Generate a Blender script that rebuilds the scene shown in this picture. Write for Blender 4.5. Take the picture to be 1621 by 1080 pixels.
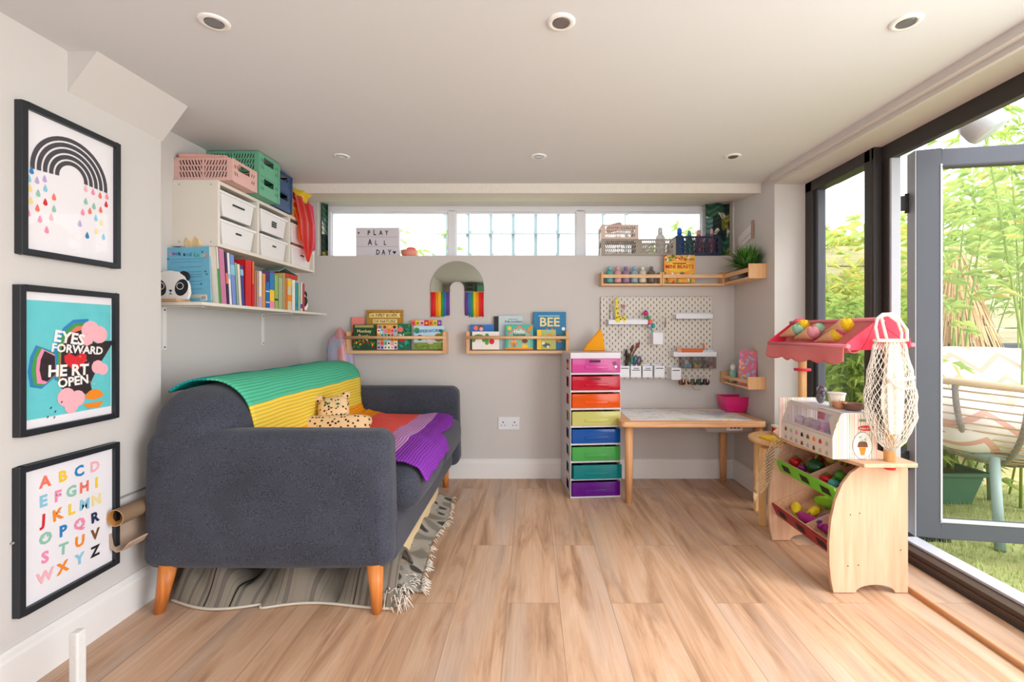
import bpy, bmesh, math, random
from mathutils import Vector, Matrix
sc = bpy.context.scene
for o in list(bpy.data.objects): bpy.data.objects.remove(o)
COL = sc.collection
PI = math.pi
# ---------------- camera, world, lights, exposure ----------------
H = 0.991
cam = bpy.data.cameras.new('camera'); camo = bpy.data.objects.new('camera', cam); COL.objects.link(camo)
cam.sensor_width = 36; cam.lens = 36*750/1621
cam.shift_x = -29.5/1621; cam.shift_y = -13/1621
cam.clip_start = 0.02
camo.location = (0, 0, H); camo.rotation_euler = (PI/2, 0, 0)
sc.camera = camo
w = bpy.data.worlds.new('overcast_sky'); sc.world = w; w.use_nodes = True
bg = w.node_tree.nodes['Background']; bg.inputs[0].default_value = (0.93, 0.97, 1.0, 1); bg.inputs[1].default_value = 2.6
def area(name, loc, rot, sx, sy, power, color=(1, 1, 1)):
    l = bpy.data.lights.new(name, 'AREA'); l.shape = 'RECTANGLE'; l.size = sx; l.size_y = sy
    l.energy = power; l.color = color
    o = bpy.data.objects.new(name, l); COL.objects.link(o); o.location = loc; o.rotation_euler = rot
    return o
sun = bpy.data.lights.new('sun', 'SUN'); sun.energy = 2.0; sun.angle = math.radians(25); sun.color = (1, .96, .9)
suno = bpy.data.objects.new('sun', sun); COL.objects.link(suno)
suno.rotation_euler = Vector((-.62, .42, -.66)).to_track_quat('-Z', 'Y').to_euler()
# unseen fill lamp added behind the camera to brighten the room
area('rear_fill_light', (0.25, -1.12, 1.25), (math.radians(84), 0, 0), 1.7, 1.0, 9, (1, .98, .96))
# daylight at the open garden doors beside and behind the camera
area('garden_door_daylight', (1.56, 0.2, 1.0), (0, math.radians(90), 0), 1.6, 1.7, 38, (.96, .98, 1))
sc.view_settings.view_transform = 'Standard'; sc.view_settings.look = 'None'
sc.view_settings.gamma = 1; sc.view_settings.use_curve_mapping = False
sc.view_settings.exposure = 0.26

# ---------------- helpers ----------------
def lin(h):
    h = h.lstrip('#'); c = [int(h[i:i+2], 16)/255 for i in (0, 2, 4)]
    return tuple(((x/12.92) if x <= .04045 else ((x+.055)/1.055)**2.4) for x in c) + (1,)
MC = {}
def newmat(name):
    m = bpy.data.materials.new(name); m.use_nodes = True
    nt = m.node_tree; p = nt.nodes['Principled BSDF']
    return m, nt, p
def N(nt, t, **kw):
    n = nt.nodes.new(t)
    for k, v in kw.items():
        if k.startswith('i_'): n.inputs[k[2:].replace('_', ' ')].default_value = v
        else: setattr(n, k, v)
    return n
def M(name, hx, rough=.55, metal=0, spec=.4, var=.06, vs=12, bump=0, bs=200, emis=0, sheen=0):
    """plain procedural surface: colour with a little noise, optional fine bump"""
    if name in MC: return MC[name]
    m, nt, p = newmat(name); MC[name] = m
    c = lin(hx)
    tc = N(nt, 'ShaderNodeTexCoord')
    if var > 0:
        no = N(nt, 'ShaderNodeTexNoise'); no.inputs['Scale'].default_value = vs; no.inputs['Detail'].default_value = 4
        nt.links.new(tc.outputs['Object'], no.inputs['Vector'])
        mx = N(nt, 'ShaderNodeMix', data_type='RGBA')
        mx.inputs['A'].default_value = tuple(x*(1-var) for x in c[:3]) + (1,)
        mx.inputs['B'].default_value = tuple(min(1, x*(1+var)) for x in c[:3]) + (1,)
        nt.links.new(no.outputs['Fac'], mx.inputs['Factor']); nt.links.new(mx.outputs['Result'], p.inputs['Base Color'])
    else: p.inputs['Base Color'].default_value = c
    if bump:
        nb = N(nt, 'ShaderNodeTexNoise'); nb.inputs['Scale'].default_value = bs; nb.inputs['Detail'].default_value = 3
        nt.links.new(tc.outputs['Object'], nb.inputs['Vector'])
        b = N(nt, 'ShaderNodeBump'); b.inputs['Strength'].default_value = bump; b.inputs['Distance'].default_value = .004
        nt.links.new(nb.outputs['Fac'], b.inputs['Height']); nt.links.new(b.outputs['Normal'], p.inputs['Normal'])
    p.inputs['Roughness'].default_value = rough; p.inputs['Metallic'].default_value = metal
    p.inputs['Specular IOR Level'].default_value = spec
    if sheen: p.inputs['Sheen Weight'].default_value = sheen
    if emis: p.inputs['Emission Color'].default_value = c; p.inputs['Emission Strength'].default_value = emis
    return m
def clear(name, hx, op=.5, rough=.25, spec=.5):
    """see-through tinted plastic"""
    if name in MC: return MC[name]
    m, nt, p = newmat(name); MC[name] = m
    c = lin(hx); p.inputs['Base Color'].default_value = c; p.inputs['Roughness'].default_value = rough
    p.inputs['Specular IOR Level'].default_value = spec
    t = N(nt, 'ShaderNodeBsdfTransparent'); t.inputs[0].default_value = tuple(.35+.65*x for x in c[:3]) + (1,)
    mx = N(nt, 'ShaderNodeMixShader'); mx.inputs[0].default_value = op
    nt.links.new(t.outputs[0], mx.inputs[1]); nt.links.new(p.outputs[0], mx.inputs[2])
    nt.links.new(mx.outputs[0], nt.nodes['Material Output'].inputs[0])
    return m
def glassmat(name='glass', k=1.0, tint=(1, 1, 1, 1)):
    if name in MC: return MC[name]
    m, nt, p = newmat(name); MC[name] = m
    t = N(nt, 'ShaderNodeBsdfTransparent'); t.inputs[0].default_value = tint
    g = N(nt, 'ShaderNodeBsdfGlossy'); g.inputs['Roughness'].default_value = .02
    f = N(nt, 'ShaderNodeLayerWeight'); f.inputs['Blend'].default_value = .5
    pw0 = N(nt, 'ShaderNodeMath', operation='POWER'); pw0.inputs[1].default_value = 5; nt.links.new(f.outputs['Facing'], pw0.inputs[0])
    mu = N(nt, 'ShaderNodeMath', operation='MULTIPLY_ADD'); mu.inputs[1].default_value = .6*k; mu.inputs[2].default_value = .035*k
    mx = N(nt, 'ShaderNodeMixShader')
    nt.links.new(pw0.outputs[0], mu.inputs[0]); nt.links.new(mu.outputs[0], mx.inputs[0])
    nt.links.new(t.outputs[0], mx.inputs[1]); nt.links.new(g.outputs[0], mx.inputs[2])
    nt.links.new(mx.outputs[0], nt.nodes['Material Output'].inputs[0])
    return m
def wood(name, h1, h2, axis=1, scale=1.0, rough=.5, stretch=14):
    if name in MC: return MC[name]
    m, nt, p = newmat(name); MC[name] = m
    tc = N(nt, 'ShaderNodeTexCoord'); mp = N(nt, 'ShaderNodeMapping')
    s = [stretch*3*scale]*3; s[axis] = 2.2*scale; mp.inputs['Scale'].default_value = s
    no = N(nt, 'ShaderNodeTexNoise'); no.inputs['Scale'].default_value = 1.6; no.inputs['Detail'].default_value = 6; no.inputs['Distortion'].default_value = .6
    cr = N(nt, 'ShaderNodeValToRGB'); cr.color_ramp.elements[0].color = lin(h1); cr.color_ramp.elements[1].color = lin(h2)
    cr.color_ramp.elements[0].position = .3; cr.color_ramp.elements[1].position = .7
    nt.links.new(tc.outputs['Object'], mp.inputs[0]); nt.links.new(mp.outputs[0], no.inputs['Vector'])
    nt.links.new(no.outputs['Fac'], cr.inputs[0]); nt.links.new(cr.outputs[0], p.inputs['Base Color'])
    p.inputs['Roughness'].default_value = rough; p.inputs['Specular IOR Level'].default_value = .3
    return m
class Fr:
    """a flat drawing frame: origin, x direction, y direction"""
    def __init__(s, O, ux, uy):
        s.O = Vector(O); s.ux = Vector(ux).normalized(); s.uy = Vector(uy).normalized(); s.n = s.ux.cross(s.uy).normalized()
    def p(s, x, y, d=0): return s.O + s.ux*x + s.uy*y + s.n*d
FY = lambda x, y, z: Fr((x, y, z), (1, 0, 0), (0, 0, 1))      # facing the camera (-Y)
FX = lambda x, y, z: Fr((x, y, z), (0, 1, 0), (0, 0, 1))      # facing +X
FZ = lambda x, y, z: Fr((x, y, z), (1, 0, 0), (0, 1, 0))      # facing up
TC = {}
def tmesh(s, bold=0):
    k = (s, bold)
    if k not in TC:
        cu = bpy.data.curves.new('t', 'FONT'); cu.body = s; cu.size = 1; cu.align_x = 'CENTER'; cu.resolution_u = 2; cu.offset = bold
        o = bpy.data.objects.new('t', cu); COL.objects.link(o); bpy.context.view_layer.update()
        me = bpy.data.meshes.new_from_object(o)
        TC[k] = ([tuple(v.co) for v in me.vertices], [tuple(f.vertices) for f in me.polygons])
        bpy.data.objects.remove(o); bpy.data.meshes.remove(me); bpy.data.curves.remove(cu)
    return TC[k]
class MB:
    def __init__(s): s.V = []; s.F = []; s.I = []; s.S = []; s.mats = []; s.UV = None
    def mi(s, m):
        if m not in s.mats: s.mats.append(m)
        return s.mats.index(m)
    def add(s, vs, fs, m, smooth=False):
        b = len(s.V); s.V += [tuple(v) for v in vs]; i = s.mi(m)
        for f in fs: s.F.append(tuple(b+k for k in f)); s.I.append(i); s.S.append(smooth)
        return s
    def box(s, x0, x1, y0, y1, z0, z1, m):
        v = [(x, y, z) for x in (x0, x1) for y in (y0, y1) for z in (z0, z1)]
        return s.add(v, [(0, 1, 3, 2), (4, 6, 7, 5), (0, 4, 5, 1), (2, 3, 7, 6), (0, 2, 6, 4), (1, 5, 7, 3)], m)
    def rbox(s, x0, x1, y0, y1, z0, z1, m, r=.03, puff=(0, 0, 0), k=4, mid=4, fn=None):
        h = [(x1-x0)/2, (y1-y0)/2, (z1-z0)/2]; c = [(x1+x0)/2, (y1+y0)/2, (z1+z0)/2]; r = min(r, min(h)*.999)
        tk = []
        for a in range(3):
            e = [-h[a] + r*(1-math.tan(math.radians(45*(k-i)/k))) for i in range(k)]
            c0 = h[a]-r; mm = [(-c0 + 2*c0*i/mid) for i in range(mid+1)]
            tk.append(e + mm + [-x for x in reversed(e)])
        n = len(tk[0])
        vi = {}; V = []; F = []
        def gv(i, j, l):
            if (i, j, l) in vi: return vi[(i, j, l)]
            q = Vector((tk[0][i], tk[1][j], tk[2][l])); inn = Vector([max(-(h[a]-r), min(h[a]-r, q[a])) for a in range(3)])
            d = q-inn
            p = inn + d.normalized()*r if d.length > 1e-9 else q
            fx, fy, fz = [1-(p[a]/h[a])**2 for a in range(3)]
            p = Vector((p.x + puff[0]*(p.x/h[0])*fy*fz, p.y + puff[1]*(p.y/h[1])*fx*fz, p.z + puff[2]*(p.z/h[2])*fx*fy))
            p = Vector((p.x+c[0], p.y+c[1], p.z+c[2]))
            if fn: p = Vector(fn(*p))
            V.append(p); vi[(i, j, l)] = len(V)-1; return len(V)-1
        for a in range(n-1):
            for b in range(n-1):
                for e in (0, n-1):
                    F.append([gv(e, a, b), gv(e, a+1, b), gv(e, a+1, b+1), gv(e, a, b+1)])
                    F.append([gv(a, e, b), gv(a+1, e, b), gv(a+1, e, b+1), gv(a, e, b+1)])
                    F.append([gv(a, b, e), gv(a+1, b, e), gv(a+1, b+1, e), gv(a, b+1, e)])
        return s.add(V, F, m, True)
    def tube(s, pts, r, m, n=8, closed=False, caps=True):
        P = [Vector(p) for p in pts]; L = len(P); R = r if isinstance(r, (list, tuple)) else [r]*L
        V = []; up = Vector((.13, .27, .95))
        for i in range(L):
            a = P[(i-1) % L] if (closed or i > 0) else P[i]; b = P[(i+1) % L] if (closed or i < L-1) else P[i]
            t = (b-a).normalized()
            if abs(t.dot(up)) > .98: up = Vector((1, .1, 0))
            x = t.cross(up).normalized(); y = x.cross(t).normalized(); up = y
            for k in range(n):
                A = 2*PI*k/n; V.append(P[i] + x*math.cos(A)*R[i] + y*math.sin(A)*R[i])
        F = []
        for i in range(L if closed else L-1):
            j = (i+1) % L
            for k in range(n): F.append((i*n+k, i*n+(k+1) % n, j*n+(k+1) % n, j*n+k))
        s.add(V, F, m, True)
        if caps and not closed:
            s.add(V[:n], [tuple(range(n))[::-1]], m); s.add(V[-n:], [tuple(range(n))], m)
        return s
    def cyl(s, p0, p1, r0, m, r1=None, n=16): return s.tube([p0, p1], [r0, r0 if r1 is None else r1], m, n)
    def lathe(s, c, prof, m, n=20, ax=(0, 0, 1), smooth=True, sx=1, sy=1):
        q = Vector((0, 0, 1)).rotation_difference(Vector(ax)); V = []
        for r, z in prof:
            for k in range(n):
                A = 2*PI*k/n; V.append(Vector(c) + q @ Vector((r*math.cos(A)*sx, r*math.sin(A)*sy, z)))
        F = [(i*n+k, i*n+(k+1) % n, (i+1)*n+(k+1) % n, (i+1)*n+k) for i in range(len(prof)-1) for k in range(n)]
        s.add(V, F, m, smooth)
        if prof[0][0] > 1e-5: s.add(V[:n], [tuple(range(n))[::-1]], m)
        if prof[-1][0] > 1e-5: s.add(V[-n:], [tuple(range(n))], m)
        return s
    def sph(s, c, r, m, n=12, R=None):
        r = (r, r, r) if not isinstance(r, (tuple, list)) else r
        V = []; h = n//2
        for i in range(h+1):
            a = PI*i/h
            for k in range(n):
                b = 2*PI*k/n; v = Vector((r[0]*math.sin(a)*math.cos(b), r[1]*math.sin(a)*math.sin(b), r[2]*math.cos(a)))
                if R: v = R @ v
                V.append(Vector(c)+v)
        return s.add(V, [(i*n+k, (i+1)*n+k, (i+1)*n+(k+1) % n, i*n+(k+1) % n) for i in range(h) for k in range(n)], m, True)
    def poly(s, f, pts, m, d=.0006):
        s.k = getattr(s, 'k', 0)+1; d += min(s.k, 90)*1.5e-5
        return s.add([f.p(x, y, d) for x, y in pts], [tuple(range(len(pts)))], m)
    def rect(s, f, x0, x1, y0, y1, m, d=.0006): return s.poly(f, [(x0, y0), (x1, y0), (x1, y1), (x0, y1)], m, d)
    def disc(s, f, x, y, r, m, d=.0006, ry=None, n=14, rot=0):
        ry = r if ry is None else ry; c, q = math.cos(rot), math.sin(rot); P = []
        for k in range(n):
            a = 2*PI*k/n; X, Y = r*math.cos(a), ry*math.sin(a); P.append((x+X*c-Y*q, y+X*q+Y*c))
        return s.poly(f, P, m, d)
    def arc(s, f, x, y, r0, r1, a0, a1, m, d=.0006, n=18, sy=1):
        P = []; s.k = getattr(s, 'k', 0)+1; d += min(s.k, 90)*1.5e-5
        for k in range(n+1):
            a = math.radians(a0+(a1-a0)*k/n); P.append((a))
        V = [f.p(x+r0*math.cos(a), y+r0*math.sin(a)*sy, d) for a in P] + [f.p(x+r1*math.cos(a), y+r1*math.sin(a)*sy, d) for a in P]
        return s.add(V, [(i, i+1, n+2+i, n+1+i) for i in range(n)], m)
    def prism(s, f, pts, d0, d1, m, smooth=False):
        n = len(pts); V = [f.p(x, y, d0) for x, y in pts] + [f.p(x, y, d1) for x, y in pts]
        s.add(V, [tuple(range(n))[::-1], tuple(range(n, 2*n))], m)
        return s.add(V, [(i, (i+1) % n, n+(i+1) % n, n+i) for i in range(n)], m, smooth)
    def text(s, f, t, x, y, size, m, d=.0009, bold=.01, rot=0, sx=1, th=0):
        V, F = tmesh(t, bold); c, q = math.cos(rot), math.sin(rot); s.k = getattr(s, 'k', 0)+1; d += min(s.k, 90)*1.5e-5
        s.add([f.p(x+(a*sx*c-b*q)*size, y+(a*sx*q+b*c)*size, d) for a, b, _ in V], F, m)
        return s
    def grid(s, fn, nu, nv, m, smooth=True, cu=False):
        V = [fn(i/nu, j/nv) for i in range(nu+1) for j in range(nv+1)]
        mm = m if callable(m) else (lambda i, j: m)
        b = len(s.V); s.V += [tuple(v) for v in V]
        for i in range(nu):
            for j in range(nv):
                s.F.append((b+i*(nv+1)+j, b+(i+1)*(nv+1)+j, b+(i+1)*(nv+1)+j+1, b+i*(nv+1)+j+1)); s.I.append(s.mi(mm(i, j))); s.S.append(smooth)
        return s
    def xf(s, mat, start=0):
        for i in range(start, len(s.V)): s.V[i] = tuple(mat @ Vector(s.V[i]))
        return s
    def build(s, name, parent=None, loc=None, rz=0, bevel=0, solid=0, sub=0, wire=0, weld=True):
        """links the collected shapes as one mesh object; shapes are given in the parent's (or loc's) own frame"""
        me = bpy.data.meshes.new(name); me.from_pydata(s.V, [], s.F)
        for m in s.mats: me.materials.append(m)
        me.polygons.foreach_set('material_index', s.I); me.polygons.foreach_set('use_smooth', s.S)
        me.update()
        if weld or bevel or sub:
            bm = bmesh.new(); bm.from_mesh(me); bmesh.ops.remove_doubles(bm, verts=bm.verts, dist=1e-5)
            bmesh.ops.recalc_face_normals(bm, faces=bm.faces) if weld != 2 else None
            bm.to_mesh(me); bm.free()
        o = bpy.data.objects.new(name, me); COL.objects.link(o)
        if parent: o.parent = parent
        if loc: o.location = loc
        o.rotation_euler.z = rz
        if solid: a = o.modifiers.new('s', 'SOLIDIFY'); a.thickness = solid; a.offset = 0
        if sub: a = o.modifiers.new('u', 'SUBSURF'); a.levels = sub; a.render_levels = sub
        if wire: a = o.modifiers.new('w', 'WIREFRAME'); a.thickness = wire; a.use_even_offset = False
        if bevel: a = o.modifiers.new('b', 'BEVEL'); a.width = bevel; a.segments = 2; a.limit_method = 'ANGLE'; a.angle_limit = .6
        return o
def tag(o, label=None, cat=None, group=None, kind=None):
    if label: o['label'] = label
    if cat: o['category'] = cat
    if group: o['group'] = group
    if kind: o['kind'] = kind
    return o
def thing(name, label, cat, loc=(0, 0, 0), rz=0, group=None):
    o = bpy.data.objects.new(name, None); COL.objects.link(o); o.empty_display_size = .05
    o.location = loc; o.rotation_euler.z = rz
    return tag(o, label, cat, group)
def dup(o, parent=None, loc=None, rz=None, label=None):
    c = o.copy(); COL.objects.link(c); c.parent = parent
    for ch in list(o.children): dup(ch, c)
    if loc: c.location = loc
    if rz is not None: c.rotation_euler.z = rz
    if label: c['label'] = label
    return c
def struct(mb, name, parent=None, **k):
    o = mb.build(name, parent, **k)
    if not parent: o['kind'] = 'structure'
    return o
def W(u, v, Y): return ((u-840)*Y/750, Y, H+(527-v)*Y/750)
rnd = random.Random(7)
# ---------------- setting ----------------
wallm = M('painted_plaster', '#cec9c6', .9, var=.02, vs=3, bump=.12, bs=60)
ceilm = M('ceiling_paint', '#d8d9dc', .95, var=.015, vs=2, bump=.1, bs=40)
trimw = M('gloss_white_trim', '#e9e6e4', .45, var=.015)
black = M('dark_window_frame', '#34302f', .45, var=.08, vs=60)
greyf = M('grey_painted_upvc', '#565862', .45, var=.05, vs=9)
upvc = M('white_upvc', '#e4e5ec', .3, var=.01)
def floormat():
    m, nt, p = newmat('oak_laminate')
    L = nt.links
    tc = N(nt, 'ShaderNodeTexCoord'); sp = N(nt, 'ShaderNodeSeparateXYZ'); L.new(tc.outputs['Object'], sp.inputs[0])
    cb = N(nt, 'ShaderNodeCombineXYZ'); L.new(sp.outputs['Y'], cb.inputs['X']); L.new(sp.outputs['X'], cb.inputs['Y'])
    mp = N(nt, 'ShaderNodeMapping'); mp.inputs['Location'].default_value = (.35, .085+.19*20, 0); L.new(cb.outputs[0], mp.inputs[0])
    br = N(nt, 'ShaderNodeTexBrick'); br.offset = .37; br.offset_frequency = 2; br.squash = 1
    br.inputs['Scale'].default_value = 1; br.inputs['Brick Width'].default_value = 1.28; br.inputs['Row Height'].default_value = .19
    br.inputs['Mortar Size'].default_value = .0012; br.inputs['Mortar Smooth'].default_value = .2; br.inputs['Bias'].default_value = 0
    br.inputs['Color1'].default_value = (0, 0, 0, 1); br.inputs['Color2'].default_value = (1, 1, 1, 1); br.inputs['Mortar'].default_value = (.5, .5, .5, 1)
    L.new(mp.outputs[0], br.inputs['Vector'])
    # grain, shifted per plank
    ad = N(nt, 'ShaderNodeVectorMath', operation='MULTIPLY_ADD'); L.new(br.outputs['Color'], ad.inputs[0]); ad.inputs[1].default_value = (7, 3, 9)
    mp2 = N(nt, 'ShaderNodeMapping'); mp2.inputs['Scale'].default_value = (9, .9, 1); L.new(tc.outputs['Object'], mp2.inputs[0]); L.new(mp2.outputs[0], ad.inputs[2])
    n1 = N(nt, 'ShaderNodeTexNoise'); n1.inputs['Scale'].default_value = 1.5; n1.inputs['Detail'].default_value = 7; n1.inputs['Roughness'].default_value = .62; n1.inputs['Distortion'].default_value = .9
    L.new(ad.outputs[0], n1.inputs['Vector'])
    mp3 = N(nt, 'ShaderNodeMapping'); mp3.inputs['Scale'].default_value = (160, 3, 1); L.new(tc.outputs['Object'], mp3.inputs[0])
    n2 = N(nt, 'ShaderNodeTexNoise'); n2.inputs['Scale'].default_value = 1; n2.inputs['Detail'].default_value = 3; L.new(mp3.outputs[0], n2.inputs['Vector'])
    cr = N(nt, 'ShaderNodeValToRGB'); e = cr.color_ramp.elements
    e[0].position = .28; e[0].color = lin('#916c52'); e[1].position = .75; e[1].color = lin('#dcbea6')
    k = e.new(.5); k.color = lin('#c9a182')
    L.new(n1.outputs['Fac'], cr.inputs[0])
    hs = N(nt, 'ShaderNodeMix', data_type='RGBA', blend_type='MULTIPLY'); hs.inputs['Factor'].default_value = 1
    mr = N(nt, 'ShaderNodeMapRange'); mr.inputs['To Min'].default_value = .90; mr.inputs['To Max'].default_value = 1.05; L.new(br.outputs['Color'], mr.inputs['Value'])
    L.new(cr.outputs[0], hs.inputs['A']); L.new(mr.outputs[0], hs.inputs['B'])
    h2 = N(nt, 'ShaderNodeMix', data_type='RGBA', blend_type='MULTIPLY'); h2.inputs['Factor'].default_value = 1
    mr2 = N(nt, 'ShaderNodeMapRange'); mr2.inputs['To Min'].default_value = .80; mr2.inputs['To Max'].default_value = 1.14; L.new(n2.outputs['Fac'], mr2.inputs['Value'])
    n3 = N(nt, 'ShaderNodeTexNoise'); n3.inputs['Scale'].default_value = .8; n3.inputs['Detail'].default_value = 3; L.new(ad.outputs[0], n3.inputs['Vector'])
    mr3 = N(nt, 'ShaderNodeMapRange'); mr3.inputs['From Min'].default_value = .5; mr3.inputs['From Max'].default_value = .7; mr3.inputs['To Max'].default_value = .75; L.new(n3.outputs['Fac'], mr3.inputs['Value'])
    gy_ = N(nt, 'ShaderNodeMix', data_type='RGBA'); gy_.inputs['B'].default_value = lin('#bfa899'); L.new(mr3.outputs[0], gy_.inputs['Factor']); L.new(hs.outputs['Result'], gy_.inputs['A'])
    L.new(gy_.outputs['Result'], h2.inputs['A']); L.new(mr2.outputs[0], h2.inputs['B'])
    h3 = N(nt, 'ShaderNodeMix', data_type='RGBA'); h3.inputs['B'].default_value = lin('#9a7a64')
    L.new(br.outputs['Fac'], h3.inputs['Factor']); L.new(h2.outputs['Result'], h3.inputs['A'])
    L.new(h3.outputs['Result'], p.inputs['Base Color'])
    p.inputs['Roughness'].default_value = .38; p.inputs['Specular IOR Level'].default_value = .35
    return m
YR = -1.25
struct(MB().box(-1.6, 1.64, YR, 3.25, -.04, 0, floormat()), 'floor')
def ZC(y): return H+.827+.0256*y
m = MB(); m.prism(Fr((-1.75, 0, 0), (0, 1, 0), (0, 0, 1)), [(YR, ZC(YR)), (3.4, ZC(3.4)), (3.4, 2.15), (YR, 2.15)], 0, 3.15, ceilm)
struct(m, 'ceiling')
struct(MB().box(-1.75, -1.42, YR, 1.82, -.04, 2.1, wallm).box(-1.75, -1.573, 1.82, 3.4, -.04, 2.1, wallm), 'wall_left')
ZS = H+.526; YW = 3.233
m = MB().box(-1.75, 1.75, YW, 3.45, -.04, ZS, wallm).box(-1.75, 1.75, YW, 3.45, H+.9, 2.15, wallm)
m.box(-1.75, -1.4526, YW, 3.45, ZS, H+.9, wallm).box(1.38, 1.75, YW, 3.45, ZS, H+.9, wallm)
struct(m, 'wall_back')
m = MB().box(1.39, 1.635, 2.70, YW, -.04, 2.15, wallm).box(1.39, 1.75, YR, -.75, -.04, 2.15, wallm)
m.box(1.40, 1.75, YR, 2.70, H+.847, 2.15, wallm)
struct(m, 'wall_right')
m = MB().box(-1.75, 1.75, YR-.15, YR, -.04, .75, wallm).box(-1.75, 1.75, YR-.15, YR, 1.75, 2.15, wallm)
m.box(-1.75, -.6, YR-.15, YR, .75, 1.75, wallm).box(1.15, 1.75, YR-.15, YR, .75, 1.75, wallm)  # opening added to go with the rear fill lamp, no window known there
struct(m, 'wall_front')
# boxed edge over the doors, lintel over the window, coving corner at the left wall
m = MB()
for xa, dz in ((1.362, .030), (1.39, .050)):
    m.prism(Fr((xa, 0, 0), (0, 1, 0), (0, 0, 1)), [(-.75, ZC(-.75)-dz), (2.70, ZC(2.70)-dz), (2.70, ZC(2.7)+.02), (-.75, ZC(-.75)+.02)], 0, 1.405-xa, wallm)
struct(m, 'trim_1')
m = MB(); f = Fr((-1.573, 0, 0), (0, 1, 0), (0, 0, 1))
m.prism(f, [(2.856, H+.842), (YW, H+.896), (YW, 2.0), (2.856, 2.0)], 0, 2.963, M('rough_plaster', '#ddd6cd', .95, var=.05, vs=40, bump=.6, bs=70))
struct(m, 'trim_2')
m = MB(); m.prism(Fr((0, 1.453, 0), (1, 0, 0), (0, 0, 1)), [(-1.43, H+.739), (-1.42, H+.739), (-1.318, 1.87), (-1.43, 1.87)], -.375, 0, wallm)
struct(m, 'trim_3')
def skirt(m, f, L):
    m.prism(f, [(0, 0), (.016, 0), (.016, .105), (.012, .112), (.012, .125), (.006, .132), (0, .132)], 0, L, trimw)
m = MB(); skirt(m, Fr((-1.42, 1.82, 0), (1, 0, 0), (0, 0, 1)), 1.82-YR); skirt(m, Fr((-1.573, 3.23, 0), (1, 0, 0), (0, 0, 1)), 1.41); struct(m, 'baseboard_left')
m = MB(); skirt(m, Fr((-1.57, YW, 0), (0, -1, 0), (0, 0, 1)), -2.96); struct(m, 'baseboard_back')
m = MB(); skirt(m, Fr((1.39, 2.70, 0), (-1, 0, 0), (0, 0, 1)), -.53) if 0 else m.prism(Fr((1.39, YW, 0), (-1, 0, 0), (0, 0, 1)), [(0, 0), (.016, 0), (.016, .105), (.012, .112), (.012, .125), (.006, .132), (0, .132)], 0, -.53, trimw)
struct(m, 'baseboard_right')
# oak strip and door threshold
oak = wood('oak_strip', '#c47f4c', '#e0a674', axis=1)
m = MB().tube([(1.452, YR, .004), (1.452, 1.86, .004)], .011, oak, 8); struct(m, 'trim_4')
dk = M('brown_threshold', '#4a382f', .4, var=.12, vs=30)
alu = M('pale_aluminium', '#dfe2ee', .3, metal=.3, var=.01)
m = MB().box(1.632, 1.66, -.75, 2.16, 0, .03, dk).box(1.64, 1.76, -.75, 2.16, -.03, .05, dk).box(1.69, 1.76, -.75, 2.16, .05, .062, alu)
m.box(1.628, 1.635, -.75, 2.16, 0, .012, black)
struct(m, 'trim_5', bevel=.002)
# window over the sill: three panes
gl = glassmat()
wn = MB(); Yf = 3.36
fx0, fx1 = (515-840)*Yf/750, (1122-840)*Yf/750
X = lambda u: (u-840)*Yf/750
wn.box(fx0, fx1, Yf, Yf+.06, H+.86, H+.9, upvc).box(fx0, fx1, Yf, Yf+.06, H+.50, H+.525, upvc)
for a, b in ((515, 524), (709, 721), (912, 926), (1111, 1122)): wn.box(X(a), X(b), Yf, Yf+.06, H+.52, H+.87, upvc)
for a, b in ((524, 709), (721, 912), (926, 1111)):
    wn.box(X(a), X(a)+.008, Yf+.012, Yf+.03, H+.52, H+.86, upvc).box(X(b)-.008, X(b), Yf+.012, Yf+.03, H+.52, H+.86, upvc).box(X(a), X(b), Yf+.012, Yf+.03, H+.848, H+.86, upvc)
w1 = struct(wn, 'window_1', bevel=.003)
fg = bpy.data.materials.new('frosted_pane'); fg.use_nodes = True; nt = fg.node_tree; nt.nodes.clear()
ou = N(nt, 'ShaderNodeOutputMaterial'); rf = N(nt, 'ShaderNodeBsdfRefraction'); rf.inputs['Roughness'].default_value = .09; rf.inputs['IOR'].default_value = 1.15
tr = N(nt, 'ShaderNodeBsdfTransparent'); mx = N(nt, 'ShaderNodeMixShader'); mx.inputs[0].default_value = .75
nt.links.new(tr.outputs[0], mx.inputs[1]); nt.links.new(rf.outputs[0], mx.inputs[2]); nt.links.new(mx.outputs[0], ou.inputs[0])
for a, b in ((524, 709), (721, 912), (926, 1111)):
    g = MB(); g.add([(X(a), Yf+.035, H+.52), (X(b), Yf+.035, H+.52), (X(b), Yf+.035, H+.86), (X(a), Yf+.035, H+.86)], [(0, 1, 2, 3)], fg)
    g.build('pane', w1)
# recess sides beside the window frame
struct(MB().box(-1.4526, fx0, Yf-.01, 3.45, ZS, H+.9, wallm).box(fx1, 1.38, Yf-.01, 3.45, ZS, H+.9, wallm), 'trim_6')
# fixed window beside the doors
m = MB(); X0, X1 = 1.565, 1.63; zt = H+.85
m.box(X0, X1, 2.64, 2.71, .0, zt, black).box(X0, X1, 2.16, 2.225, 0, zt, black).box(X0, X1, 2.16, 2.71, zt-.06, zt, black).box(X0, X1, 2.16, 2.71, 0, .09, black)
m.box(X0+.02, X1, 2.615, 2.64, .06, zt-.05, greyf)
m.box(X0-.004, X0+.01, 2.175, 2.185, 0, zt, black)
w2 = struct(m, 'window_2', bevel=.004)
MB().add([(1.60, 2.22, .08), (1.60, 2.62, .08), (1.60, 2.62, zt-.055), (1.60, 2.22, zt-.055)], [(0, 1, 2, 3)], gl).build('pane', w2)
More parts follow.
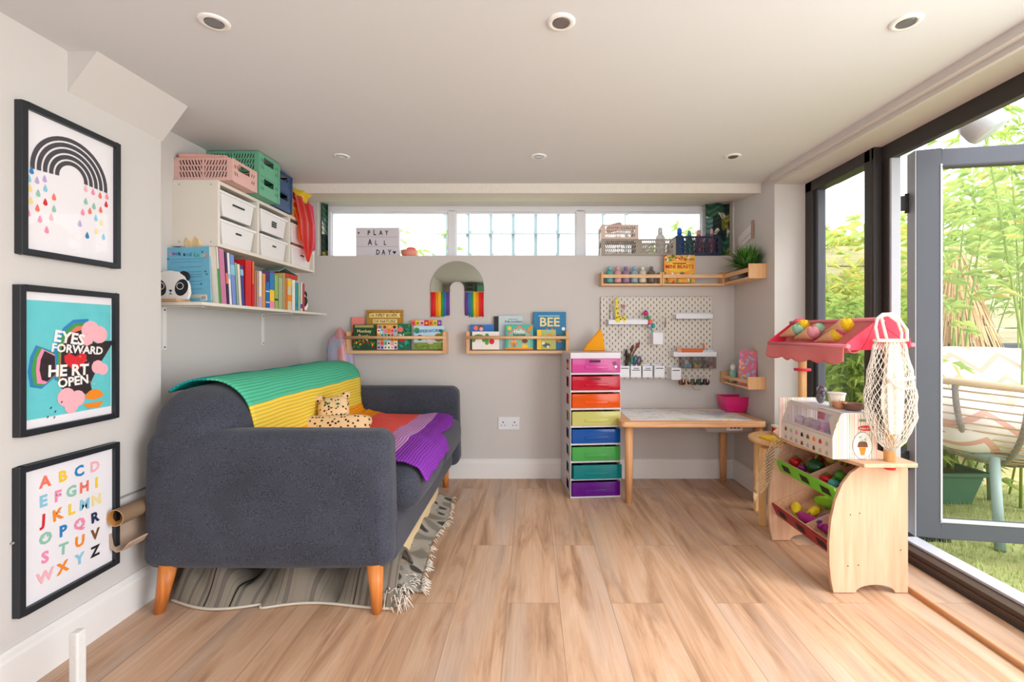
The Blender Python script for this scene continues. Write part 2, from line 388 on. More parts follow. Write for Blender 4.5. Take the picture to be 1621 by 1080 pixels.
# door frame
m = MB().box(1.60, 1.655, 2.117, 2.16, 0, zt, black).box(1.60, 1.635, -.75, 2.16, H+.778, zt, black).box(1.60, 1.69, -.80, -.74, 0, zt, black)
d1 = struct(m, 'door_1', bevel=.004)
MB().box(1.603, 1.645, 2.105, 2.117, .05, H+.78, M('dimmed_upvc', '#b4b5bf', .4, var=.04)).build('jamb_strip', d1, bevel=.002)  # white uPVC darkened in its colour to offset strong sunlight on it
# open glazed door leaf, hinged at the jamb
ang = -math.atan2(.077, .41)
leaf = MB(); wd = .80; z0, z1 = .062, H+.833
leaf.box(0, .10, 0, .06, z0, z1, greyf).box(wd-.1, wd, 0, .06, z0, z1, greyf).box(.1, wd-.1, 0, .06, z1-.078, z1, greyf).box(.1, wd-.1, 0, .06, z0, z0+.075, greyf)
d2 = struct(leaf, 'door_2', loc=(1.758, 2.16, 0), rz=ang, bevel=.003)
MB().box(-.004, 0, .0, .062, z0, z1, M('dimmed_upvc', '#b4b5bf', .4, var=.04)).box(-.002, .10, .06, .066, z0, z1, upvc).build('edge_strip', d2)
m = MB().box(.096, wd-.096, -.003, .02, z0+.072, z0+.083, alu).box(.096, .104, -.003, .02, z0+.07, z1-.07, alu).box(.1, wd-.1, -.003, .02, z1-.086, z1-.078, black)
m.build('glazing_bead', d2, bevel=.001)
MB().add([(.1, .028, z0+.07), (wd-.1, .028, z0+.07), (wd-.1, .028, z1-.075), (.1, .028, z1-.075)], [(0, 1, 2, 3)], gl).build('pane', d2)
for zz in (.35, 1.55):
    MB().tube([(-.012, .05, zz), (-.012, .05, zz+.09)], .008, black, 10).box(-.06, -.01, .045, .052, zz+.01, zz+.08, black).build('hinge', d2)
# downlights
chrome = M('brushed_chrome', '#a8a6a4', .3, metal=.9, var=.02)
lens = M('unlit_lamp_lens', '#b9b7b3', .15, var=.2, vs=60)
dl0 = None
LB = [(-.875, 1.31, 'round ceiling downlight nearest the rainbow poster'), (.084, 1.31, 'round ceiling downlight in the middle of the nearer row'), (1.038, 1.31, 'round ceiling downlight nearest the open door'),
      (-.95, 2.38, 'small ceiling downlight to the right of the green crates, far row'), (.04, 2.38, 'small ceiling downlight in the middle of the far row'), (1.016, 2.38, 'small ceiling downlight of the far row above the pegboard')]
for x, y, lb in LB:
    if dl0 is None:
        dl0 = thing('downlight', lb, 'ceiling light', (x, y, ZC(y)), group='recessed ceiling downlights')
        MB().lathe((0, 0, 0), [(.022, .02), (.022, -.002), (.026, -.006), (.036, -.005), (.040, -.001), (.040, .004)], trimw, 28).build('trim_ring', dl0)
        MB().lathe((0, 0, 0), [(.0235, -.0055), (.0215, -.0065), (.0215, .01)], chrome, 24).build('bezel', dl0)
        MB().lathe((0, 0, 0), [(0, -.001), (.012, -.002), (.021, .002), (.0212, .008)], lens, 20).build('lens', dl0)
    else: dup(dl0, None, (x, y, ZC(y)), 0, lb)
# ---------------- posters on the left wall ----------------
def C(n, h, **k): return M(n, h, k.pop('rough', .6), var=k.pop('var', .04), **k)
fblack = M('black_wood_frame', '#24272c', .4, var=.08, vs=50)
paper = M('poster_paper', '#ebe7ec', .7, var=.01)
RED, PINK, CORAL, ORG, YEL, GRN, TEAL, BLU, NAVY, PUR, BRN, WHT, INK = [C(n, h) for n, h in (
    ('flat_red', '#d8242f'), ('flat_pink', '#f08cb0'), ('flat_coral', '#ef7562'), ('flat_orange', '#f08a24'), ('flat_yellow', '#f4c93a'), ('flat_green', '#3f9a4c'),
    ('flat_teal', '#2ba8a0'), ('flat_blue', '#2a80bf'), ('flat_navy', '#1c2d55'), ('flat_purple', '#7a3fa0'), ('flat_brown', '#7a4a2a'), ('flat_white', '#f2efec'), ('flat_ink', '#1d1b1c'))]
SAGE = C('flat_sage', '#8fc4ae'); LPINK = C('flat_light_pink', '#f3b3bd'); LBLU = C('flat_light_blue', '#8cc6de'); LIL = C('flat_lilac', '#b9a6d6'); LYEL = C('flat_pale_yellow', '#f1dc94')
def frame(label, y0, y1, z0, z1):
    t = thing('framed_poster', label, 'picture', (-1.42, y0, z0), group='framed posters on the left wall')
    w, h, b = y1-y0, z1-z0, .017
    m = MB().box(0, .022, 0, b, 0, h, fblack).box(0, .022, w-b, w, 0, h, fblack).box(0, .022, b, w-b, 0, b, fblack).box(0, .022, b, w-b, h-b, h, fblack)
    m.build('frame', t, bevel=.0015)
    m = MB().box(.002, .009, b-.003, w-b+.003, b-.003, h-b+.003, paper)
    MB().add([(.014, b-.002, b-.002), (.014, w-b+.002, b-.002), (.014, w-b+.002, h-b+.002), (.014, b-.002, h-b+.002)], [(0, 1, 2, 3)], glassmat('picture_glass', .8)).build('glazing', t)
    return t, m, Fr((.009, 0, 0), (0, 1, 0), (0, 0, 1)), w, h
# 1: brush-stroke rainbow with coloured drops
t, m, f, w, h = frame('black framed print of a grey brushstroke rainbow dripping coloured raindrops', 1.302, 1.618, H+.218, H+.643)
brush = M('grey_brush_stroke', '#47454a', .8, var=.35, vs=260)
cx, cy = .155, .255
for k in range(5):
    ro = .122-.0175*k; m.arc(f, cx, cy, ro-.0125, ro, -4, 184, brush, n=26)
dc = [BLU, LBLU, LIL, LIL, LBLU, LYEL, SAGE, CORAL, LYEL, RED, CORAL, SAGE, PINK, PINK, LPINK, PINK]
dl = [(.037, .237), (.03, .212), (.052, .214), (.073, .225), (.075, .198), (.033, .185), (.055, .178), (.1, .18), (.035, .152), (.075, .158), (.053, .135), (.1, .145), (.028, .115), (.06, .105), (.092, .118), (.079, .078)]
dr = [(.2, .235), (.225, .232), (.25, .228), (.275, .232), (.2, .195), (.228, .187), (.272, .205), (.252, .182), (.19, .158), (.214, .168), (.235, .15), (.255, .14), (.18, .12), (.205, .088), (.236, .108), (.262, .095)]
for pts, cs in ((dl, dc), (dr, [LPINK, PINK, CORAL, PINK, SAGE, SAGE, RED, CORAL, PINK, CORAL, LBLU, LYEL, LIL, BLU, LYEL, LBLU])):
    for (x, y), c in zip(pts, cs):
        m.poly(f, [(x+.0065*math.cos(a), y+.0065*math.sin(a)) for a in [PI*(1+k/8) for k in range(9)]] + [(x+.004, y+.008), (x, y+.016), (x-.004, y+.008)], c)
m.build('print', t)
# 2: bird with words
t, m, f, w, h = frame('black framed turquoise print of a dark bird with white words and a red heart', 1.297, 1.612, H-.288, H+.133)
tq = M('turquoise_ink', '#63c6cd', .7, var=.08, vs=25)
m.rect(f, .02, w-.02, .042, h-.04, tq, .0004)
def P2(pts): return [(x*w, y*h) for x, y in pts]
dkb = C('bird_dark', '#2c2226')
m.poly(f, P2([(.12, .32), (.10, .42), (.12, .52), (.17, .6), (.34, .55), (.36, .5), (.36, .38), (.22, .3)]), BLU, .0006)
m.poly(f, P2([(.15, .33), (.13, .43), (.15, .52), (.19, .585), (.34, .54), (.35, .38), (.23, .32)]), GRN, .0008)
m.poly(f, P2([(.18, .34), (.17, .43), (.18, .51), (.22, .575), (.34, .53), (.35, .39), (.25, .33)]), PINK, .001)
m.poly(f, P2([(.22, .36), (.2, .43), (.21, .5), (.245, .56), (.34, .52), (.345, .39), (.27, .345)]), dkb, .0012)
m.poly(f, P2([(.33, .38), (.34, .6), (.42, .72), (.52, .78), (.68, .79), (.68, .74), (.6, .5), (.5, .3), (.34, .35)]), BLU, .0008)
m.poly(f, P2([(.36, .38), (.37, .6), (.44, .7), (.53, .755), (.68, .765), (.66, .72), (.6, .5), (.5, .3), (.36, .35)]), GRN, .001)
m.poly(f, P2([(.38, .38), (.40, .59), (.47, .68), (.55, .73), (.68, .74), (.66, .72), (.6, .5), (.5, .3), (.38, .35)]), CORAL, .0012)
m.poly(f, P2([(.39, .30), (.40, .58), (.50, .68), (.66, .72), (.72, .62), (.78, .6), (.84, .62), (.97, .62), (.86, .5), (.78, .42), (.70, .3), (.72, .23), (.60, .22), (.45, .25)]), dkb, .0014)
for x, y, r in ((.7, .7, .1), (.8, .67, .09), (.66, .64, .07), (.78, .42, .07), (.84, .4, .06), (.45, .22, .09), (.56, .2, .08), (.5, .15, .07)): m.disc(f, x*w, y*h, r*w, LPINK, .0016)
m.arc(f, .74*w, .17*h, 0, .11*w, 15, 165, ORG, .0018); m.poly(f, P2([(.62, .15), (.85, .15), (.8, .11), (.68, .11)]), ORG, .0018)
hx, hy = .54*w, .475*h
m.poly(f, [(hx, hy-.035), (hx+.035, hy), (hx+.036, hy+.018), (hx+.02, hy+.026), (hx, hy+.014), (hx-.02, hy+.026), (hx-.036, hy+.018), (hx-.035, hy)], RED, .002)
for s, x, y, z, r in (('EYES', .47, .61, .047, -.16), ('FORWARD', .565, .535, .034, -.10), ('HE RT', .47, .375, .047, -.03), ('OPEN', .52, .30, .038, .05)):
    m.text(f, s, x*w, y*h, z, WHT, .0024, .035, r)
for i in range(40):
    x, y = rnd.uniform(.43, .75), rnd.uniform(.26, .68); m.disc(f, x*w, y*h, .0018, rnd.choice([LPINK, CORAL, LYEL, LIL]), .0016, n=6)
for x, y in ((.3, .16), (.34, .13), (.27, .1), (.4, .19), (.33, .09)): m.disc(f, x*w, y*h, .002, NAVY, .002, ry=.004, n=6, rot=-.5)
m.build('print', t)
# 3: alphabet
t, m, f, w, h = frame('black framed alphabet chart with colourful animal letters', 1.296, 1.614, H-.784, H-.371)
rows = [('ABCD', [CORAL, YEL, BLU, LPINK]), ('EFGHI', [LBLU, PINK, SAGE, CORAL, YEL]), ('JKLMN', [RED, ORG, YEL, LBLU, LYEL]), ('OPQR', [SAGE, BLU, PINK, NAVY]), ('STUV', [PINK, SAGE, ORG, BRN]), ('WXYZ', [LPINK, ORG, LBLU, INK])]
for i, (s, cs) in enumerate(rows):
    for j, (ch, c) in enumerate(zip(s, cs)):
        x = (.17+.66*(j+.5)/len(s))*w; y = (.815-.133*i)*h
        m.text(f, ch, x, y, .045, c, .001, .04, rnd.uniform(-.08, .08))
        if ch in 'FKHOQ': m.disc(f, x-.005, y+.02, .0016, INK, .002, n=6); m.disc(f, x+.005, y+.02, .0016, INK, .002, n=6)
m.build('print', t)

# ---------------- sofa ----------------
def fabric(name, h1, h2, sc_=420, bump=.5):
    m, nt, p = newmat(name); L = nt.links
    tc = N(nt, 'ShaderNodeTexCoord'); no = N(nt, 'ShaderNodeTexNoise'); no.inputs['Scale'].default_value = sc_; no.inputs['Detail'].default_value = 2
    n2 = N(nt, 'ShaderNodeTexNoise'); n2.inputs['Scale'].default_value = 6; n2.inputs['Detail'].default_value = 3
    L.new(tc.outputs['Object'], no.inputs['Vector']); L.new(tc.outputs['Object'], n2.inputs['Vector'])
    ad = N(nt, 'ShaderNodeMath', operation='MULTIPLY_ADD'); L.new(n2.outputs['Fac'], ad.inputs[0]); ad.inputs[1].default_value = .22; L.new(no.outputs['Fac'], ad.inputs[2])
    cr = N(nt, 'ShaderNodeValToRGB'); cr.color_ramp.elements[0].color = lin(h1); cr.color_ramp.elements[1].color = lin(h2)
    cr.color_ramp.elements[0].position = .42; cr.color_ramp.elements[1].position = .82
    L.new(ad.outputs[0], cr.inputs[0]); L.new(cr.outputs[0], p.inputs['Base Color'])
    b = N(nt, 'ShaderNodeBump'); b.inputs['Strength'].default_value = bump; b.inputs['Distance'].default_value = .002
    L.new(no.outputs['Fac'], b.inputs['Height']); L.new(b.outputs['Normal'], p.inputs['Normal'])
    p.inputs['Roughness'].default_value = .95; p.inputs['Specular IOR Level'].default_value = .15; p.inputs['Sheen Weight'].default_value = .15
    return m
gf = fabric('grey_wool_upholstery', '#232429', '#555867')
so = thing('sofa', 'grey fabric two-seater sofa with tapered wooden legs along the left wall', 'sofa', (-.94, 2.4, 0))
def L3(x0, x1, y0, y1, z0, z1): return (x0+.94, x1+.94, y0-2.4, y1-2.4, z0, z1)
def lean(x, y, z): return (x - (z-.15)*.03, y, z)
def armn(x, y, z): # top corner drops a little to the front, sides lean out
    return (x + (.02 if x > 0 else -.02)*(-(z-.4))*1.2, y, z)
MB().rbox(*L3(-1.375, -.497, 1.66, 1.80, .150, .638), gf, r=.05, puff=(0, .012, .004), fn=armn).build('armrest', so)
MB().rbox(*L3(-1.375, -.455, 2.965, 3.12, .150, .648), gf, r=.05, puff=(0, .012, .004), fn=armn).build('armrest', so)
MB().rbox(*L3(-1.38, -.49, 1.72, 3.05, .15, .31), gf, r=.03).build('seat_base', so)
def bk(x, y, z):
    t = max(0, z-.45); return (x-.10*t if x < .0 else x, y, z - .025*abs(y)**3)
MB().rbox(*L3(-1.372, -1.055, 1.675, 3.10, .2, .787), gf, r=.14, puff=(.01, .015, .012), k=6, fn=bk).build('backrest', so)
for a, b in ((1.80, 2.385), (2.39, 2.97)):
    MB().rbox(*L3(-1.15, -.435, a, b, .30, .462), gf, r=.055, puff=(.02, .006, .016), k=5, mid=6).build('seat_cushion', so)
legw = wood('sofa_leg_wood', '#b8652b', '#d98a48', axis=2, rough=.35)
for x, y, dx, dy in ((-1.29, 1.69, -.025, -.012), (-.555, 1.69, .012, -.012), (-1.29, 3.03, -.025, .012), (-.555, 3.03, .012, .012)):
    MB().cyl((x+.94, y-2.4, .17), (x+dx+.94, y+dy-2.4, 0), .03, legw, .017, n=18).build('leg', so)

# ---------------- crochet blanket ----------------
def knit(name, h):
    m, nt, p = newmat(name); L = nt.links
    tc = N(nt, 'ShaderNodeTexCoord'); uv = tc.outputs['UV']
    wv = N(nt, 'ShaderNodeTexWave', wave_type='BANDS', bands_direction='Y'); wv.inputs['Scale'].default_value = 17; wv.inputs['Distortion'].default_value = 0
    L.new(uv, wv.inputs['Vector'])
    no = N(nt, 'ShaderNodeTexNoise'); no.inputs['Scale'].default_value = 170; L.new(uv, no.inputs['Vector'])
    ad = N(nt, 'ShaderNodeMath', operation='MULTIPLY_ADD'); L.new(no.outputs['Fac'], ad.inputs[0]); ad.inputs[1].default_value = .35; L.new(wv.outputs['Fac'], ad.inputs[2])
    c = lin(h); mx = N(nt, 'ShaderNodeMix', data_type='RGBA'); mx.inputs['A'].default_value = tuple(x*.72 for x in c[:3])+(1,); mx.inputs['B'].default_value = tuple(min(1, x*1.1) for x in c[:3])+(1,)
    mr = N(nt, 'ShaderNodeMapRange'); mr.inputs['From Max'].default_value = .9; L.new(ad.outputs[0], mr.inputs['Value'])
    L.new(mr.outputs[0], mx.inputs['Factor']); L.new(mx.outputs['Result'], p.inputs['Base Color'])
    b = N(nt, 'ShaderNodeBump'); b.inputs['Strength'].default_value = .5; b.inputs['Distance'].default_value = .004
    L.new(ad.outputs[0], b.inputs['Height']); L.new(b.outputs['Normal'], p.inputs['Normal'])
    p.inputs['Roughness'].default_value = .9; p.inputs['Specular IOR Level'].default_value = .15
    return m
prof = []
for k in range(7): a_ = math.radians(135-45*k/6); prof.append((-1.262+.150*math.cos(a_), .660+.150*math.sin(a_)))
for k in range(9): a_ = math.radians(88-82*k/8); prof.append((-1.226+.150*math.cos(a_), .660+.150*math.sin(a_)))
prof += [(-1.064, .60), (-1.05, .55), (-1.03, .515), (-.96, .494), (-.85, .496), (-.7, .497), (-.58, .497), (-.49, .490), (-.435, .465), (-.408, .42), (-.40, .36)]
cl = [0]
for i in range(1, len(prof)): cl.append(cl[-1] + math.hypot(prof[i][0]-prof[i-1][0], prof[i][1]-prof[i-1][1]))
def sat(x, z): # share of the profile length nearest to a point
    best = min(range(400), key=lambda q: (pat(q/400*cl[-1])[0]-x)**2+(pat(q/400*cl[-1])[1]-z)**2)
    return best/400
def pat(s):
    s = max(0, min(cl[-1]-1e-6, s))
    for i in range(1, len(cl)):
        if s <= cl[i]:
            t = (s-cl[i-1])/(cl[i]-cl[i-1]); p0 = prof[i-1]; p1 = prof[i]
            return (p0[0]+(p1[0]-p0[0])*t, p0[1]+(p1[1]-p0[1])*t)
def send(t):   # where the front edge stops, measured along the profile
    a = cl[-2]+.012; b = cl[-4]+.03
    if t < .5: return a + .004*math.sin(t*40)
    if t < .6: return a+(b-a)*(t-.5)/.1
    return b + .025*math.sin((t-.6)*8)
NV = 96
bands = [(.0, knit('yarn_dark_teal', '#169c97')), (sat(*(-1.235, .812)), knit('yarn_green', '#55bd97')), (sat(*(-1.095, .70)), knit('yarn_yellow', '#efcf4f')), (sat(*(-1.052, .555)), knit('yarn_orange', '#f59b1d')), (sat(*(-.91, .495)), knit('yarn_coral', '#f4605b')), (sat(*(-.66, .497)), knit('yarn_lilac', '#c58fcb')), (sat(*(-.55, .496)), knit('yarn_purple', '#8a38ae'))]
def bfn(u, v):
    s = v*cl[-1] if v < .84 else cl[-1]*.84+(v-.84)/.16*(send(u)-cl[-1]*.84)
    x, z = pat(s); sv = s/cl[-1]
    yn = 1.79 + .05*min(1, sv/.4) ; yf = 3.06 - .22*min(1, max(0, (sv-.2)/.35)) - .02*math.sin(sv*9)
    y = yn+(yf-yn)*u
    wr = .0025*math.sin(u*9+sv*7)*math.sin(sv*17) + .0012*math.sin(u*31+sv*5)
    if z > .47 and x > -1.0: z += .012*max(0, math.sin(u*9+x*14))*(1 if u > .3 else .4)
    # ends of the back drop with the rounded roll
    e = abs(y-2.4)-.40
    if x < -1.05 and e > 0: z -= .08*e*e
    return Vector((x+.94+max(wr, 0)*.5, y-2.4, z+wr+.004))
m = MB()
def bandm(i, j):
    v = (j+.5)/NV; u = (i+.5)/60
    s = v
    k = 0
    for a, (st, mm) in enumerate(bands):
        if s >= st: k = a
    return bands[k][1]
m.grid(bfn, 60, NV, bandm)
bl = m.build('crochet_blanket', loc=(-.94, 2.4, 0), weld=False, solid=.007)
uvl = bl.data.uv_layers.new(name='UVMap')
for lp in bl.data.loops:
    vi = lp.vertex_index; i, j = divmod(vi, NV+1); uvl.data[lp.index].uv = (i/60*1.3, j/NV*1.5)
tag(bl, 'rainbow striped crochet blanket draped over the grey sofa', 'blanket')

# ---------------- leopard cushion ----------------
def spotmat():
    m, nt, p = newmat('spotted_cream_cotton'); L = nt.links
    tc = N(nt, 'ShaderNodeTexCoord'); mp = N(nt, 'ShaderNodeMapping'); mp.inputs['Scale'].default_value = (1, 1, .75); L.new(tc.outputs['Object'], mp.inputs[0])
    vo = N(nt, 'ShaderNodeTexVoronoi'); vo.inputs['Scale'].default_value = 64; vo.inputs['Randomness'].default_value = .8; L.new(mp.outputs[0], vo.inputs['Vector'])
    lt = N(nt, 'ShaderNodeMath', operation='LESS_THAN'); lt.inputs[1].default_value = .30; L.new(vo.outputs['Distance'], lt.inputs[0])
    mx = N(nt, 'ShaderNodeMix', data_type='RGBA'); mx.inputs['A'].default_value = lin('#ecc796'); mx.inputs['B'].default_value = lin('#2a1a14')
    L.new(lt.outputs[0], mx.inputs['Factor']); L.new(mx.outputs['Result'], p.inputs['Base Color']); p.inputs['Roughness'].default_value = .85
    return m
sp = spotmat()
lc = thing('leopard_cushion', 'cream black-spotted leopard shaped cushion lying on the blanket', 'cushion', (-1.01, 2.22, .475))
lc.scale = (1.22, 1.04, 1.04)
R = Matrix.Rotation(math.radians(-38), 4, 'X') @ Matrix.Rotation(math.radians(6), 4, 'Z')
def puffshape(mb, outline, th, mat, T):
    cx = sum(p[0] for p in outline)/len(outline); cz = sum(p[1] for p in outline)/len(outline); n = len(outline); K = 7; st = len(mb.V)
    V = []; F = []
    for sgn in (-1, 1):
        b = len(V)
        for k in range(K+1):
            r = k/K
            for (x, z) in outline: V.append((cx+(x-cx)*r, sgn*th*math.sqrt(max(0, 1-r**2.6)), cz+(z-cz)*r))
        for k in range(K):
            for i in range(n): F.append((b+k*n+i, b+k*n+(i+1) % n, b+(k+1)*n+(i+1) % n, b+(k+1)*n+i))
    mb.add(V, F, mat, True); mb.xf(T, st); return mb
def rrect(x0, x1, z0, z1, r, n=5):
    P = []
    for (cx, cz, a0) in ((x1-r, z1-r, 0), (x0+r, z1-r, 90), (x0+r, z0+r, 180), (x1-r, z0+r, 270)):
        for k in range(n+1): a = math.radians(a0+90*k/n); P.append((cx+r*math.cos(a), cz+r*math.sin(a)))
    return P
puffshape(MB(), [(x+z*.15, z+.015*math.sin(x*9)) for x, z in rrect(-.20, .18, 0, .135, .035)], .045, sp, R).build('body', lc)
T2 = R @ Matrix.Translation((.035, .012, .172)) @ Matrix.Diagonal((.87, 1, 1, 1)) @ Matrix.Rotation(-.25, 4, 'Y')
hd = puffshape(MB(), rrect(-.075, .065, -.065, .075, .045), .04, sp, T2)
fh = Fr(T2 @ Vector((-.008, -.042, .0)), (R @ Vector((1, 0, -.1))), (R @ Vector((.1, 0, 1))))
hdo = hd.build('head', lc)
f2 = MB().disc(fh, -.018, .012, .009, C('eye_green', '#6fae7c'), .001, ry=.006).disc(fh, .022, .018, .009, C('eye_green', '#6fae7c'), .001, ry=.006).disc(fh, -.018, .012, .004, INK, .002).disc(fh, .022, .018, .004, INK, .002)
f2.poly(fh, [(-.004, -.006), (.010, -.002), (.004, -.012)], INK, .002); f2.build('face', hdo)
for dx in (-.07, .05):
    m = MB().sph((dx, 0, .075), (.022, .012, .022), sp, 12); m.xf(T2); m.build('ear', lc)
m = MB().sph((.19, -.02, .02), (.035, .02, .014), sp, 12); m.xf(R); m.build('paw', lc)
m = MB().sph((.16, -.045, .0), (.035, .02, .014), sp, 12); m.xf(R); m.build('paw', lc)
m = MB().rbox(-.20, -.16, -.03, .03, .0, .11, sp, r=.018); m.xf(R); m.build('tail', lc)

# ---------------- rug bunched under the sofa, pine drawer ----------------
def rugmat(name='woven_jute_stripes', c0='#2b2521', c1='#c0b19d', c2='#cdbfac', c3='#a3968a', e0=.27):
    m, nt, p = newmat(name); L = nt.links
    tc = N(nt, 'ShaderNodeTexCoord')
    wv = N(nt, 'ShaderNodeTexWave', bands_direction='X'); wv.inputs['Scale'].default_value = 1.0; wv.inputs['Distortion'].default_value = .4
    mp = N(nt, 'ShaderNodeMapping'); mp.inputs['Scale'].default_value = (60, 60, 60); L.new(tc.outputs['UV'], mp.inputs[0]); L.new(mp.outputs[0], wv.inputs['Vector'])
    w2 = N(nt, 'ShaderNodeTexNoise'); w2.inputs['Scale'].default_value = 5; w2.inputs['Detail'].default_value = 0
    mp2 = N(nt, 'ShaderNodeMapping'); mp2.inputs['Scale'].default_value = (2.4, .05, 1); L.new(tc.outputs['UV'], mp2.inputs[0]); L.new(mp2.outputs[0], w2.inputs['Vector'])
    cr = N(nt, 'ShaderNodeValToRGB'); e = cr.color_ramp.elements; e[0].position = e0; e[0].color = lin(c0); e[1].position = e0+.025; e[1].color = lin(c1)
    k = e.new(.55); k.color = lin(c2); k = e.new(.58); k.color = lin(c3); L.new(w2.outputs['Fac'], cr.inputs[0])
    mx = N(nt, 'ShaderNodeMix', data_type='RGBA', blend_type='MULTIPLY'); mx.inputs['Factor'].default_value = .6; L.new(cr.outputs[0], mx.inputs['A']); L.new(wv.outputs['Color'], mx.inputs['B'])
    L.new(mx.outputs['Result'], p.inputs['Base Color'])
    b = N(nt, 'ShaderNodeBump'); b.inputs['Strength'].default_value = .8; b.inputs['Distance'].default_value = .004; L.new(wv.outputs['Fac'], b.inputs['Height']); L.new(b.outputs['Normal'], p.inputs['Normal'])
    p.inputs['Roughness'].default_value = .95
    return m
rgm = rugmat()
rg = thing('rug', 'fringed beige and black woven rug crumpled under the sofa', 'rug', (-.9, 1.8, 0))
def rfn(u, v):
    x = -1.32+.83*u
    yf = 1.70 - .028*math.sin(u*PI*2.2-.6) - .02*math.sin(u*9)
    if u < .42: yf += .03
    z = .004 + .135*math.sin(v*PI*.85)*(.30+.70*abs(math.sin(u*7.5+.9))) + .014*math.sin(u*31+v*5)*v
    z += .022*math.sin(u*23+v*6)*min(1, v*4)
    y = yf + .24*v + .045*math.sin(u*17+v*3)*v
    if .34 < u < .5: z *= .55+.45*abs(u-.42)/.08
    return Vector((x+.9, y-1.8, max(.004, z)))
def setuv(o, nu, nv, su, sv):
    l = o.data.uv_layers.new(name='UVMap')
    for lp in o.data.loops:
        i, j = divmod(lp.vertex_index, nv+1); l.data[lp.index].uv = (i/nu*su, j/nv*sv)
m = MB().grid(rfn, 70, 20, rgm); o = m.build('rug_fold', rg, weld=False, solid=.008); setuv(o, 70, 20, 3, 1)
def rf2(u, v):
    y = 1.80+1.02*u; x = -.58+.125*v + .012*math.sin(u*11) + (.03*(1-u/.12) if u < .12 else 0)
    z = .005 + .05*(1-v)**1.2*(.7+.3*math.sin(u*15)) + .012*math.sin(u*33+v*2)*(1-v)
    return Vector((x+.9, y-1.8, max(.004, z)))
m = MB().grid(rf2, 60, 12, rugmat('woven_border_stripes', '#57504a', '#d8cfc2', '#cdc3b4', '#a59c92', .36)); o = m.build('rug_border', rg, weld=False, solid=.008); setuv(o, 60, 12, 1, 4)
ed = C('cotton_edging', '#cfc5b6')
MB().tube([rfn(i/70, 0)+Vector((0, -.002, .003)) for i in range(71)], .005, ed, 6).build('edging', rg)
m = MB(); fr_ = C('rug_fringe_cotton', '#d6ccbf')
for i in range(150):
    u = rnd.random()**1.6; b = rf2(u, 1) if i % 4 else rf2(u*.15, .3+.5*rnd.random()); L = rnd.uniform(.02, .045)
    a = rnd.uniform(-.9, .5); q = b+Vector((L*math.cos(a), L*math.sin(a), -b.z+.003)); mid = (b+q)/2+Vector((0, 0, .01))
    m.tube([b, mid, q], [.0022, .002, .0012], fr_, 5)
for i in range(70):
    c = Vector((-.50+.9+rnd.uniform(-.05, .05), 1.735-1.8+rnd.uniform(-.05, .06), rnd.uniform(.005, .05))); a = rnd.uniform(0, 6.3); L = rnd.uniform(.02, .05)
    m.tube([c, c+Vector((L*.5*math.cos(a), L*.5*math.sin(a), .012)), c+Vector((L*math.cos(a), L*math.sin(a), -c.z+.003))], [.0028, .0024, .0014], fr_, 5)
m.build('fringe', rg)['kind'] = 'stuff'
pine = wood('pine', '#d9b886', '#efdab0', axis=1)
dr_ = thing('pine_drawer', 'low pine drawer pushed under the sofa behind the rug fringe', 'drawer', (-.80, 2.35, 0))
MB().box(.235, .255, -.42, .45, .01, .13, pine).build('front_panel', dr_, bevel=.002)
MB().box(-.1, .235, -.42, -.405, .01, .12, pine).box(-.1, .235, .435, .45, .01, .12, pine).box(-.1, .235, -.41, .44, .01, .02, pine).build('drawer_box', dr_)

# ---------------- iridescent unicorn wrap behind the sofa ----------------
def irid():
    m, nt, p = newmat('iridescent_film'); L = nt.links
    tc = N(nt, 'ShaderNodeTexCoord'); no = N(nt, 'ShaderNodeTexNoise'); no.inputs['Scale'].default_value = 7; no.inputs['Detail'].default_value = 1; no.inputs['Distortion'].default_value = 1; L.new(tc.outputs['Object'], no.inputs['Vector'])
    cr = N(nt, 'ShaderNodeValToRGB'); e = cr.color_ramp.elements; e[0].position = .3; e[0].color = lin('#a9c4d8'); e[1].position = .7; e[1].color = lin('#e8b070')
    for ps, h in ((.42, '#c7b6dc'), (.5, '#ee8f8a'), (.6, '#f0b3a0')): k = e.new(ps); k.color = lin(h)
    L.new(no.outputs['Fac'], cr.inputs[0]); L.new(cr.outputs[0], p.inputs['Base Color']); p.inputs['Roughness'].default_value = .25; p.inputs['Specular IOR Level'].default_value = .8
    t = N(nt, 'ShaderNodeBsdfTransparent'); mx = N(nt, 'ShaderNodeMixShader'); mx.inputs[0].default_value = .62
    L.new(t.outputs[0], mx.inputs[1]); L.new(p.outputs[0], mx.inputs[2]); L.new(mx.outputs[0], nt.nodes['Material Output'].inputs[0])
    return m
ir = irid(); X0, _, _ = W(538, 570, 3.17)
pp = [(0.012, .28), (.03, .26), (.055, .22), (.066, .15), (.07, .05), (.075, -.05), (.06, -.12), (.03, -.22), (.03, -.6)]
m = MB(); V = []; n = 26
for r, z in pp:
    for k in range(n):
        a = 2*PI*k/n; rr = r*(1+.16*math.sin(5*a+z*9)+.08*math.sin(9*a)); V.append((rr*math.cos(a)*1.15, rr*math.sin(a)*.55, z-.02*math.cos(a*2)))
m.add(V, [(i*n+k, i*n+(k+1) % n, (i+1)*n+(k+1) % n, (i+1)*n+k) for i in range(len(pp)-1) for k in range(n)], ir, True)
o = m.build('iridescent_balloon', loc=(X0, 3.165, .735)); tag(o, 'crinkled see-through iridescent pastel balloon standing in the corner behind the sofa', 'balloon')

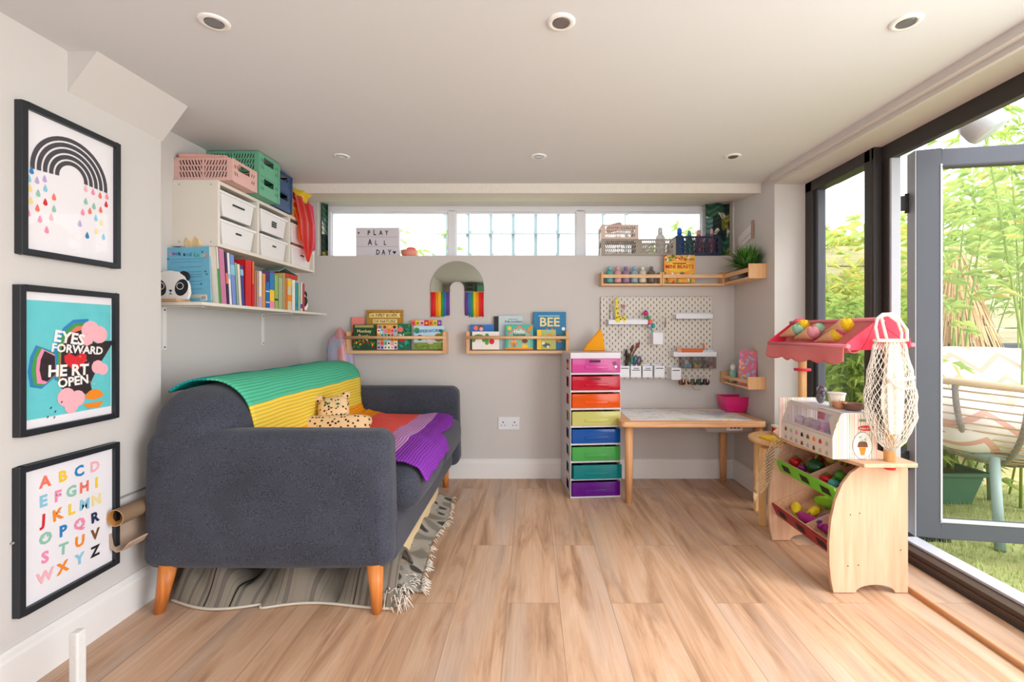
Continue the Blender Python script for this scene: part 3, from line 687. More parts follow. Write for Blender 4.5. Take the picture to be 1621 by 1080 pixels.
# ---------------- cardboard tubes, cable, white post at the left ----------------
card = C('cardboard', '#c9a482', rough=.8); cin = C('cardboard_inner', '#b0793f', rough=.9)
x, y, z = -1.382, 1.575, .374
m = MB(); n = 28; V = []; rr = .028
for i, (r, yy) in enumerate(((rr, 0), (rr, 1.3))):
    for k in range(n): a = 2*PI*k/n; V.append((r*math.cos(a), yy, r*math.sin(a)))
m.add(V, [(k, (k+1) % n, n+(k+1) % n, n+k) for k in range(n)], card, True)
V = [(v[0]*.92, v[1], v[2]*.92) for v in V]; m.add(V, [(k, (k+1) % n, n+(k+1) % n, n+k) for k in range(n)], cin, True)
m.lathe((0, 0, 0), [(rr*.92, 0), (rr, 0)], card, n, ax=(0, 1, 0)) if 0 else m.add([(r*math.cos(2*PI*k/n), 0, r*math.sin(2*PI*k/n)) for r in (rr, rr*.92) for k in range(n)], [(k, (k+1) % n, n+(k+1) % n, n+k) for k in range(n)], card)
o = m.build('cardboard_tube', loc=(x, y, z), weld=2); tag(o, 'hollow round cardboard tube end between the wall and the sofa arm', 'tube')
m = MB(); pr = [(-.038, .345), (-.036, .30), (-.03, .27), (-.01, .255), (.012, .26), (.035, .285)]
m.prism(Fr((0, 0, 0), (1, 0, 0), (0, 0, 1)), [(a, b-.255) for a, b in pr] + [(a*.93, b-.255+.004) for a, b in reversed(pr)], -1.2, 0, C('kraft_paper', '#b9a08c', rough=.8))
o = m.build('kraft_paper_roll', loc=(x+.005, y+.01, .255)); tag(o, 'torn brown kraft paper roll hanging below the round cardboard tube', 'paper roll')
o = MB().tube([(0, 0, 0), (0, .3, .004), (0, .62, .01)], .003, C('cable_grey', '#9c9894'), 6).build('cable', loc=(-1.414, 1.62-.33, H-.575)); tag(o, 'thin grey cable running along the left wall above the cardboard tube', 'cable')
m = MB().rbox(-.012, .012, -.014, .014, 0, .205, M('worn_white_paint', '#dcdad9', .5, var=.08, vs=80), r=.005); m.box(-.02, .02, -.02, .02, 0, .008, trimw)
o = m.build('white_post', loc=(-1.195, 1.25, 0)); tag(o, 'short worn white upright post standing on the floor below the alphabet chart', 'post')
# socket
sk = thing('wall_socket', 'white double wall socket above the back skirting board', 'socket', (W(805.5, 0, 3.233)[0], 3.233, H-143/232))
MB().box(-.073, .073, -.008, 0, -.043, .043, upvc).build('faceplate', sk, bevel=.002)
m = MB(); f = FY(0, -.008, 0)
for s in (-1, 1):
    m.rect(f, s*.039-.0035, s*.039+.0035, .002, .012, INK); m.rect(f, s*.039-.0145, s*.039-.0085, -.017, -.011, INK); m.rect(f, s*.039+.0085, s*.039+.0145, -.017, -.011, INK)
m.build('socket_holes', sk)
for s in (-1, 1): MB().box(s*.01-.006, s*.01+.006, -.012, -.008, .002, .02, upvc).build('switch', sk, bevel=.001)
# ---------------- white wall cabinet with six tubs ----------------
mel = M('white_melamine', '#e6ded2', .5, var=.02)
tubm = clear('milky_plastic', '#eeeef0', .9, .35); rimm = C('tub_rim', '#efeeee', rough=.35)
CX0, CX1, CY0, CY1, CZ0, CZ1 = -1.573, -1.373, 2.08, 3.01, 1.371, 1.663
cb_ = thing('wall_cabinet', 'white open wall cabinet holding six labelled tubs above the bookshelf', 'cabinet', (CX0, CY0, CZ0))
w_, l_, h_ = CX1-CX0, CY1-CY0, CZ1-CZ0
MB().box(0, w_, 0, .016, 0, h_, mel).build('side_panel', cb_, bevel=.001)
MB().box(0, w_, l_-.016, l_, 0, h_, mel).build('side_panel', cb_, bevel=.001)
MB().box(0, w_, .016, l_-.016, 0, .016, mel).build('bottom_panel', cb_, bevel=.001)
MB().box(0, w_, .016, l_-.016, h_-.016, h_, mel).build('top_panel', cb_, bevel=.001)
for q in (1, 2): MB().box(0, w_, l_*q/3-.008, l_*q/3+.008, .016, h_-.016, mel).build('divider', cb_, bevel=.001)
MB().box(0, .006, .016, l_-.016, .016, h_-.016, mel).build('back_panel', cb_)
m = MB()
for a, b in ((.03, .02), (.17, .02), (.03, h_-.02), (.17, h_-.02)): m.cyl((a, -.0012, b), (a, .002, b), .0035, C('screw_cap', '#b3a998'), n=10)
m.build('screws', cb_)['kind'] = 'stuff'
tape = C('black_label_tape', '#26262a'); lett = C('label_print', '#d9d9dc')
tubs = [(0, 1, 'white tub with a long black label at top left of the wall cabinet', .045), (0, 0, 'white tub with a short black label at bottom left of the wall cabinet', .02),
        (1, 1, 'white tub with a three line black label in the upper middle of the wall cabinet', .022), (1, 0, 'white tub with a tiny black label in the lower middle of the wall cabinet', .016),
        (2, 1, 'white tub at top right of the wall cabinet, partly behind the red scarf', .022), (2, 0, 'white tub with orange beads on top at bottom right of the wall cabinet', .022)]
tub0 = None
for c_, r_, lb, lw in tubs:
    y = CY0+l_*(c_+.5)/3; z = CZ0+.017+(.128 if r_ else 0)
    if tub0 is None:
        tub0 = thing('storage_tub', lb, 'tub', (CX0+.103, y, z), group='white tubs in the wall cabinet')
        m = MB(); hw = [(.088, .105), (.093, .128)]
        V = [(sx*hw[k][0], sy*hw[k][1], (0, .108)[k]) for k in (0, 1) for sx, sy in ((-1, -1), (1, -1), (1, 1), (-1, 1))]
        m.add(V, [(3, 2, 1, 0), (0, 1, 5, 4), (1, 2, 6, 5), (2, 3, 7, 6), (3, 0, 4, 7)], C('milky_tub', '#e8e6e6', rough=.4))
        m.build('tub_body', tub0, bevel=.004)
        MB().box(-.094, .094, -.138, -.128, .100, .110, rimm).box(-.094, .094, .128, .138, .100, .110, rimm).box(.088, .098, -.138, .138, .098, .110, rimm).box(-.094, -.088, -.138, .138, .100, .110, rimm).build('rim', tub0, bevel=.002)
        tl = [(tub0, lw, 1)]
    else: tl.append((dup(tub0, None, (CX0+.103, y, z), 0, lb), lw, 3 if c_ == 1 and r_ else 1))
for t_, lw, n_ in tl:
    m = MB()
    for k in range(n_): m.box(.0925-.0005*k, .0945-.0005*k, -lw, lw, .062-.011*k, .070-.011*k, tape)
    m.build('label_strip', t_)
# ---------------- folding crates ----------------
def crate_parts(t, w, d, h, mt, slots=7):
    """w along X, d along Y, open top"""
    th = .004
    for s in (-1, 1):
        m = MB(); y0, y1 = sorted((s*d/2, s*(d/2-th)))
        hw = w/2
        for a, b in ((0, .14*h), (.90*h, h), (.385*h, .43*h), (.635*h, .68*h)): m.box(-hw+.012, hw-.012, y0, y1, a, b, mt)
        for a, b in ((-hw, -hw+.02), (hw-.02, hw), (-.004, .004)): m.box(a, b, y0-.001, y1+.001, 0, h, mt)
        for r0, r1 in ((.14, .385), (.43, .635), (.68, .90)):
            for half in (-1, 1):
                xs = .008; xe = hw-.022; n = slots; dx = (xe-xs)/n; sl = dx*.55*(1 if half > 0 else 1)
                for k in range(n+1):
                    xa = xs+dx*k; ww = dx*.38
                    P = [(half*(xa-ww/2), r0*h), (half*(xa+ww/2), r0*h), (half*(xa+ww/2+sl), r1*h), (half*(xa-ww/2+sl), r1*h)]
                    V = [(x, y0, z) for x, z in P]+[(x, y1, z) for x, z in P]
                    m.add(V, [(0, 1, 2, 3), (7, 6, 5, 4), (0, 4, 5, 1), (1, 5, 6, 2), (2, 6, 7, 3), (3, 7, 4, 0)], mt)
        m.box(-hw, hw, y0-.003*(s < 0), y1+.003*(s > 0), .955*h, h, mt)
        m.build('side_panel', t)
    for s in (-1, 1):
        m = MB(); x0, x1 = sorted((s*w/2, s*(w/2-th))); hd = d/2
        m.box(x0, x1, -hd, hd, 0, .12*h, mt).box(x0, x1, -hd, hd, .88*h, h, mt).box(x0, x1, -hd, -hd*.48, .12*h, .88*h, mt).box(x0, x1, hd*.48, hd, .12*h, .88*h, mt).box(x0, x1, -hd*.48, hd*.48, .12*h, .58*h, mt)
        m.box(x0-.004*(s < 0), x1+.004*(s > 0), -hd, -hd+.012, .0, h, mt).box(x0-.004*(s < 0), x1+.004*(s > 0), hd-.012, hd, 0, h, mt)
        m.box(x0-.003*(s < 0), x1+.003*(s > 0), -hd, hd, .95*h, h, mt)
        f = Fr((s*(w/2+.0005), 0, 0), (0, s, 0), (0, 0, 1)); dk_ = C('slot_shadow', '#3a3534')
        for a in (-.72, -.56, .56, .72):
            for b in (.3, .62):
                q = .012 if a < 0 else -.012
                m.poly(f, [(a*hd, b*h), (a*hd+.004, b*h), (a*hd+.004-q*.5, b*h+.016), (a*hd-q*.5, b*h+.016)], dk_, .0006)
        m.build('end_panel', t)
    MB().box(-w/2+th, w/2-th, -d/2+th, d/2-th, .002, .006, mt).build('base', t)
cp = {k: M('crate_'+k, v, .45, var=.03) for k, v in dict(pink='#dfb3ab', green='#69ad8c', blue='#2f4a74', yellow='#d9b64a', sand='#dcc6b8', taupe='#a3988c', navy='#1d2a45').items()}
protos = {}
def crate(color, label, x, y, z, w=.25, d=.19, h=.103, rz=0, group=None):
    k = (color, w, d, h)
    if k in protos: return dup(protos[k], None, (x, y, z), rz, label)
    t = thing('folding_crate', label, 'crate', (x, y, z), rz, group); crate_parts(t, w, d, h, cp[color]); protos[k] = t
    return t
ct = CZ1+.001; GC = 'folding crates on top of the wall cabinet'
crate('pink', 'small pink slotted crate at the left end on top of the wall cabinet', -1.445, 2.185, ct, .25, .19, .100, 0, GC)
crate('green', 'mint green slotted crate, lower one of the green pair on the cabinet', -1.445, 2.392, ct, .25, .19, .103, 0, GC)
crate('green', 'mint green slotted crate, upper one of the green pair by the ceiling', -1.445, 2.392, ct+.104, .25, .19, .103)
crate('blue', 'dark blue slotted crate, lower one of the blue pair on the cabinet', -1.465, 2.60, ct, .215, .19, .103, 0, GC)
crate('blue', 'dark blue slotted crate, upper one of the blue pair by the ceiling', -1.465, 2.60, ct+.104, .215, .19, .103)
crate('yellow', 'yellow slotted crate under the scarves at the right end of the cabinet', -1.475, 2.80, ct, .19, .16, .103, 0, GC)
pb = C('peach_paper', '#e8b9a2'); o = MB().rbox(-.10, .10, -.07, .07, 0, .022, C('folded_pink_cloth', '#e6a99b'), r=.008).build('folded_cloth', loc=(-1.465, 2.17, ct+.1), rz=.12); tag(o, 'folded pink cloth lying on the small pink crate', 'cloth')
# scarves
def silk(name, h, op=.8):
    if name in MC: return MC[name]
    m, nt, p = newmat(name); MC[name] = m; p.inputs['Base Color'].default_value = lin(h); p.inputs['Roughness'].default_value = .4; p.inputs['Sheen Weight'].default_value = .4
    no = N(nt, 'ShaderNodeTexNoise'); no.inputs['Scale'].default_value = 9; tc = N(nt, 'ShaderNodeTexCoord'); nt.links.new(tc.outputs['Object'], no.inputs['Vector'])
    t = N(nt, 'ShaderNodeBsdfTransparent'); t.inputs[0].default_value = lin(h); mr = N(nt, 'ShaderNodeMapRange'); mr.inputs['To Min'].default_value = op-.2; mr.inputs['To Max'].default_value = op+.15; nt.links.new(no.outputs['Fac'], mr.inputs['Value'])
    mx = N(nt, 'ShaderNodeMixShader'); nt.links.new(mr.outputs[0], mx.inputs[0]); nt.links.new(t.outputs[0], mx.inputs[1]); nt.links.new(p.outputs[0], mx.inputs[2]); nt.links.new(mx.outputs[0], nt.nodes['Material Output'].inputs[0])
    return m
def drape(pts, wid, mt, name, label, loc, folds=5, amp=.012, point=True, dirw=(0, 1, 0)):
    P = [Vector(p) for p in pts]; dw = Vector(dirw)
    def fn(u, v):
        s = v*(len(P)-1); i = min(int(s), len(P)-2); t = s-i; c = P[i].lerp(P[i+1], t)
        ww = wid[i]+(wid[i+1]-wid[i])*t
        side = dw.cross(Vector((0, 0, 1)))
        return c + dw*(u-.5)*ww + side*(amp*math.sin(u*folds*6.3+v*3)) + Vector((0, 0, amp*.5*math.sin(u*folds*5+v*7)))
    o = MB().grid(fn, 36, 24, mt).build(name, loc=loc, weld=False); tag(o, label, 'scarf'); return o
z0 = .105
drape([(-.06, .0, z0), (.02, .0, z0+.05), (.10, .0, z0+.035), (.135, .0, -.01), (.14, .0, -.10), (.138, .01, -.18), (.136, .01, -.245)], [.12, .17, .19, .19, .18, .12, .02], silk('red_silk', '#e8281a', .55), 'play_scarf', 'sheer red play scarf hanging over the front of the wall cabinet', (-1.475, 2.84, ct), 2.3, .005)
drape([(-.07, .0, z0+.0), (0, 0, z0+.045), (.06, .0, z0+.03), (.118, 0, -.02), (.122, 0, -.13)], [.06, .09, .09, .07, .04], silk('orange_silk', '#ff7a1a', .8), 'play_scarf', 'orange play scarf tucked between the red scarf and the yellow crate', (-1.475, 2.79, ct), 2, .004)
drape([(-.05, .0, z0+.02), (.02, .0, z0+.06), (.10, .0, z0+.02), (.122, .0, -.05), (.128, 0, -.16)], [.06, .08, .09, .06, .03], silk('pink_silk', '#ec4c88', .7), 'play_scarf', 'pink edged play scarf hanging at the right end of the wall cabinet', (-1.475, 2.935, ct), 3, .008)
m = MB(); m.sph((0, 0, 0), (.075, .06, .045), silk('yellow_silk', '#e8c411', .8), 26)
for i, v in enumerate(m.V): r = 1+.16*math.sin(v[0]*90+v[2]*70)+.1*math.sin(v[1]*120); m.V[i] = (v[0]*r, v[1]*r, v[2]*r)
o = m.build('play_scarf', loc=(-1.425, 2.88, ct+.158)); tag(o, 'yellow play scarf bunched up on top of the yellow crate', 'scarf')
# orange beads on the last tub
m = MB(); ob = C('orange_bead', '#d8832c', rough=.3)
for i in range(46): m.sph((rnd.uniform(-.07, .085), -.11+.22*i/46, rnd.uniform(.0, .012)), .006, ob, 6)
o = m.build('bead_string', loc=(CX0+.105, CY0+l_*2.5/3, CZ0+.017+.116)); tag(o, 'string of orange beads lying on the bottom right tub', 'beads', kind='stuff')

# ---------------- bookshelf on the left wall ----------------
SX, ST = -1.352, 1.119
sh = thing('wall_shelf', 'long white wall shelf of books on two white brackets', 'shelf', (-1.573, 1.95, ST))
MB().box(0, SX+1.573, 0, 1.19, -.014, 0, mel).build('board', sh, bevel=.001)
for y in (.07, .82):
    MB().box(.0, .004, y, y+.022, -.20, -.014, trimw).box(.0, .17, y, y+.022, -.018, -.014, trimw).build('bracket', sh)
    m = MB()
    for z in (-.03, -.19): m.sph((.005, y+.011, z), .0035, INK, 8)
    m.build('screw', sh)['kind'] = 'stuff'
pages = C('book_pages', '#e9e0cf')
def shelfbook(label, y, th, h, col, lean=0, depth=.15, stripe=None, txt=None, tc=None, front=0):
    t = thing('book', label, 'book', (SX-.012+front, y, ST+.0005), group='books on the white wall shelf')
    sh_ = Matrix.Shear('XZ', 4, (0, 0)) if 0 else Matrix(((1, 0, 0, 0), (0, 1, -lean, 0), (0, 0, 1, 0), (0, 0, 0, 1)))
    m = MB().box(-depth, 0, 0, .0016, 0, h, col).box(-depth, 0, th-.0016, th, 0, h, col).box(-.0016, 0, 0, th, 0, h, col)
    f = FX(0, 0, 0)
    if stripe:
        for (a, b, c) in stripe: m.rect(f, .0, th, a*h, b*h, c, .0004)
    if txt: m.text(f, txt, th*.5+.0035, h*.5, min(.011, th*.8), tc or WHT, .0008, .01, -PI/2) if 0 else m.text(f, txt, th*.32, h*.5, min(.012, th*.9), tc or WHT, .0008, .01, -PI/2)
    m.xf(sh_); m.build('cover', t)
    m = MB().box(-depth+.003, -.0016, .0016, th-.0016, .002, h-.002, pages); m.xf(sh_); m.build('pages', t)
    return t
def CB(h): return M('cover_'+h, h, .45, var=.10, vs=35)
Y0 = 2.075
BK = [  # label, thickness, height, colour, lean, stripes
 ('white hardback book directly right of the blue Look and Learn book', .009, .245, '#e6ded0', .09, [(0, .62, GRN)]),
 ('pink speckled thick book, tallest pink one on the shelf', .024, .242, '#c97a9e', .09, None),
 ('narrow dark purple book beside the pink speckled one', .010, .232, '#3b2350', .08, [(.4, .6, CORAL)]),
 ('white and light blue spined book with speckles', .012, .232, '#e4e9ee', .09, [(.5, .6, LBLU)]),
 ('periwinkle blue glittery book', .020, .228, '#7a8fd0', .09, [(.6, .8, LBLU)]),
 ('thin pale green book leaning beside the periwinkle one', .010, .196, '#8fb6a4', .09, None),
 ('cream spined picture book leaning before the red one', .014, .192, '#e9dccb', .09, None),
 ('indigo paperback leaning against the red book', .014, .19, '#3c3f93', .09, [(.75, .9, LBLU)]),
 ('large bright red book with an orange spine, biggest on the shelf', .034, .222, '#cf1f1f', .0, None),
 ('orange spined book beside the large red one', .012, .222, '#f06a2a', .0, [(.0, .5, RED)]),
 ('rust brown thin book', .012, .180, '#b07560', 0, None),
 ('thin tan book beside the rust brown one', .010, .178, '#c9a58f', 0, None),
 ('white book with a tiny red figure on the spine', .018, .182, '#efe9e0', 0, [(0, .3, LIL)]),
 ('orange tan paperback behind the blue wavy one', .020, .174, '#d9954c', 0, None),
 ('bright blue wavy edged book, shortest near the middle', .022, .135, '#1769b4', 0, [(.62, .66, WHT), (.2, .24, WHT)]),
 ('purple hardback with a blue and lime spine', .028, .195, '#6a4f86', 0, [(.5, .95, BLU), (.2, .5, YEL), (0, .2, PINK)]),
 ('lime green thick book', .024, .180, '#94b956', 0, [(.25, .3, INK)]),
 ('sage green hardback right of the lime one', .028, .172, '#a9b393', 0, None),
 ('thin olive and cream book', .012, .20, '#c3b36a', 0, None),
 ('orange and blue striped thin book', .016, .17, '#d97b3e', 0, [(0, .9, NAVY)] and None),
 ('cream book with an orange blob on its spine', .030, .178, '#d8cba4', 0, [(.28, .48, ORG), (.75, .95, YEL)]),
 ('white thick board book', .024, .176, '#f0ece6', 0, None),
 ('teal spined book between the white and mint ones', .020, .165, '#2f9c9c', 0, [(.15, .25, BLU)]),
 ('mint green book right of the teal spined one', .018, .163, '#a5c9a6', 0, None),
 ('white and red thin book next to the far panda bookend', .014, .172, '#efe4e0', 0, [(.1, .25, PUR)]),
 ('red paperback, last one before the far panda bookend', .016, .168, '#c93a46', 0, None)]
tot = sum(b[1] for b in BK); kk = (2.86-Y0)/tot; y = Y0
for lb, th, h, hx_, ln, st_ in BK:
    th *= kk; shelfbook(lb, y+ (.02 if ln else 0)*0, th*.96, h, CB(hx_), ln*1.0, stripe=st_, txt=None); y += th
# the long lying red and teal books above the short ones
for lb, y_, L, z, hx_, d_ in (('red book lying flat across the tops of the shorter books', 2.56, .16, .1825, '#c4391f', .10),):
    o = MB().box(-d_, 0, 0, L, 0, .026, CB(hx_)).build('lying_book', loc=(SX-.03, y_+.09, ST+z)); tag(o, lb, 'book')
t = thing('book', 'grey green open book lying like a roof over the red one', 'book', (SX-.03, 2.60, ST+.21), group='books on the white wall shelf')
MB().add([(0, 0, .0), (0, .07, .028), (0, .21, .0), (-.1, 0, .0), (-.1, .07, .028), (-.1, .21, .0)], [(0, 1, 4, 3), (1, 2, 5, 4)], CB('#7d9a90')).build('cover', t, solid=.004)
# big blue book facing out
def facebook(label, u0, u1, v0, v1, Y, hx_, group=None, th=.010, tilt=0, name='picture_book', art=None, yaw=0, roll=0, parts='pages'):
    x0, _, z1 = W(u0, v0, Y); x1, _, z0_ = W(u1, v1, Y); w = x1-x0; h = z1-z0_
    t = thing(name, label, 'book', ((x0+x1)/2, Y, z0_), yaw, group); t.rotation_euler.x = tilt; t.rotation_euler.y = roll
    c = CB(hx_)
    m = MB().box(-w/2, w/2, 0, .0015, 0, h, c).box(-w/2, w/2, th-.0015, th, 0, h, c).box(-w/2, -w/2+.0015, 0, th, 0, h, c)
    m.build('cover', t)
    MB().box(-w/2+.002, w/2-.002, .0015, th-.0015, .002, h-.002, pages).build('pages', t)
    if art:
        m = MB(); art(m, FY(0, 0, 0), w, h); m.build('cover_print', t)
    return t
def art_ll(m, f, w, h):
    cs = [PINK, PUR, BLU, NAVY, NAVY, TEAL, BLU, GRN, TEAL, SAGE, YEL, CORAL, ORG]
    s = 'Look and Learn'
    j = 0; x = -w*.36
    for ch in s:
        if ch == ' ': x += .008; continue
        m.text(f, ch, x, h*.87-(x+w*.36)*.10, .023, cs[j % 13], .001, .03, -.06); x += .0128; j += 1
    for q, ww in ((.78, .8), (.73, .7)): m.rect(f, -w*ww/2, w*ww/2, h*q, h*(q+.006), BLU)
    for q in (.64, .55, .50, .46, .38, .32, .24): m.rect(f, -w*.18, w*.32, h*q, h*q+.001, NAVY)
    m.rect(f, -w*.42, w*.42, .02, .036, C('print_beige', '#c9bfae'), .0008); m.rect(f, w*.27, w*.42, .008, .03, WHT, .001)
    for k in range(8): m.rect(f, w*.285+k*.0028, w*.285+k*.0028+.0013, .011, .028, INK, .0013)
    m.disc(f, -w*.05, .034, .012, BRN, .0012); m.disc(f, -w*.05-.004, .036, .004, LYEL, .0016); m.disc(f, -w*.05+.004, .036, .004, LYEL, .0016)
    for x, y in ((-.42, .8), (.35, .9), (.4, .55), (.43, .5), (.3, .33)): m.poly(f, [(x*w+.005*math.cos(a*PI/5)*(1 if a % 2 else .45), y*h+.005*math.sin(a*PI/5)*(1 if a % 2 else .45)) for a in range(10)], NAVY)
t = facebook('large light blue Look and Learn book standing at the left end of the shelf', 262, 333, 391, 480, 2.045, '#6fb2cf', th=.008, art=art_ll, yaw=0, roll=.0)
t.location.z = ST+.001; t.rotation_euler.y = -.04; t.location.y = 2.05
# panda bookends
pw = C('panda_white', '#ece9e6'); pk = C('panda_black', '#20242c')
def panda(t, face):
    m = MB(); P = []
    m.prism(FY(0, 0, 0), [(-.075, .012), (.07, .012), (.078, .04), (.074, .075), (.058, .108), (.03, .128), (-.005, .134), (-.04, .128), (-.068, .1), (-.08, .05)], 0, -.014, pw); m.build('head', t, bevel=.002)
    m = MB()
    for s in (-1, 1): m.prism(FY(s*.052, 0, .108), [(.022*math.cos(a/12*2*PI), .024*math.sin(a/12*2*PI)) for a in range(12)], -.002, -.012, pk)
    m.build('ears', t)
    m = MB(); f = FY(0, 0, 0)
    for s in (-1, 1):
        m.disc(f, s*.046, .062, .027, pk, .001, ry=.036, rot=s*-.35, n=24); m.arc(f, s*.040, .068, .0125, .015, 0, 360, pw, .0016); m.disc(f, s*.040, .068, .006, INK, .0018)
    m.poly(f, [(-.008, .052), (.008, .052), (.002, .044), (-.002, .044)], INK, .0012); m.rect(f, -.001, .001, .035, .045, INK, .0012); m.rect(f, -.006, .006, .033, .036, INK, .0012)
    m.build('face', t)
t = thing('panda_bookend', 'white and black panda head bookend in front of the blue Look and Learn book', 'bookend', (-1.508, 1.985, ST), rz=0); panda(t, 0)
MB().box(-.05, .068, -.06, .02, 0, .011, wood('beech_block', '#b98a5e', '#d0a577', axis=0)).build('foot', t, bevel=.001)
t = thing('panda_bookend', 'second panda head bookend at the far end of the shelf, seen edge on', 'bookend', (-1.43, 2.885, ST), rz=.95); panda(t, 0)
# wooden ears toy behind blue book
m = MB(); f = FY(0, 0, 0); ply = wood('birch_ply', '#d8b07e', '#ecd0a0', axis=2)
m.prism(f, [(-.036, 0), (-.04, .03), (-.034, .052), (-.018, .032), (-.006, .03), (.004, .055), (.022, .04), (.03, .015), (.03, 0)], 0, -.008, ply)
o = m.build('wooden_fox', loc=(-1.475, 2.075, ST+.240), bevel=.001); tag(o, 'small wooden animal with pointed ears peeking over the blue book', 'toy')
o = MB().box(-.05, .05, 0, .01, 0, .239, mel).build('display_stand', loc=(-1.5, 2.066, ST)); tag(o, 'white stand hidden behind the Look and Learn book, carrying the wooden fox', 'stand')
# ---------------- back wall: racks, books, mirror ----------------
bch = wood('light_beech', '#d9a878', '#ecc79c', axis=0, rough=.45); bchy = wood('light_beech_y', '#d9a878', '#ecc79c', axis=1, rough=.45); bchz = wood('beech_end', '#d59c68', '#e8bd8c', axis=2, rough=.45)
def rack(label, u0, u1, vt, vb, depth=.09, dowel=False, rail=(.35, .6), vrail=None):
    Yf_ = YW-depth; s = 750/Yf_; x0 = (u0-840)/s; x1 = (u1-840)/s; z0 = H+(527-vb)/s; z1 = H+(527-vt)/s; h = z1-z0; w = x1-x0
    t = thing('picture_rack' if dowel else 'spice_rack', label, 'rack', (x0, YW, z0))
    MB().box(0, .012 if not dowel else .022, -depth, 0, 0, h, bchz).build('end_panel', t, bevel=.001)
    MB().box(w-(.012 if not dowel else .022), w, -depth, 0, 0, h, bchz).build('end_panel', t, bevel=.001)
    MB().box(.012, w-.012, -depth+.004, 0, 0, .012 if not dowel else .02, bch).build('shelf', t, bevel=.001)
    ra = (527-vrail[1])/s-(z0-H); rb = (527-vrail[0])/s-(z0-H)
    if dowel: MB().cyl((-.006, -depth-.004, (ra+rb)/2), (w+.002, -depth-.004, (ra+rb)/2), .0105, bch, n=14).build('rail', t)
    else: MB().box(.012, w-.012, -depth, -depth+.01, ra, rb, bch).build('rail', t, bevel=.001)
    return t, z0
# racks behind their books
rack('light wooden picture rack of children books above the sofa end', 548, 706, 525, 560, dowel=True, vrail=(532, 537))
rack('light wooden picture rack of children books beside the rainbow drawers', 738, 901, 525, 560, dowel=True, vrail=(532, 537))
zb = 553.5
def T(s, x, y, z, c, **k): return lambda m, f, w, h: m.text(f, s, x*w, y*h, z, c, **k)
def art_nature(m, f, w, h):
    m.rect(f, -w*.42, w*.42, h*.81, h*.92, LYEL, .0005); m.rect(f, -w*.32, w*.34, h*.66, h*.77, LYEL, .0005)
    m.text(f, 'A FIRST BOOK', 0, h*.83, .027, BRN, .001, .01); m.text(f, 'OF NATURE', 0, h*.68, .027, BRN, .001, .01)
    for i in range(26): m.disc(f, rnd.uniform(-.48, .48)*w, rnd.choice([rnd.uniform(.83, .98), rnd.uniform(0, .4)])*h, .006, rnd.choice([C('olive', '#8a7a2c'), ORG, BRN]), .0007, ry=.003, rot=rnd.random()*3)
def art_monkey(m, f, w, h):
    m.rect(f, -w*.42, w*.42, h*.88, h*.98, C('olive_pale', '#a8a468'), .0005)
    m.text(f, 'Monkey', 0, h*.68, .03, LYEL, .001, .01); m.text(f, 'Puzzle', 0, h*.48, .03, LYEL, .001, .01)
    for i in range(34): m.disc(f, rnd.uniform(-.46, .46)*w, rnd.uniform(.02, .45)*h, .008, rnd.choice([GRN, C('leaf_dark', '#2f5a2c'), BRN, RED, YEL]), .0005+.00002*i, ry=.005, rot=rnd.random()*3)
def art_tiles(m, f, w, h):
    for i in range(6):
        for j in range(5):
            x0, y0 = -w/2+w*i/6, h*j/6
            m.rect(f, x0, x0+w/6, y0, y0+h/6, rnd.choice([PINK, CORAL, YEL, LBLU, ORG, WHT, LIL, SAGE]), .0006); m.disc(f, x0+w/12, y0+h/12, w*.05, rnd.choice([RED, BLU, YEL, INK, GRN, ORG]), .0009)
    for i in range(4): m.disc(f, -w*.36+i*w*.24, h*.9, w*.07, [BLU, BRN, YEL, INK][i], .001)
    m.text(f, 'F', -w*.25, h*.62, .03, WHT, .0014, .03)
def art_jungle(m, f, w, h):
    for i in range(20): m.disc(f, rnd.uniform(-.4, .4)*w, rnd.uniform(.05, .95)*h, .015, rnd.choice([TEAL, GRN, C('deep_green', '#145a46')]), .0005+.00003*i, ry=.006, rot=rnd.random()*3)
    m.text(f, 'IN', -w*.2, h*.45, .04, WHT, .002, .03); m.disc(f, -w*.25, h*.78, .018, CORAL, .0016); m.disc(f, -w*.15, h*.36, .02, RED, .0016, ry=.01)
def art_worm(m, f, w, h):
    m.rect(f, -w/2, w/2, h*.28, h, C('sky_print', '#bfe0ee'), .0003); m.rect(f, -w/2, w/2, 0, h*.3, C('moss', '#7f9a3c'), .0004)
    m.text(f, 'SUPERWORM', 0, h*.72, .029, C('title_blue', '#2c5fa8'), .0014, .02, .05)
    for x, y, r, c in ((-.3, .5, .02, BRN), (.32, .5, .03, C('olive', '#8a7a2c')), (.0, .45, .012, WHT), (.15, .48, .01, CORAL), (-.4, .8, .02, GRN), (.44, .75, .015, GRN)): m.disc(f, x*w, y*h, r, c, .0008)
    m.arc(f, .05*w, .42*h, .02, .03, 180, 360, LPINK, .001); 
    for i in range(20): m.disc(f, rnd.uniform(-.46, .46)*w, rnd.uniform(.02, .28)*h, .008, rnd.choice([GRN, BRN, C('moss2', '#5c7a2c')]), .0007, ry=.004)
def art_fruit(m, f, w, h):
    for i in range(7): m.rect(f, -w/2+w*i/7, -w/2+w*(i+1)/7, h*.8, h, [CORAL, YEL, LPINK, RED, ORG, YEL, PUR][i], .0006); m.disc(f, -w/2+w*(i+.5)/7, h*.9, .008, [RED, GRN, PUR, YEL, RED, GRN, PINK][i], .001)
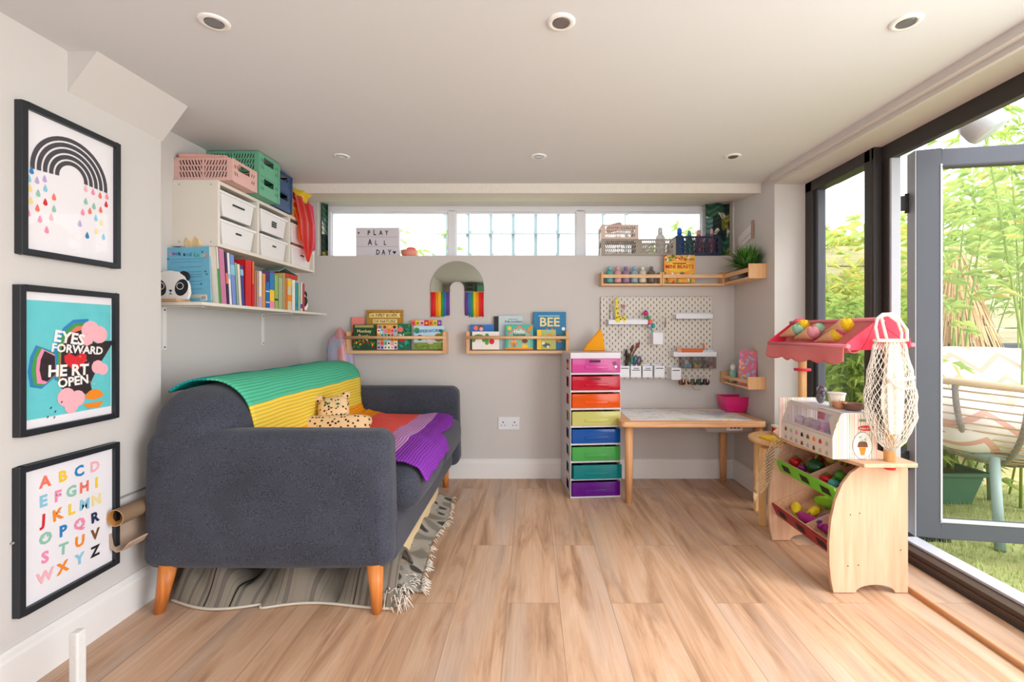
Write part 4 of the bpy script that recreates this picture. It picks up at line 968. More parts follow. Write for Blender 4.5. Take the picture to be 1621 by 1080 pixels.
def art_bee(m, f, w, h):
    m.text(f, 'BEE', 0, h*.62, .085, LYEL, .001, .02, sx=1.05); m.text(f, 'BRITTA TECKENTRUP', 0, h*.86, .013, LBLU, .001, .0) if 0 else m.rect(f, -w*.34, w*.3, h*.88, h*.91, LBLU)
    for i in range(34):
        a = rnd.uniform(0, PI); r = rnd.uniform(.02, .08); m.disc(f, .03*w+r*math.cos(a), h*.2+r*1.1*math.sin(a), .014, rnd.choice([RED, ORG, CORAL, C('wine', '#8a2030')]), .0006+.00003*i, ry=.006, rot=a)
    m.disc(f, .42*w, h*.55, .012, WHT, .001); m.rect(f, .4*w, .44*w, h*.15, h*.5, GRN, .0008)
def art_green(m, f, w, h):
    for k in range(11):
        a = k/10*PI; m.disc(f, -.045+.035*(-math.cos(a))+.0, .062+.028*math.sin(a)*1.0, .013, GRN if k % 2 else C('leaf_green', '#5fa03c'), .0006+.00005*k)
    for k in range(4): m.disc(f, .01+.013*k*0+.0, .095-.017*k, .013, C('leaf_green', '#5fa03c') if k % 2 else GRN, .0012+.00005*k)
    m.disc(f, .042, .055, .018, RED, .0016, ry=.02)
def art_house(m, f, w, h):
    m.poly(f, [(-w*.45, h*.62), (0, h*.98), (w*.45, h*.62), (w*.42, h*.58), (0, h*.92), (-w*.42, h*.58)], CORAL, .0008); m.poly(f, [(-w*.4, 0), (w*.4, 0), (w*.4, h*.58), (0, h*.9), (-w*.4, h*.58)], SAGE, .0006)
    m.text(f, 'Hello', 0, h*.66, .034, WHT, .0012, .02); m.text(f, 'house', 0, h*.52, .034, INK, .0012, .02)
    m.disc(f, -w*.2, h*.25, .022, ORG, .001, ry=.03); m.disc(f, -w*.25, h*.33, .007, WHT, .0014); m.disc(f, -w*.14, h*.33, .007, WHT, .0014); m.disc(f, -w*.25, h*.33, .003, INK, .0018); m.disc(f, -w*.14, h*.33, .003, INK, .0018); m.disc(f, -w*.18, h*.16, .01, TEAL, .0014)
    m.disc(f, w*.2, h*.34, .02, BRN, .001, ry=.014); m.disc(f, w*.2, h*.14, .022, YEL, .001, ry=.014); m.disc(f, w*.4, h*.85, .012, ORG, .0012, ry=.022, rot=-.5); m.disc(f, -w*.35, h*.85, .014, YEL, .0008)
    m.rect(f, -w*.5, w*.5, 0, h*.06, ORG, .0012)
def art_ada(m, f, w, h):
    m.text(f, 'Ada Lovelace', .02, h*.80, .022, NAVY, .001, .01); m.rect(f, -w*.1, w*.3, h*.89, h*.9, NAVY); m.disc(f, w*.02, h*.55, .035, BRN, .001, ry=.045)
def art_cat(m, f, w, h):
    m.disc(f, 0, h*.22, .026, C('slate', '#5a6468'), .0008, ry=.014); m.disc(f, -.02, h*.32, .01, WHT, .001); m.disc(f, .01, h*.14, .008, WHT, .0012); m.rect(f, -w*.5, -w*.28, 0, h, YEL, .0006); m.disc(f, .01, h*.9, .03, SAGE, .0006, ry=.01); m.disc(f, .02, h*.76, .02, ORG, .0007, ry=.004)
def art_face(m, f, w, h):
    m.disc(f, -w*.25, h*.86, .016, CORAL, .0008); m.disc(f, -w*.05, h*.86, .02, BRN, .0008); m.disc(f, -w*.03, h*.82, .013, LPINK, .001)
GB = 'picture books in the two wooden racks'
Yb1, Yb2 = 3.165, 3.205
facebook('pink paperback corner showing at the far left of the left rack', 556, 577, 502, zb, 3.215, '#f08a80', GB, .004)
facebook('brown and gold book titled A First Book of Nature in the left rack', 580, 638, 491, zb, 3.205, '#b5852c', GB, .008, art=art_nature)
facebook('dark green book titled Monkey Puzzle in the left rack', 559, 594, 514, zb, Yb1, '#1f4a2c', GB, .008, art=art_monkey)
facebook('colourful tiled board book in the middle of the left rack', 597, 629, 514, zb, Yb1, '#e8a860', GB, .010, art=art_tiles)
facebook('dark green jungle book behind the tiled board book', 629, 650, 513, zb, 3.18, '#1f6b52', GB, .008, art=art_jungle)
facebook('purple edged fruit picture book behind the Superworm book', 651, 699, 507, zb, 3.20, '#d9c9d8', GB, .008, art=art_fruit)
facebook('light blue book titled Superworm at the right of the left rack', 655, 703, 516, zb, Yb1, '#bcd7e0', GB, .008, art=art_worm)
facebook('blue book with a cartoon face at the left of the right rack', 744, 782, 514, zb, 3.20, '#2a6fc0', GB, .008, art=art_face)
facebook('narrow black spined book standing behind the pale Ada Lovelace book', 782, 790, 501, zb, 3.21, '#1d1d20', GB, .006)
facebook('pale grey book titled Ada Lovelace in the right rack', 789, 827, 500, zb, 3.205, '#c3d3d8', GB, .008, art=art_ada)
facebook('white landscape book with green and red blobs in the right rack', 747, 790, 525, zb, Yb1, '#efe9e4', GB, .010, art=art_green)
facebook('teal book titled Hello house in the right rack', 800, 844, 514, zb, Yb1, '#3fb7a4', GB, .012, art=art_house)
facebook('tall blue book titled BEE at the right of the right rack', 844, 896, 494, zb, 3.205, '#1f78a8', GB, .010, art=art_bee)
facebook('small yellow and green cat book in front of the BEE book', 850, 880, 522, zb, Yb1, '#b8b860', GB, .008, art=art_cat)
# arch mirror
mt = thing('rainbow_mirror', 'arched rainbow shaped wall mirror with two rainbow tassels', 'mirror', W(724, 463, 3.233))
mirm = newmat('mirror_silver'); mirm[2].inputs['Metallic'].default_value = 1; mirm[2].inputs['Roughness'].default_value = .02; mirm[2].inputs['Base Color'].default_value = lin('#a9ab9e'); mirm = mirm[0]
m = MB(); s = 1/232; ro, ri, hh = 42*s, 11.5*s, 14*s; n = 28
pts = [(ro, -.0), (ro, hh*0)] + [(ro*math.cos(PI*k/n), hh*0+ .028 + (49*s-.028)*math.sin(PI*k/n)) for k in range(n+1)] + [(-ro, 0)] + [(-ri, 0)] + [(ri*math.cos(PI-PI*k/14), .028+.045*math.sin(PI*k/14)) for k in range(15)] + [(ri, 0)]
pts = [p for i, p in enumerate(pts) if i == 0 or (abs(p[0]-pts[i-1][0])+abs(p[1]-pts[i-1][1])) > 1e-5]
m.prism(FY(0, -.002, 0), pts, 0, .006, mirm); m.build('mirror_glass', mt)
MB().prism(FY(0, 0, 0), [(x*1.012, z*1.008) for x, z in pts], 0, .003, C('mirror_backing', '#8d8a7c')).build('backing', mt)
rb = [RED, C('rb_red2', '#e8301f'), C('rb_orange', '#f59a1c'), C('rb_yellow', '#f5c52c'), GRN, C('rb_blue', '#2b7fc0'), C('rb_violet', '#6b3f93')]
for sg in (-1, 1):
    m = MB(); n = 22
    for i in range(n):
        r = i/(n-1); x = sg*(ro-.003-(ro-ri-.008)*r); c = rb[min(6, int(r*7))]; L = 38*s+rnd.uniform(-.006, .004) - (.006 if abs(r-.4) > .4 else -.004)
        m.tube([(x, -.007, .001), (x+rnd.uniform(-.001, .001), -.008, -L*.5), (x+rnd.uniform(-.0015, .0015), -.006, -L)], .0034, c, 6)
    m.build('tassel', mt)

# ---------------- spice racks with bottles, corner rack with plant ----------------
rack('wooden spice rack with six small paint bottles, left one of the corner row', 952, 1048, 430.5, 452, vrail=(434.5, 440))
rack('wooden spice rack with the yellow beasts book, right one on the back wall', 1048.5, 1147, 430.5, 452, vrail=(434.5, 440))
def art_beast(m, f, w, h):
    m.disc(f, 0, h*.58, w*.42, YEL, .0004, ry=h*.2, n=24)
    m.text(f, 'MINI BEASTS', 0, h*.52, .034, RED, .002, .03); m.text(f, 'DOMINO', 0, h*.67, .020, BRN, .002, .02) if 0 else m.rect(f, -w*.22, w*.22, h*.68, h*.72, BRN, .001)
    for i in range(60):
        y = rnd.choice([rnd.uniform(.02, .36), rnd.uniform(.82, .98)]); m.disc(f, rnd.uniform(-.46, .46)*w, y*h, .012, rnd.choice([ORG, YEL, RED, GRN, WHT, BRN, C('leaf_green', '#5fa03c')]), .0006+.00003*i, ry=.006, rot=rnd.random()*3)
facebook('yellow and orange MINI BEASTS book leaning in the spice rack', 1051, 1100, 404, 447.5, 3.18, '#f0a52a', None, .008, art=art_beast)
def bottle(label, u, v0, v1, Y, wpx, hx_, caph, group, prof=None, top=None):
    x, _, z0_ = W(u, v1, Y); h = (v1-v0)*Y/750; r = wpx/2*Y/750
    t = thing('paint_bottle', label, 'bottle', (x, Y, z0_), group=group); c = M('bottle_'+hx_, hx_, .3, var=.05)
    MB().lathe((0, 0, 0), [(0, 0), (r*.92, 0), (r, .004), (r, h*.58), (r*.93, h*.66), (r*.72, h*.73), (r*.42, h*.77), (r*.40, h*.80)], c, 18).build('bottle_body', t)
    MB().lathe((0, 0, 0), [(r*.5, h*.79), (r*.5, h*.93), (r*.42, h*.97), (r*.3, h), (0, h)], M('cap_'+caph, caph, .35, var=.03), 14).build('cap', t)
    return t
for u, c, k, nm in ((965, '#58a8a4', '#7fc0c8', 'teal'), (978, '#d4a0a4', '#e8a6bc', 'dusty pink'), (991, '#9a7f9e', '#9a70b0', 'mauve'), (1004, '#93aebc', '#8fb4dc', 'light blue'), (1017, '#d9cbb8', '#e4dfd8', 'cream'), (1031, '#6e625c', '#70757c', 'dark grey')):
    bottle('small %s craft paint bottle in the left spice rack' % nm, u, 422, 447.8, 3.19, 12, c, k, 'small paint bottles in the spice rack')
# rack on the right wall with the plant
def siderack(label, vt, vb, y0, y1):
    s = 750/y0; z1 = H+(527-vt)/s; z0_ = H+(527-vb)/s; h = z1-z0_; L = y1-y0
    t = thing('spice_rack', label, 'rack', (1.39, y0, z0_))
    MB().box(-.105, 0, 0, .012, 0, h, bchz).build('end_panel', t, bevel=.001); MB().box(-.105, 0, L-.012, L, 0, h, bchz).build('end_panel', t, bevel=.001)
    MB().box(-.1, 0, .012, L-.012, 0, .012, bchy).build('shelf', t, bevel=.001); MB().box(-.105, -.095, .012, L-.012, h*.46, h*.74, bchy).build('rail', t, bevel=.001)
    return z0_
zr = siderack('wooden spice rack on the right wall holding the green plant', 417, 440.5, 2.79, 3.20)
gr = M('plant_green', '#3a6b2a', .6, var=.35, vs=60); gr2 = M('plant_green_light', '#6ea048', .6, var=.3, vs=60)
pt = thing('potted_grass', 'bushy green grass plant in a small pot in the corner rack', 'plant', (1.325, 2.90, zr+.0135))
MB().lathe((0, 0, 0), [(0, 0), (.03, 0), (.04, .07), (.036, .07), (.034, .065), (0, .062)], C('dark_pot', '#3b3330'), 18).build('pot', pt)
m = MB()
for i in range(900):
    a = rnd.uniform(0, 2*PI); e = rnd.uniform(-.05, 1.45); L = rnd.uniform(.09, .165); d = Vector((math.cos(a)*math.cos(e), math.sin(a)*math.cos(e), math.sin(e)))
    b = Vector((rnd.uniform(-.03, .03), rnd.uniform(-.03, .03), .06)); p1 = b+d*L*.55+Vector((0, 0, .012)); p2 = b+d*L; p2.x = min(p2.x, .058)
    p1.x = min(p1.x, .058); sd = d.cross(Vector((0, 0, 1))).normalized()*.0024
    m.add([b-sd, b+sd, p1+sd*1.3, p1-sd*1.3, p2], [(0, 1, 2, 3), (3, 2, 4)], gr if rnd.random() < .6 else gr2)
m.build('grass_blades', pt, weld=False)
o = MB().rbox(-.035, .035, -.06, .06, 0, .075, clear('clear_bag', '#d8d4d4', .35, .15), r=.02).build('plastic_bag', loc=(1.335, 3.06, zr+.0135)); tag(o, 'clear plastic bag beside the plant in the corner rack', 'bag')
zr2 = siderack('wooden spice rack low on the right wall with a pink book', 597, 617, 2.80, 3.21)
def art_pink(m, f, w, h):
    for i in range(40): m.disc(f, rnd.uniform(-.45, .45)*w, rnd.uniform(.03, .97)*h, .012, rnd.choice([PINK, YEL, LIL, LBLU, LPINK, ORG]), .0006+.00003*i, ry=.006, rot=rnd.random()*3)
t = thing('picture_book', 'pink patterned book leaning in the low corner rack', 'book', (1.335, 2.93, zr2+.013), rz=math.radians(-50)); t.rotation_euler.x = -.12
MB().box(-.055, .055, 0, .014, 0, .215, CB('#d77a96')).build('cover', t, bevel=.001); m = MB(); art_pink(m, FY(0, 0, 0), .11, .215); m.build('cover_print', t)
t = thing('unicorn_figure', 'small mint and white unicorn figure beside the pink book', 'toy', (1.325, 3.10, zr2+.013))
mint = C('mint_plastic', '#8fc7b8'); MB().lathe((0, 0, 0), [(0, 0), (.022, .004), (.026, .04), (.018, .08), (0, .09)], mint, 14).build('body', t); MB().sph((-.006, -.01, .098), (.018, .02, .022), pw, 12).build('head', t); MB().cyl((-.006, -.01, .115), (-.004, -.014, .145), .005, mint, .001, n=8).build('horn', t)
m = MB().sph((-.02, -.03, .02), (.02, .022, .02), C('grey_wool_ball', '#a89c98'), 12); m.build('foot_ball', t)
# sign card on the wall above the plant
t = thing('wall_card', 'white card with small drawings clipped to the right wall above the plant', 'card', (1.3885, 3.0, H+.60))
f = Fr((0, 0, 0), (0, -1, 0), (0, 0, 1)); m = MB().prism(f, [(-.16, -.05), (.04, .0), (.04, .09), (-.16, .035)], .001, .004, C('card_white', '#e6e0e2')); 
f2 = Fr((-.0045, 0, 0), (0, -1, 0), (0, 0, 1))
for i in range(7): m.disc(f2, -.13+i*.024, -.01+i*.006, .006, NAVY, .0005, ry=.003, rot=i, n=6)
m.build('card', t); MB().box(-.012, -.001, -.055, -.040, -.01, .10, C('peg_wood', '#b08a80')).build('peg', t)

# ---------------- window sill things ----------------
lb = thing('light_box', 'white cinema light box reading PLAY ALL DAY on the window sill', 'light box', (W(597.5, 405, 3.27)[0], 3.27, ZS))
lw_, lh = .298, .20
MB().box(-lw_/2, lw_/2, 0, .045, 0, lh, C('lightbox_white', '#d6d2da', rough=.4)).build('housing', lb, bevel=.003)
m = MB().box(-lw_/2+.003, lw_/2-.003, -.002, 0, .004, lh-.004, C('lightbox_panel', '#dcd8e2', rough=.35)); f = FY(0, -.002, 0); rl = C('lightbox_rail', '#b4afba')
for z in (.068, .134): m.rect(f, -lw_/2+.003, lw_/2-.003, z, z+.003, rl, .0008)
m.build('display_panel', lb)
lts = [('P', -.058, .148, .046), ('L', -.018, .148, .054), ('A', .025, .148, .046), ('Y', .065, .148, .046), ('A', -.05, .08, .056), ('L', -.008, .08, .044), ('L', .052, .08, .044), ('D', .005, .014, .048), ('A', .043, .014, .048), ('Y', .085, .014, .048)]
for ch, x, z, q in lts: MB().text(f, ch, x, z, q, INK, .002, .02, sx=.75).build('letter', lb)
hx2, hy2 = .118, .028
MB().poly(f, [(hx2, hy2-.012), (hx2+.012, hy2+.003), (hx2+.008, hy2+.012), (hx2, hy2+.006), (hx2-.008, hy2+.012), (hx2-.012, hy2+.003)], INK, .002).build('heart_symbol', lb)
MB().poly(f, [(-.128+.009*math.cos(a*PI/5)*(1 if a % 2 else .45), .163+.009*math.sin(a*PI/5)*(1 if a % 2 else .45)) for a in range(10)], INK, .002).build('star_symbol', lb)
x, _, z = W(648, 405, 3.28); bo = thing('salmon_bowl', 'small salmon pink bowl with a heart shaped lid next to the light box', 'bowl', (x, 3.28, ZS))
MB().lathe((0, 0, 0), [(0, 0), (.045, 0), (.052, .012), (.056, .042), (.052, .044), (.046, .02), (0, .015)], C('salmon', '#e58e7c', rough=.4), 22).build('bowl_body', bo)
MB().sph((.012, 0, .05), (.035, .03, .018), CORAL, 14).build('lid', bo)
GS = 'folding crates on the window sill'
def sillcrate(c, lb_, u0, u1, z, h=.098, d=.15, Y=3.30):
    s = 750/(Y-d/2); x0 = (u0-840)/s; x1 = (u1-840)/s
    return crate(c, lb_, (x0+x1)/2, Y, z, round(x1-x0, 3), d, h, 0, GS)
sillcrate('taupe', 'taupe slotted crate at the left on the window sill, below the sand coloured one', 953, 1011, ZS, .112)
sillcrate('sand', 'sand pink slotted crate stacked on the left taupe crate', 953, 1010, ZS+.113, .096)
sillcrate('taupe', 'taupe slotted crate in the middle of the window sill row', 1012, 1070, ZS, .112)
sillcrate('navy', 'navy slotted crate of paint bottles at the right of the window sill', 1070.5, 1141, ZS, .132)
m = MB(); cl_ = C('pink_cloth_sill', '#e6b4bc')
m.rbox(-.105, .0, -.05, .05, 0, .045, cl_, r=.02); m.xf(Matrix.Rotation(-.25, 4, 'Y')); m.rbox(-.03, .09, -.05, .04, .0, .02, C('white_sheet', '#ece2e6'), r=.008)
o = m.build('folded_fabric', loc=(W(985, 0, 3.3)[0], 3.31, ZS+.20)); tag(o, 'pink and white folded fabric heaped in the sand coloured crate', 'cloth')
GP = 'big paint bottles on the window sill'
def sillb(lb_, u, v0, wpx, c, k, Y=3.32, z=ZS+.008):
    b = bottle(lb_, u, v0, 405, Y, wpx, c, k, GP); b.location.z = z; return b
sillb('white paint bottle standing in the middle taupe crate', 1045, 360, 15, '#e6e4e8', '#dddbe2', Y=3.30)
sillb('bright blue paint bottle in the navy crate', 1075.5, 360, 15, '#1c62c8', '#2a70d8')
sillb('green paint bottle in the navy crate', 1091, 364, 12, '#2f8a72', '#6ab0a0')
sillb('red paint bottle with a pink cap in the navy crate', 1106, 363, 13, '#d0565c', '#e0a0a4')
sillb('purple paint bottle in the navy crate', 1118, 364, 9, '#8a6aa0', '#b89ab0', Y=3.34)
sillb('rose paint bottle with a pale cap in the navy crate', 1126, 362, 11, '#b06a86', '#dcb4bc', Y=3.29)
# leaf curtains
def leafmat():
    m, nt, p = newmat('palm_leaf_print'); L = nt.links
    tc = N(nt, 'ShaderNodeTexCoord'); mp = N(nt, 'ShaderNodeMapping'); mp.inputs['Scale'].default_value = (1, 1, .8); mp.inputs['Rotation'].default_value = (0, .6, 0); L.new(tc.outputs['Object'], mp.inputs[0])
    vo = N(nt, 'ShaderNodeTexVoronoi'); vo.inputs['Scale'].default_value = 14; L.new(mp.outputs[0], vo.inputs['Vector'])
    wv = N(nt, 'ShaderNodeTexWave', bands_direction='DIAGONAL'); wv.inputs['Scale'].default_value = 14; wv.inputs['Distortion'].default_value = 6; L.new(vo.outputs['Position'], wv.inputs['Vector']) if 0 else L.new(mp.outputs[0], wv.inputs['Vector'])
    cr = N(nt, 'ShaderNodeValToRGB'); cr.color_ramp.interpolation = 'CONSTANT'; e = cr.color_ramp.elements; e[0].color = lin('#1f3a33'); e[0].position = 0; e[1].position = .8; e[1].color = lin('#ddd8c4')
    for ps, h in ((.3, '#3d7058'), (.45, '#9a9440'), (.62, '#6d9a94')): k = e.new(ps); k.color = lin(h)
    sx = N(nt, 'ShaderNodeSeparateColor'); L.new(vo.outputs['Color'], sx.inputs[0]); L.new(sx.outputs[0], cr.inputs[0])
    mx = N(nt, 'ShaderNodeMix', data_type='RGBA', blend_type='MULTIPLY'); mx.inputs['Factor'].default_value = .6; L.new(cr.outputs[0], mx.inputs['A']); L.new(wv.outputs['Color'], mx.inputs['B']); L.new(mx.outputs['Result'], p.inputs['Base Color'])
    p.inputs['Roughness'].default_value = .8; return m
lm = leafmat()
for u0, u1, lb_ in ((502.5, 515.5, 'strip of palm leaf print curtain at the left end of the window'), (1121, 1161, 'palm leaf print curtain at the right end of the window')):
    x0 = W(u0, 0, 3.25)[0]; x1 = W(u1, 0, 3.25)[0]; x1 = min(x1, 1.384)
    o = MB().grid(lambda u, v: Vector(((x1-x0)*u, .018*math.sin(u*9+.5)+.002*math.sin(v*9), (H+.893-ZS)*v)), 40, 8, lm).build('curtain', loc=(x0, 3.285, ZS+.002), solid=.003, weld=False); tag(o, lb_, 'curtain')
# ---------------- pegboard and what hangs on it ----------------
def pegmat():
    m, nt, p = newmat('pegboard_slots'); L = nt.links
    tc = N(nt, 'ShaderNodeTexCoord'); sp_ = N(nt, 'ShaderNodeSeparateXYZ'); L.new(tc.outputs['Object'], sp_.inputs[0])
    def MA(op, a, b=None):
        n = N(nt, 'ShaderNodeMath', operation=op)
        for i, v in enumerate((a, b)):
            if v is None: continue
            if isinstance(v, (int, float)): n.inputs[i].default_value = v
            else: L.new(v, n.inputs[i])
        return n.outputs[0]
    def slot(ox, oz):
        x = MA('ABSOLUTE', MA('SUBTRACT', MA('FLOORED_MODULO', MA('ADD', sp_.outputs['X'], ox), .04), .02))
        z = MA('ABSOLUTE', MA('SUBTRACT', MA('FLOORED_MODULO', MA('ADD', sp_.outputs['Z'], oz), .04), .02))
        return MA('MULTIPLY', MA('LESS_THAN', x, .0027), MA('LESS_THAN', z, .0078))
    s_ = MA('MAXIMUM', slot(0, 0), slot(.02, .02))
    mx = N(nt, 'ShaderNodeMix', data_type='RGBA'); mx.inputs['A'].default_value = lin('#d8d1c8'); mx.inputs['B'].default_value = lin('#4a413a'); L.new(s_, mx.inputs['Factor']); L.new(mx.outputs['Result'], p.inputs['Base Color'])
    b = N(nt, 'ShaderNodeBump', invert=True); b.inputs['Distance'].default_value = .003; L.new(s_, b.inputs['Height']); L.new(b.outputs['Normal'], p.inputs['Normal'])
    p.inputs['Roughness'].default_value = .5
    return m
px0, _, pz1 = W(951, 470, 3.218); px1, _, pz0 = W(1127, 600, 3.218)
t = thing('pegboard', 'cream slotted pegboard on the back wall above the play table', 'pegboard', (px0, 3.233, pz0))
MB().box(.0, px1-px0, -.016, -.010, 0, pz1-pz0, pegmat()).build('board', t, bevel=.002)
m = MB()
for x in (.06, px1-px0-.06):
    for z in (.06, pz1-pz0-.06): m.box(x-.01, x+.01, -.010, 0, z-.01, z+.01, upvc)
m.build('spacers', t)
PY = 3.217
def pshelf(label, u0, u1, v0, v1):
    Y = PY-.06; x0 = W(u0, 0, Y)[0]; x1 = W(u1, 0, Y)[0]; z1 = W(0, v0, Y)[2]; z0 = W(0, v1, Y)[2]
    t = thing('pegboard_shelf', label, 'shelf', (x0, PY, z0))
    MB().box(0, x1-x0, -.06, -.0585, 0, z1-z0, upvc).box(0, .0015, -.06, 0, 0, z1-z0, upvc).box(x1-x0-.0015, x1-x0, -.06, 0, 0, z1-z0, upvc).box(0, x1-x0, -.06, 0, 0, .0015, upvc).box(0, x1-x0, -.0015, 0, 0, z1-z0+.01, upvc).build('tray', t)
    return x0, x1, z0
psa = pshelf('white pegboard shelf carrying the yellow giraffe', 963, 1026, 506.5, 514)
pshelf('empty white pegboard shelf at upper right of the pegboard', 1070, 1129, 497.5, 505)
psc = pshelf('white pegboard shelf over the clear craft boxes, with orange cats', 1066, 1135, 557, 565)
# giraffe
gy = C('giraffe_yellow', '#e8d23a'); t = thing('toy_giraffe', 'yellow spotted toy giraffe on the pegboard shelf', 'toy', (W(976, 0, 3.19)[0], 3.175, psa[2]+.016))
m = MB().prism(FY(0, -.01, 0), [(-.012, 0), (-.016, .10), (-.012, .135), (-.018, .150), (-.006, .158), (-.001, .17), (.004, .158), (.012, .152), (.004, .14), (.008, .05), (.03, .035), (.058, .045), (.06, .03), (.05, .0), (.04, .0), (.036, .014), (.02, .014), (.018, 0)], -.01, .01, gy); m.build('body', t, bevel=.002)
m = MB(); f = FY(0, -.0205, 0)
for x, y in ((-.004, .03), (.002, .06), (-.006, .09), (.02, .02), (.035, .03), (.047, .02), (.01, .035)): m.disc(f, x, y, .005, INK, .0004, n=9)
m.build('spots', t)
# cup with flower pencil
def cup(name, label, u0, u1, v0, v1, lab=True, group=None):
    Y = PY-.075; x0 = W(u0, 0, Y)[0]; x1 = W(u1, 0, Y)[0]; z1 = W(0, v0, Y)[2]; z0 = W(0, v1, Y)[2]; w = x1-x0; h = z1-z0
    t = thing(name, label, 'container', ((x0+x1)/2, PY, z0), group=group)
    MB().box(-w/2, w/2, -.075, -.0735, 0, h, upvc).box(-w/2, w/2, -.0015, 0, 0, h+.01, upvc).box(-w/2, -w/2+.0015, -.0735, 0, 0, h, upvc).box(w/2-.0015, w/2, -.0735, 0, 0, h, upvc).box(-w/2, w/2, -.0735, 0, 0, .002, upvc).build('cup_body', t, bevel=.0005)
    if lab:
        m = MB()
        for k in range(lab): m.rect(FY(0, -.075, 0), -w*.38+.01*(k == 0 and lab == 2), w*.38-.006*(k == 0 and lab == 2), h*.76-k*.012, h*.76+.005-k*.012, tape, .0004)
        m.build('label_strip', t)
    return (x0+x1)/2, z0, h
c1 = cup('pegboard_cup', 'plain white cup in the middle of the pegboard holding the flower wand', 1034, 1049.5, 527, 545.5, 0)
cups = [('far left', 981, 996.5, 1), ('second', 998.5, 1015, 2), ('third', 1017.5, 1033, 2), ('fourth', 1036, 1052, 1)]
GC2 = 'white labelled cups along the bottom of the pegboard'
cc = []
for (nm, u0, u1, k), lb_ in zip(cups, ('white labelled cup full of dark brushes beside the drawer tower', 'white labelled cup with scissors, second from the drawer tower', 'empty white labelled cup, third from the drawer tower', 'empty white labelled cup, fourth from the drawer tower')):
    cc.append(cup('pegboard_cup', lb_, u0, u1, 579.5, 597.5, k, GC2))
cup('pegboard_cup', 'single white labelled cup hanging lower under the craft boxes', 1063, 1078, 582.5, 601.5, 1, GC2)
# flower wand
t = thing('flower_wand', 'wand of pink, green and coral knitted balls in the plain pegboard cup', 'toy', (c1[0], PY-.04, c1[1]+.005))
z = 0
MB().cyl((0, 0, 0), (-.045, 0, .12), .004, TEAL, n=8).build('stick', t)
for (x, zz, r, c) in ((-.075, .205, .017, C('fuchsia', '#d0308c')), (-.06, .175, .013, GRN), (-.045, .145, .017, CORAL), (-.025, .12, .014, TEAL), (-.05, .118, .014, LIL)):
    m = MB().sph((x, -.005, zz), r, c, 12)
    for i, v in enumerate(m.V):
        k = 1+.12*math.sin(i*2.4); m.V[i] = (x+(v[0]-x)*k, v[1], zz+(v[2]-zz)*k)
    m.build('knitted_ball', t)
# brushes, scissors, pencils
i = 0
for (bx, n_, lbs) in ((cc[0], 6, None), (cc[1], 5, None), (cc[0], 0, None)):
    pass
items = [(-.012, -.02, .16, .5, '#8a4a3a', 'long brown paint brush, most tilted in the cup beside the drawer tower'), (.0, -.04, .13, .3, '#5a2f2a', 'dark red paint brush sloping right in the cup beside the drawer tower'), (.012, -.03, .10, .05, '#2b2628', 'black paint brush standing upright in the cup beside the drawer tower'), (-.02, -.03, .085, -.1, '#4a3a34', 'dark brush leaning left in the cup beside the drawer tower'), (.02, -.02, .08, .12, '#6e3a32', 'short maroon brush in the cup beside the drawer tower')]
for x, y, L, a_, hx_, lb_ in items:
    t = thing('paint_brush', lb_, 'brush', (cc[0][0]+x, PY+y, cc[0][1]+.004), group='paint brushes on the pegboard'); t.rotation_euler.y = a_; t.scale = (1.3, 1.3, 1.3)
    MB().cyl((0, 0, 0), (0, 0, L), .0035, C('brush_'+hx_, hx_), n=8).build('handle', t); MB().lathe((0, 0, L), [(.0035, 0), (.0075, .012), (.007, .03), (.001, .042)], C('bristle_'+hx_, hx_), 10).build('bristles', t)
for x, y, a_, hx_, lb_ in ((-.02, -.03, .02, '#2f9a74', 'green handled scissors standing in the second pegboard cup'), (.002, -.035, .15, '#4a4a86', 'navy handled scissors standing in the second pegboard cup')):
    t = thing('scissors', lb_, 'scissors', (cc[1][0]+x, PY+y, cc[1][1]+.004)); t.rotation_euler.y = a_; t.scale = (1.35, 1, 1.3); c = C('sc_'+hx_, hx_)
    MB().box(-.004, .004, -.001, .001, 0, .06, chrome).build('blades', t)
    for sg in (-1, 1): MB().tube([(sg*.009+.0085*math.cos(k/10*2*PI), 0, .083+.024*math.sin(k/10*2*PI)*.9) for k in range(10)], .0035, c, 6, closed=True).build('handle', t)
for x, a_, hx_, lb_ in ((.012, .42, '#e8a46a', 'peach coloured pencil leaning right in the second cup'), (.02, .55, '#e8d04a', 'yellow pencil leaning right in the second cup'), (-.004, .25, '#b58aa4', 'mauve pencil in the second cup')):
    t = thing('pencil', lb_, 'pencil', (cc[1][0]+x-.02, PY-.02, cc[1][1]+.004)); t.rotation_euler.y = a_
    MB().cyl((0, 0, 0), (0, 0, .12), .0042, C('pen_'+hx_, hx_), n=6).build('shaft', t); MB().cyl((0, 0, .12), (0, 0, .13), .0042, pages, .0008, n=6).build('tip', t)
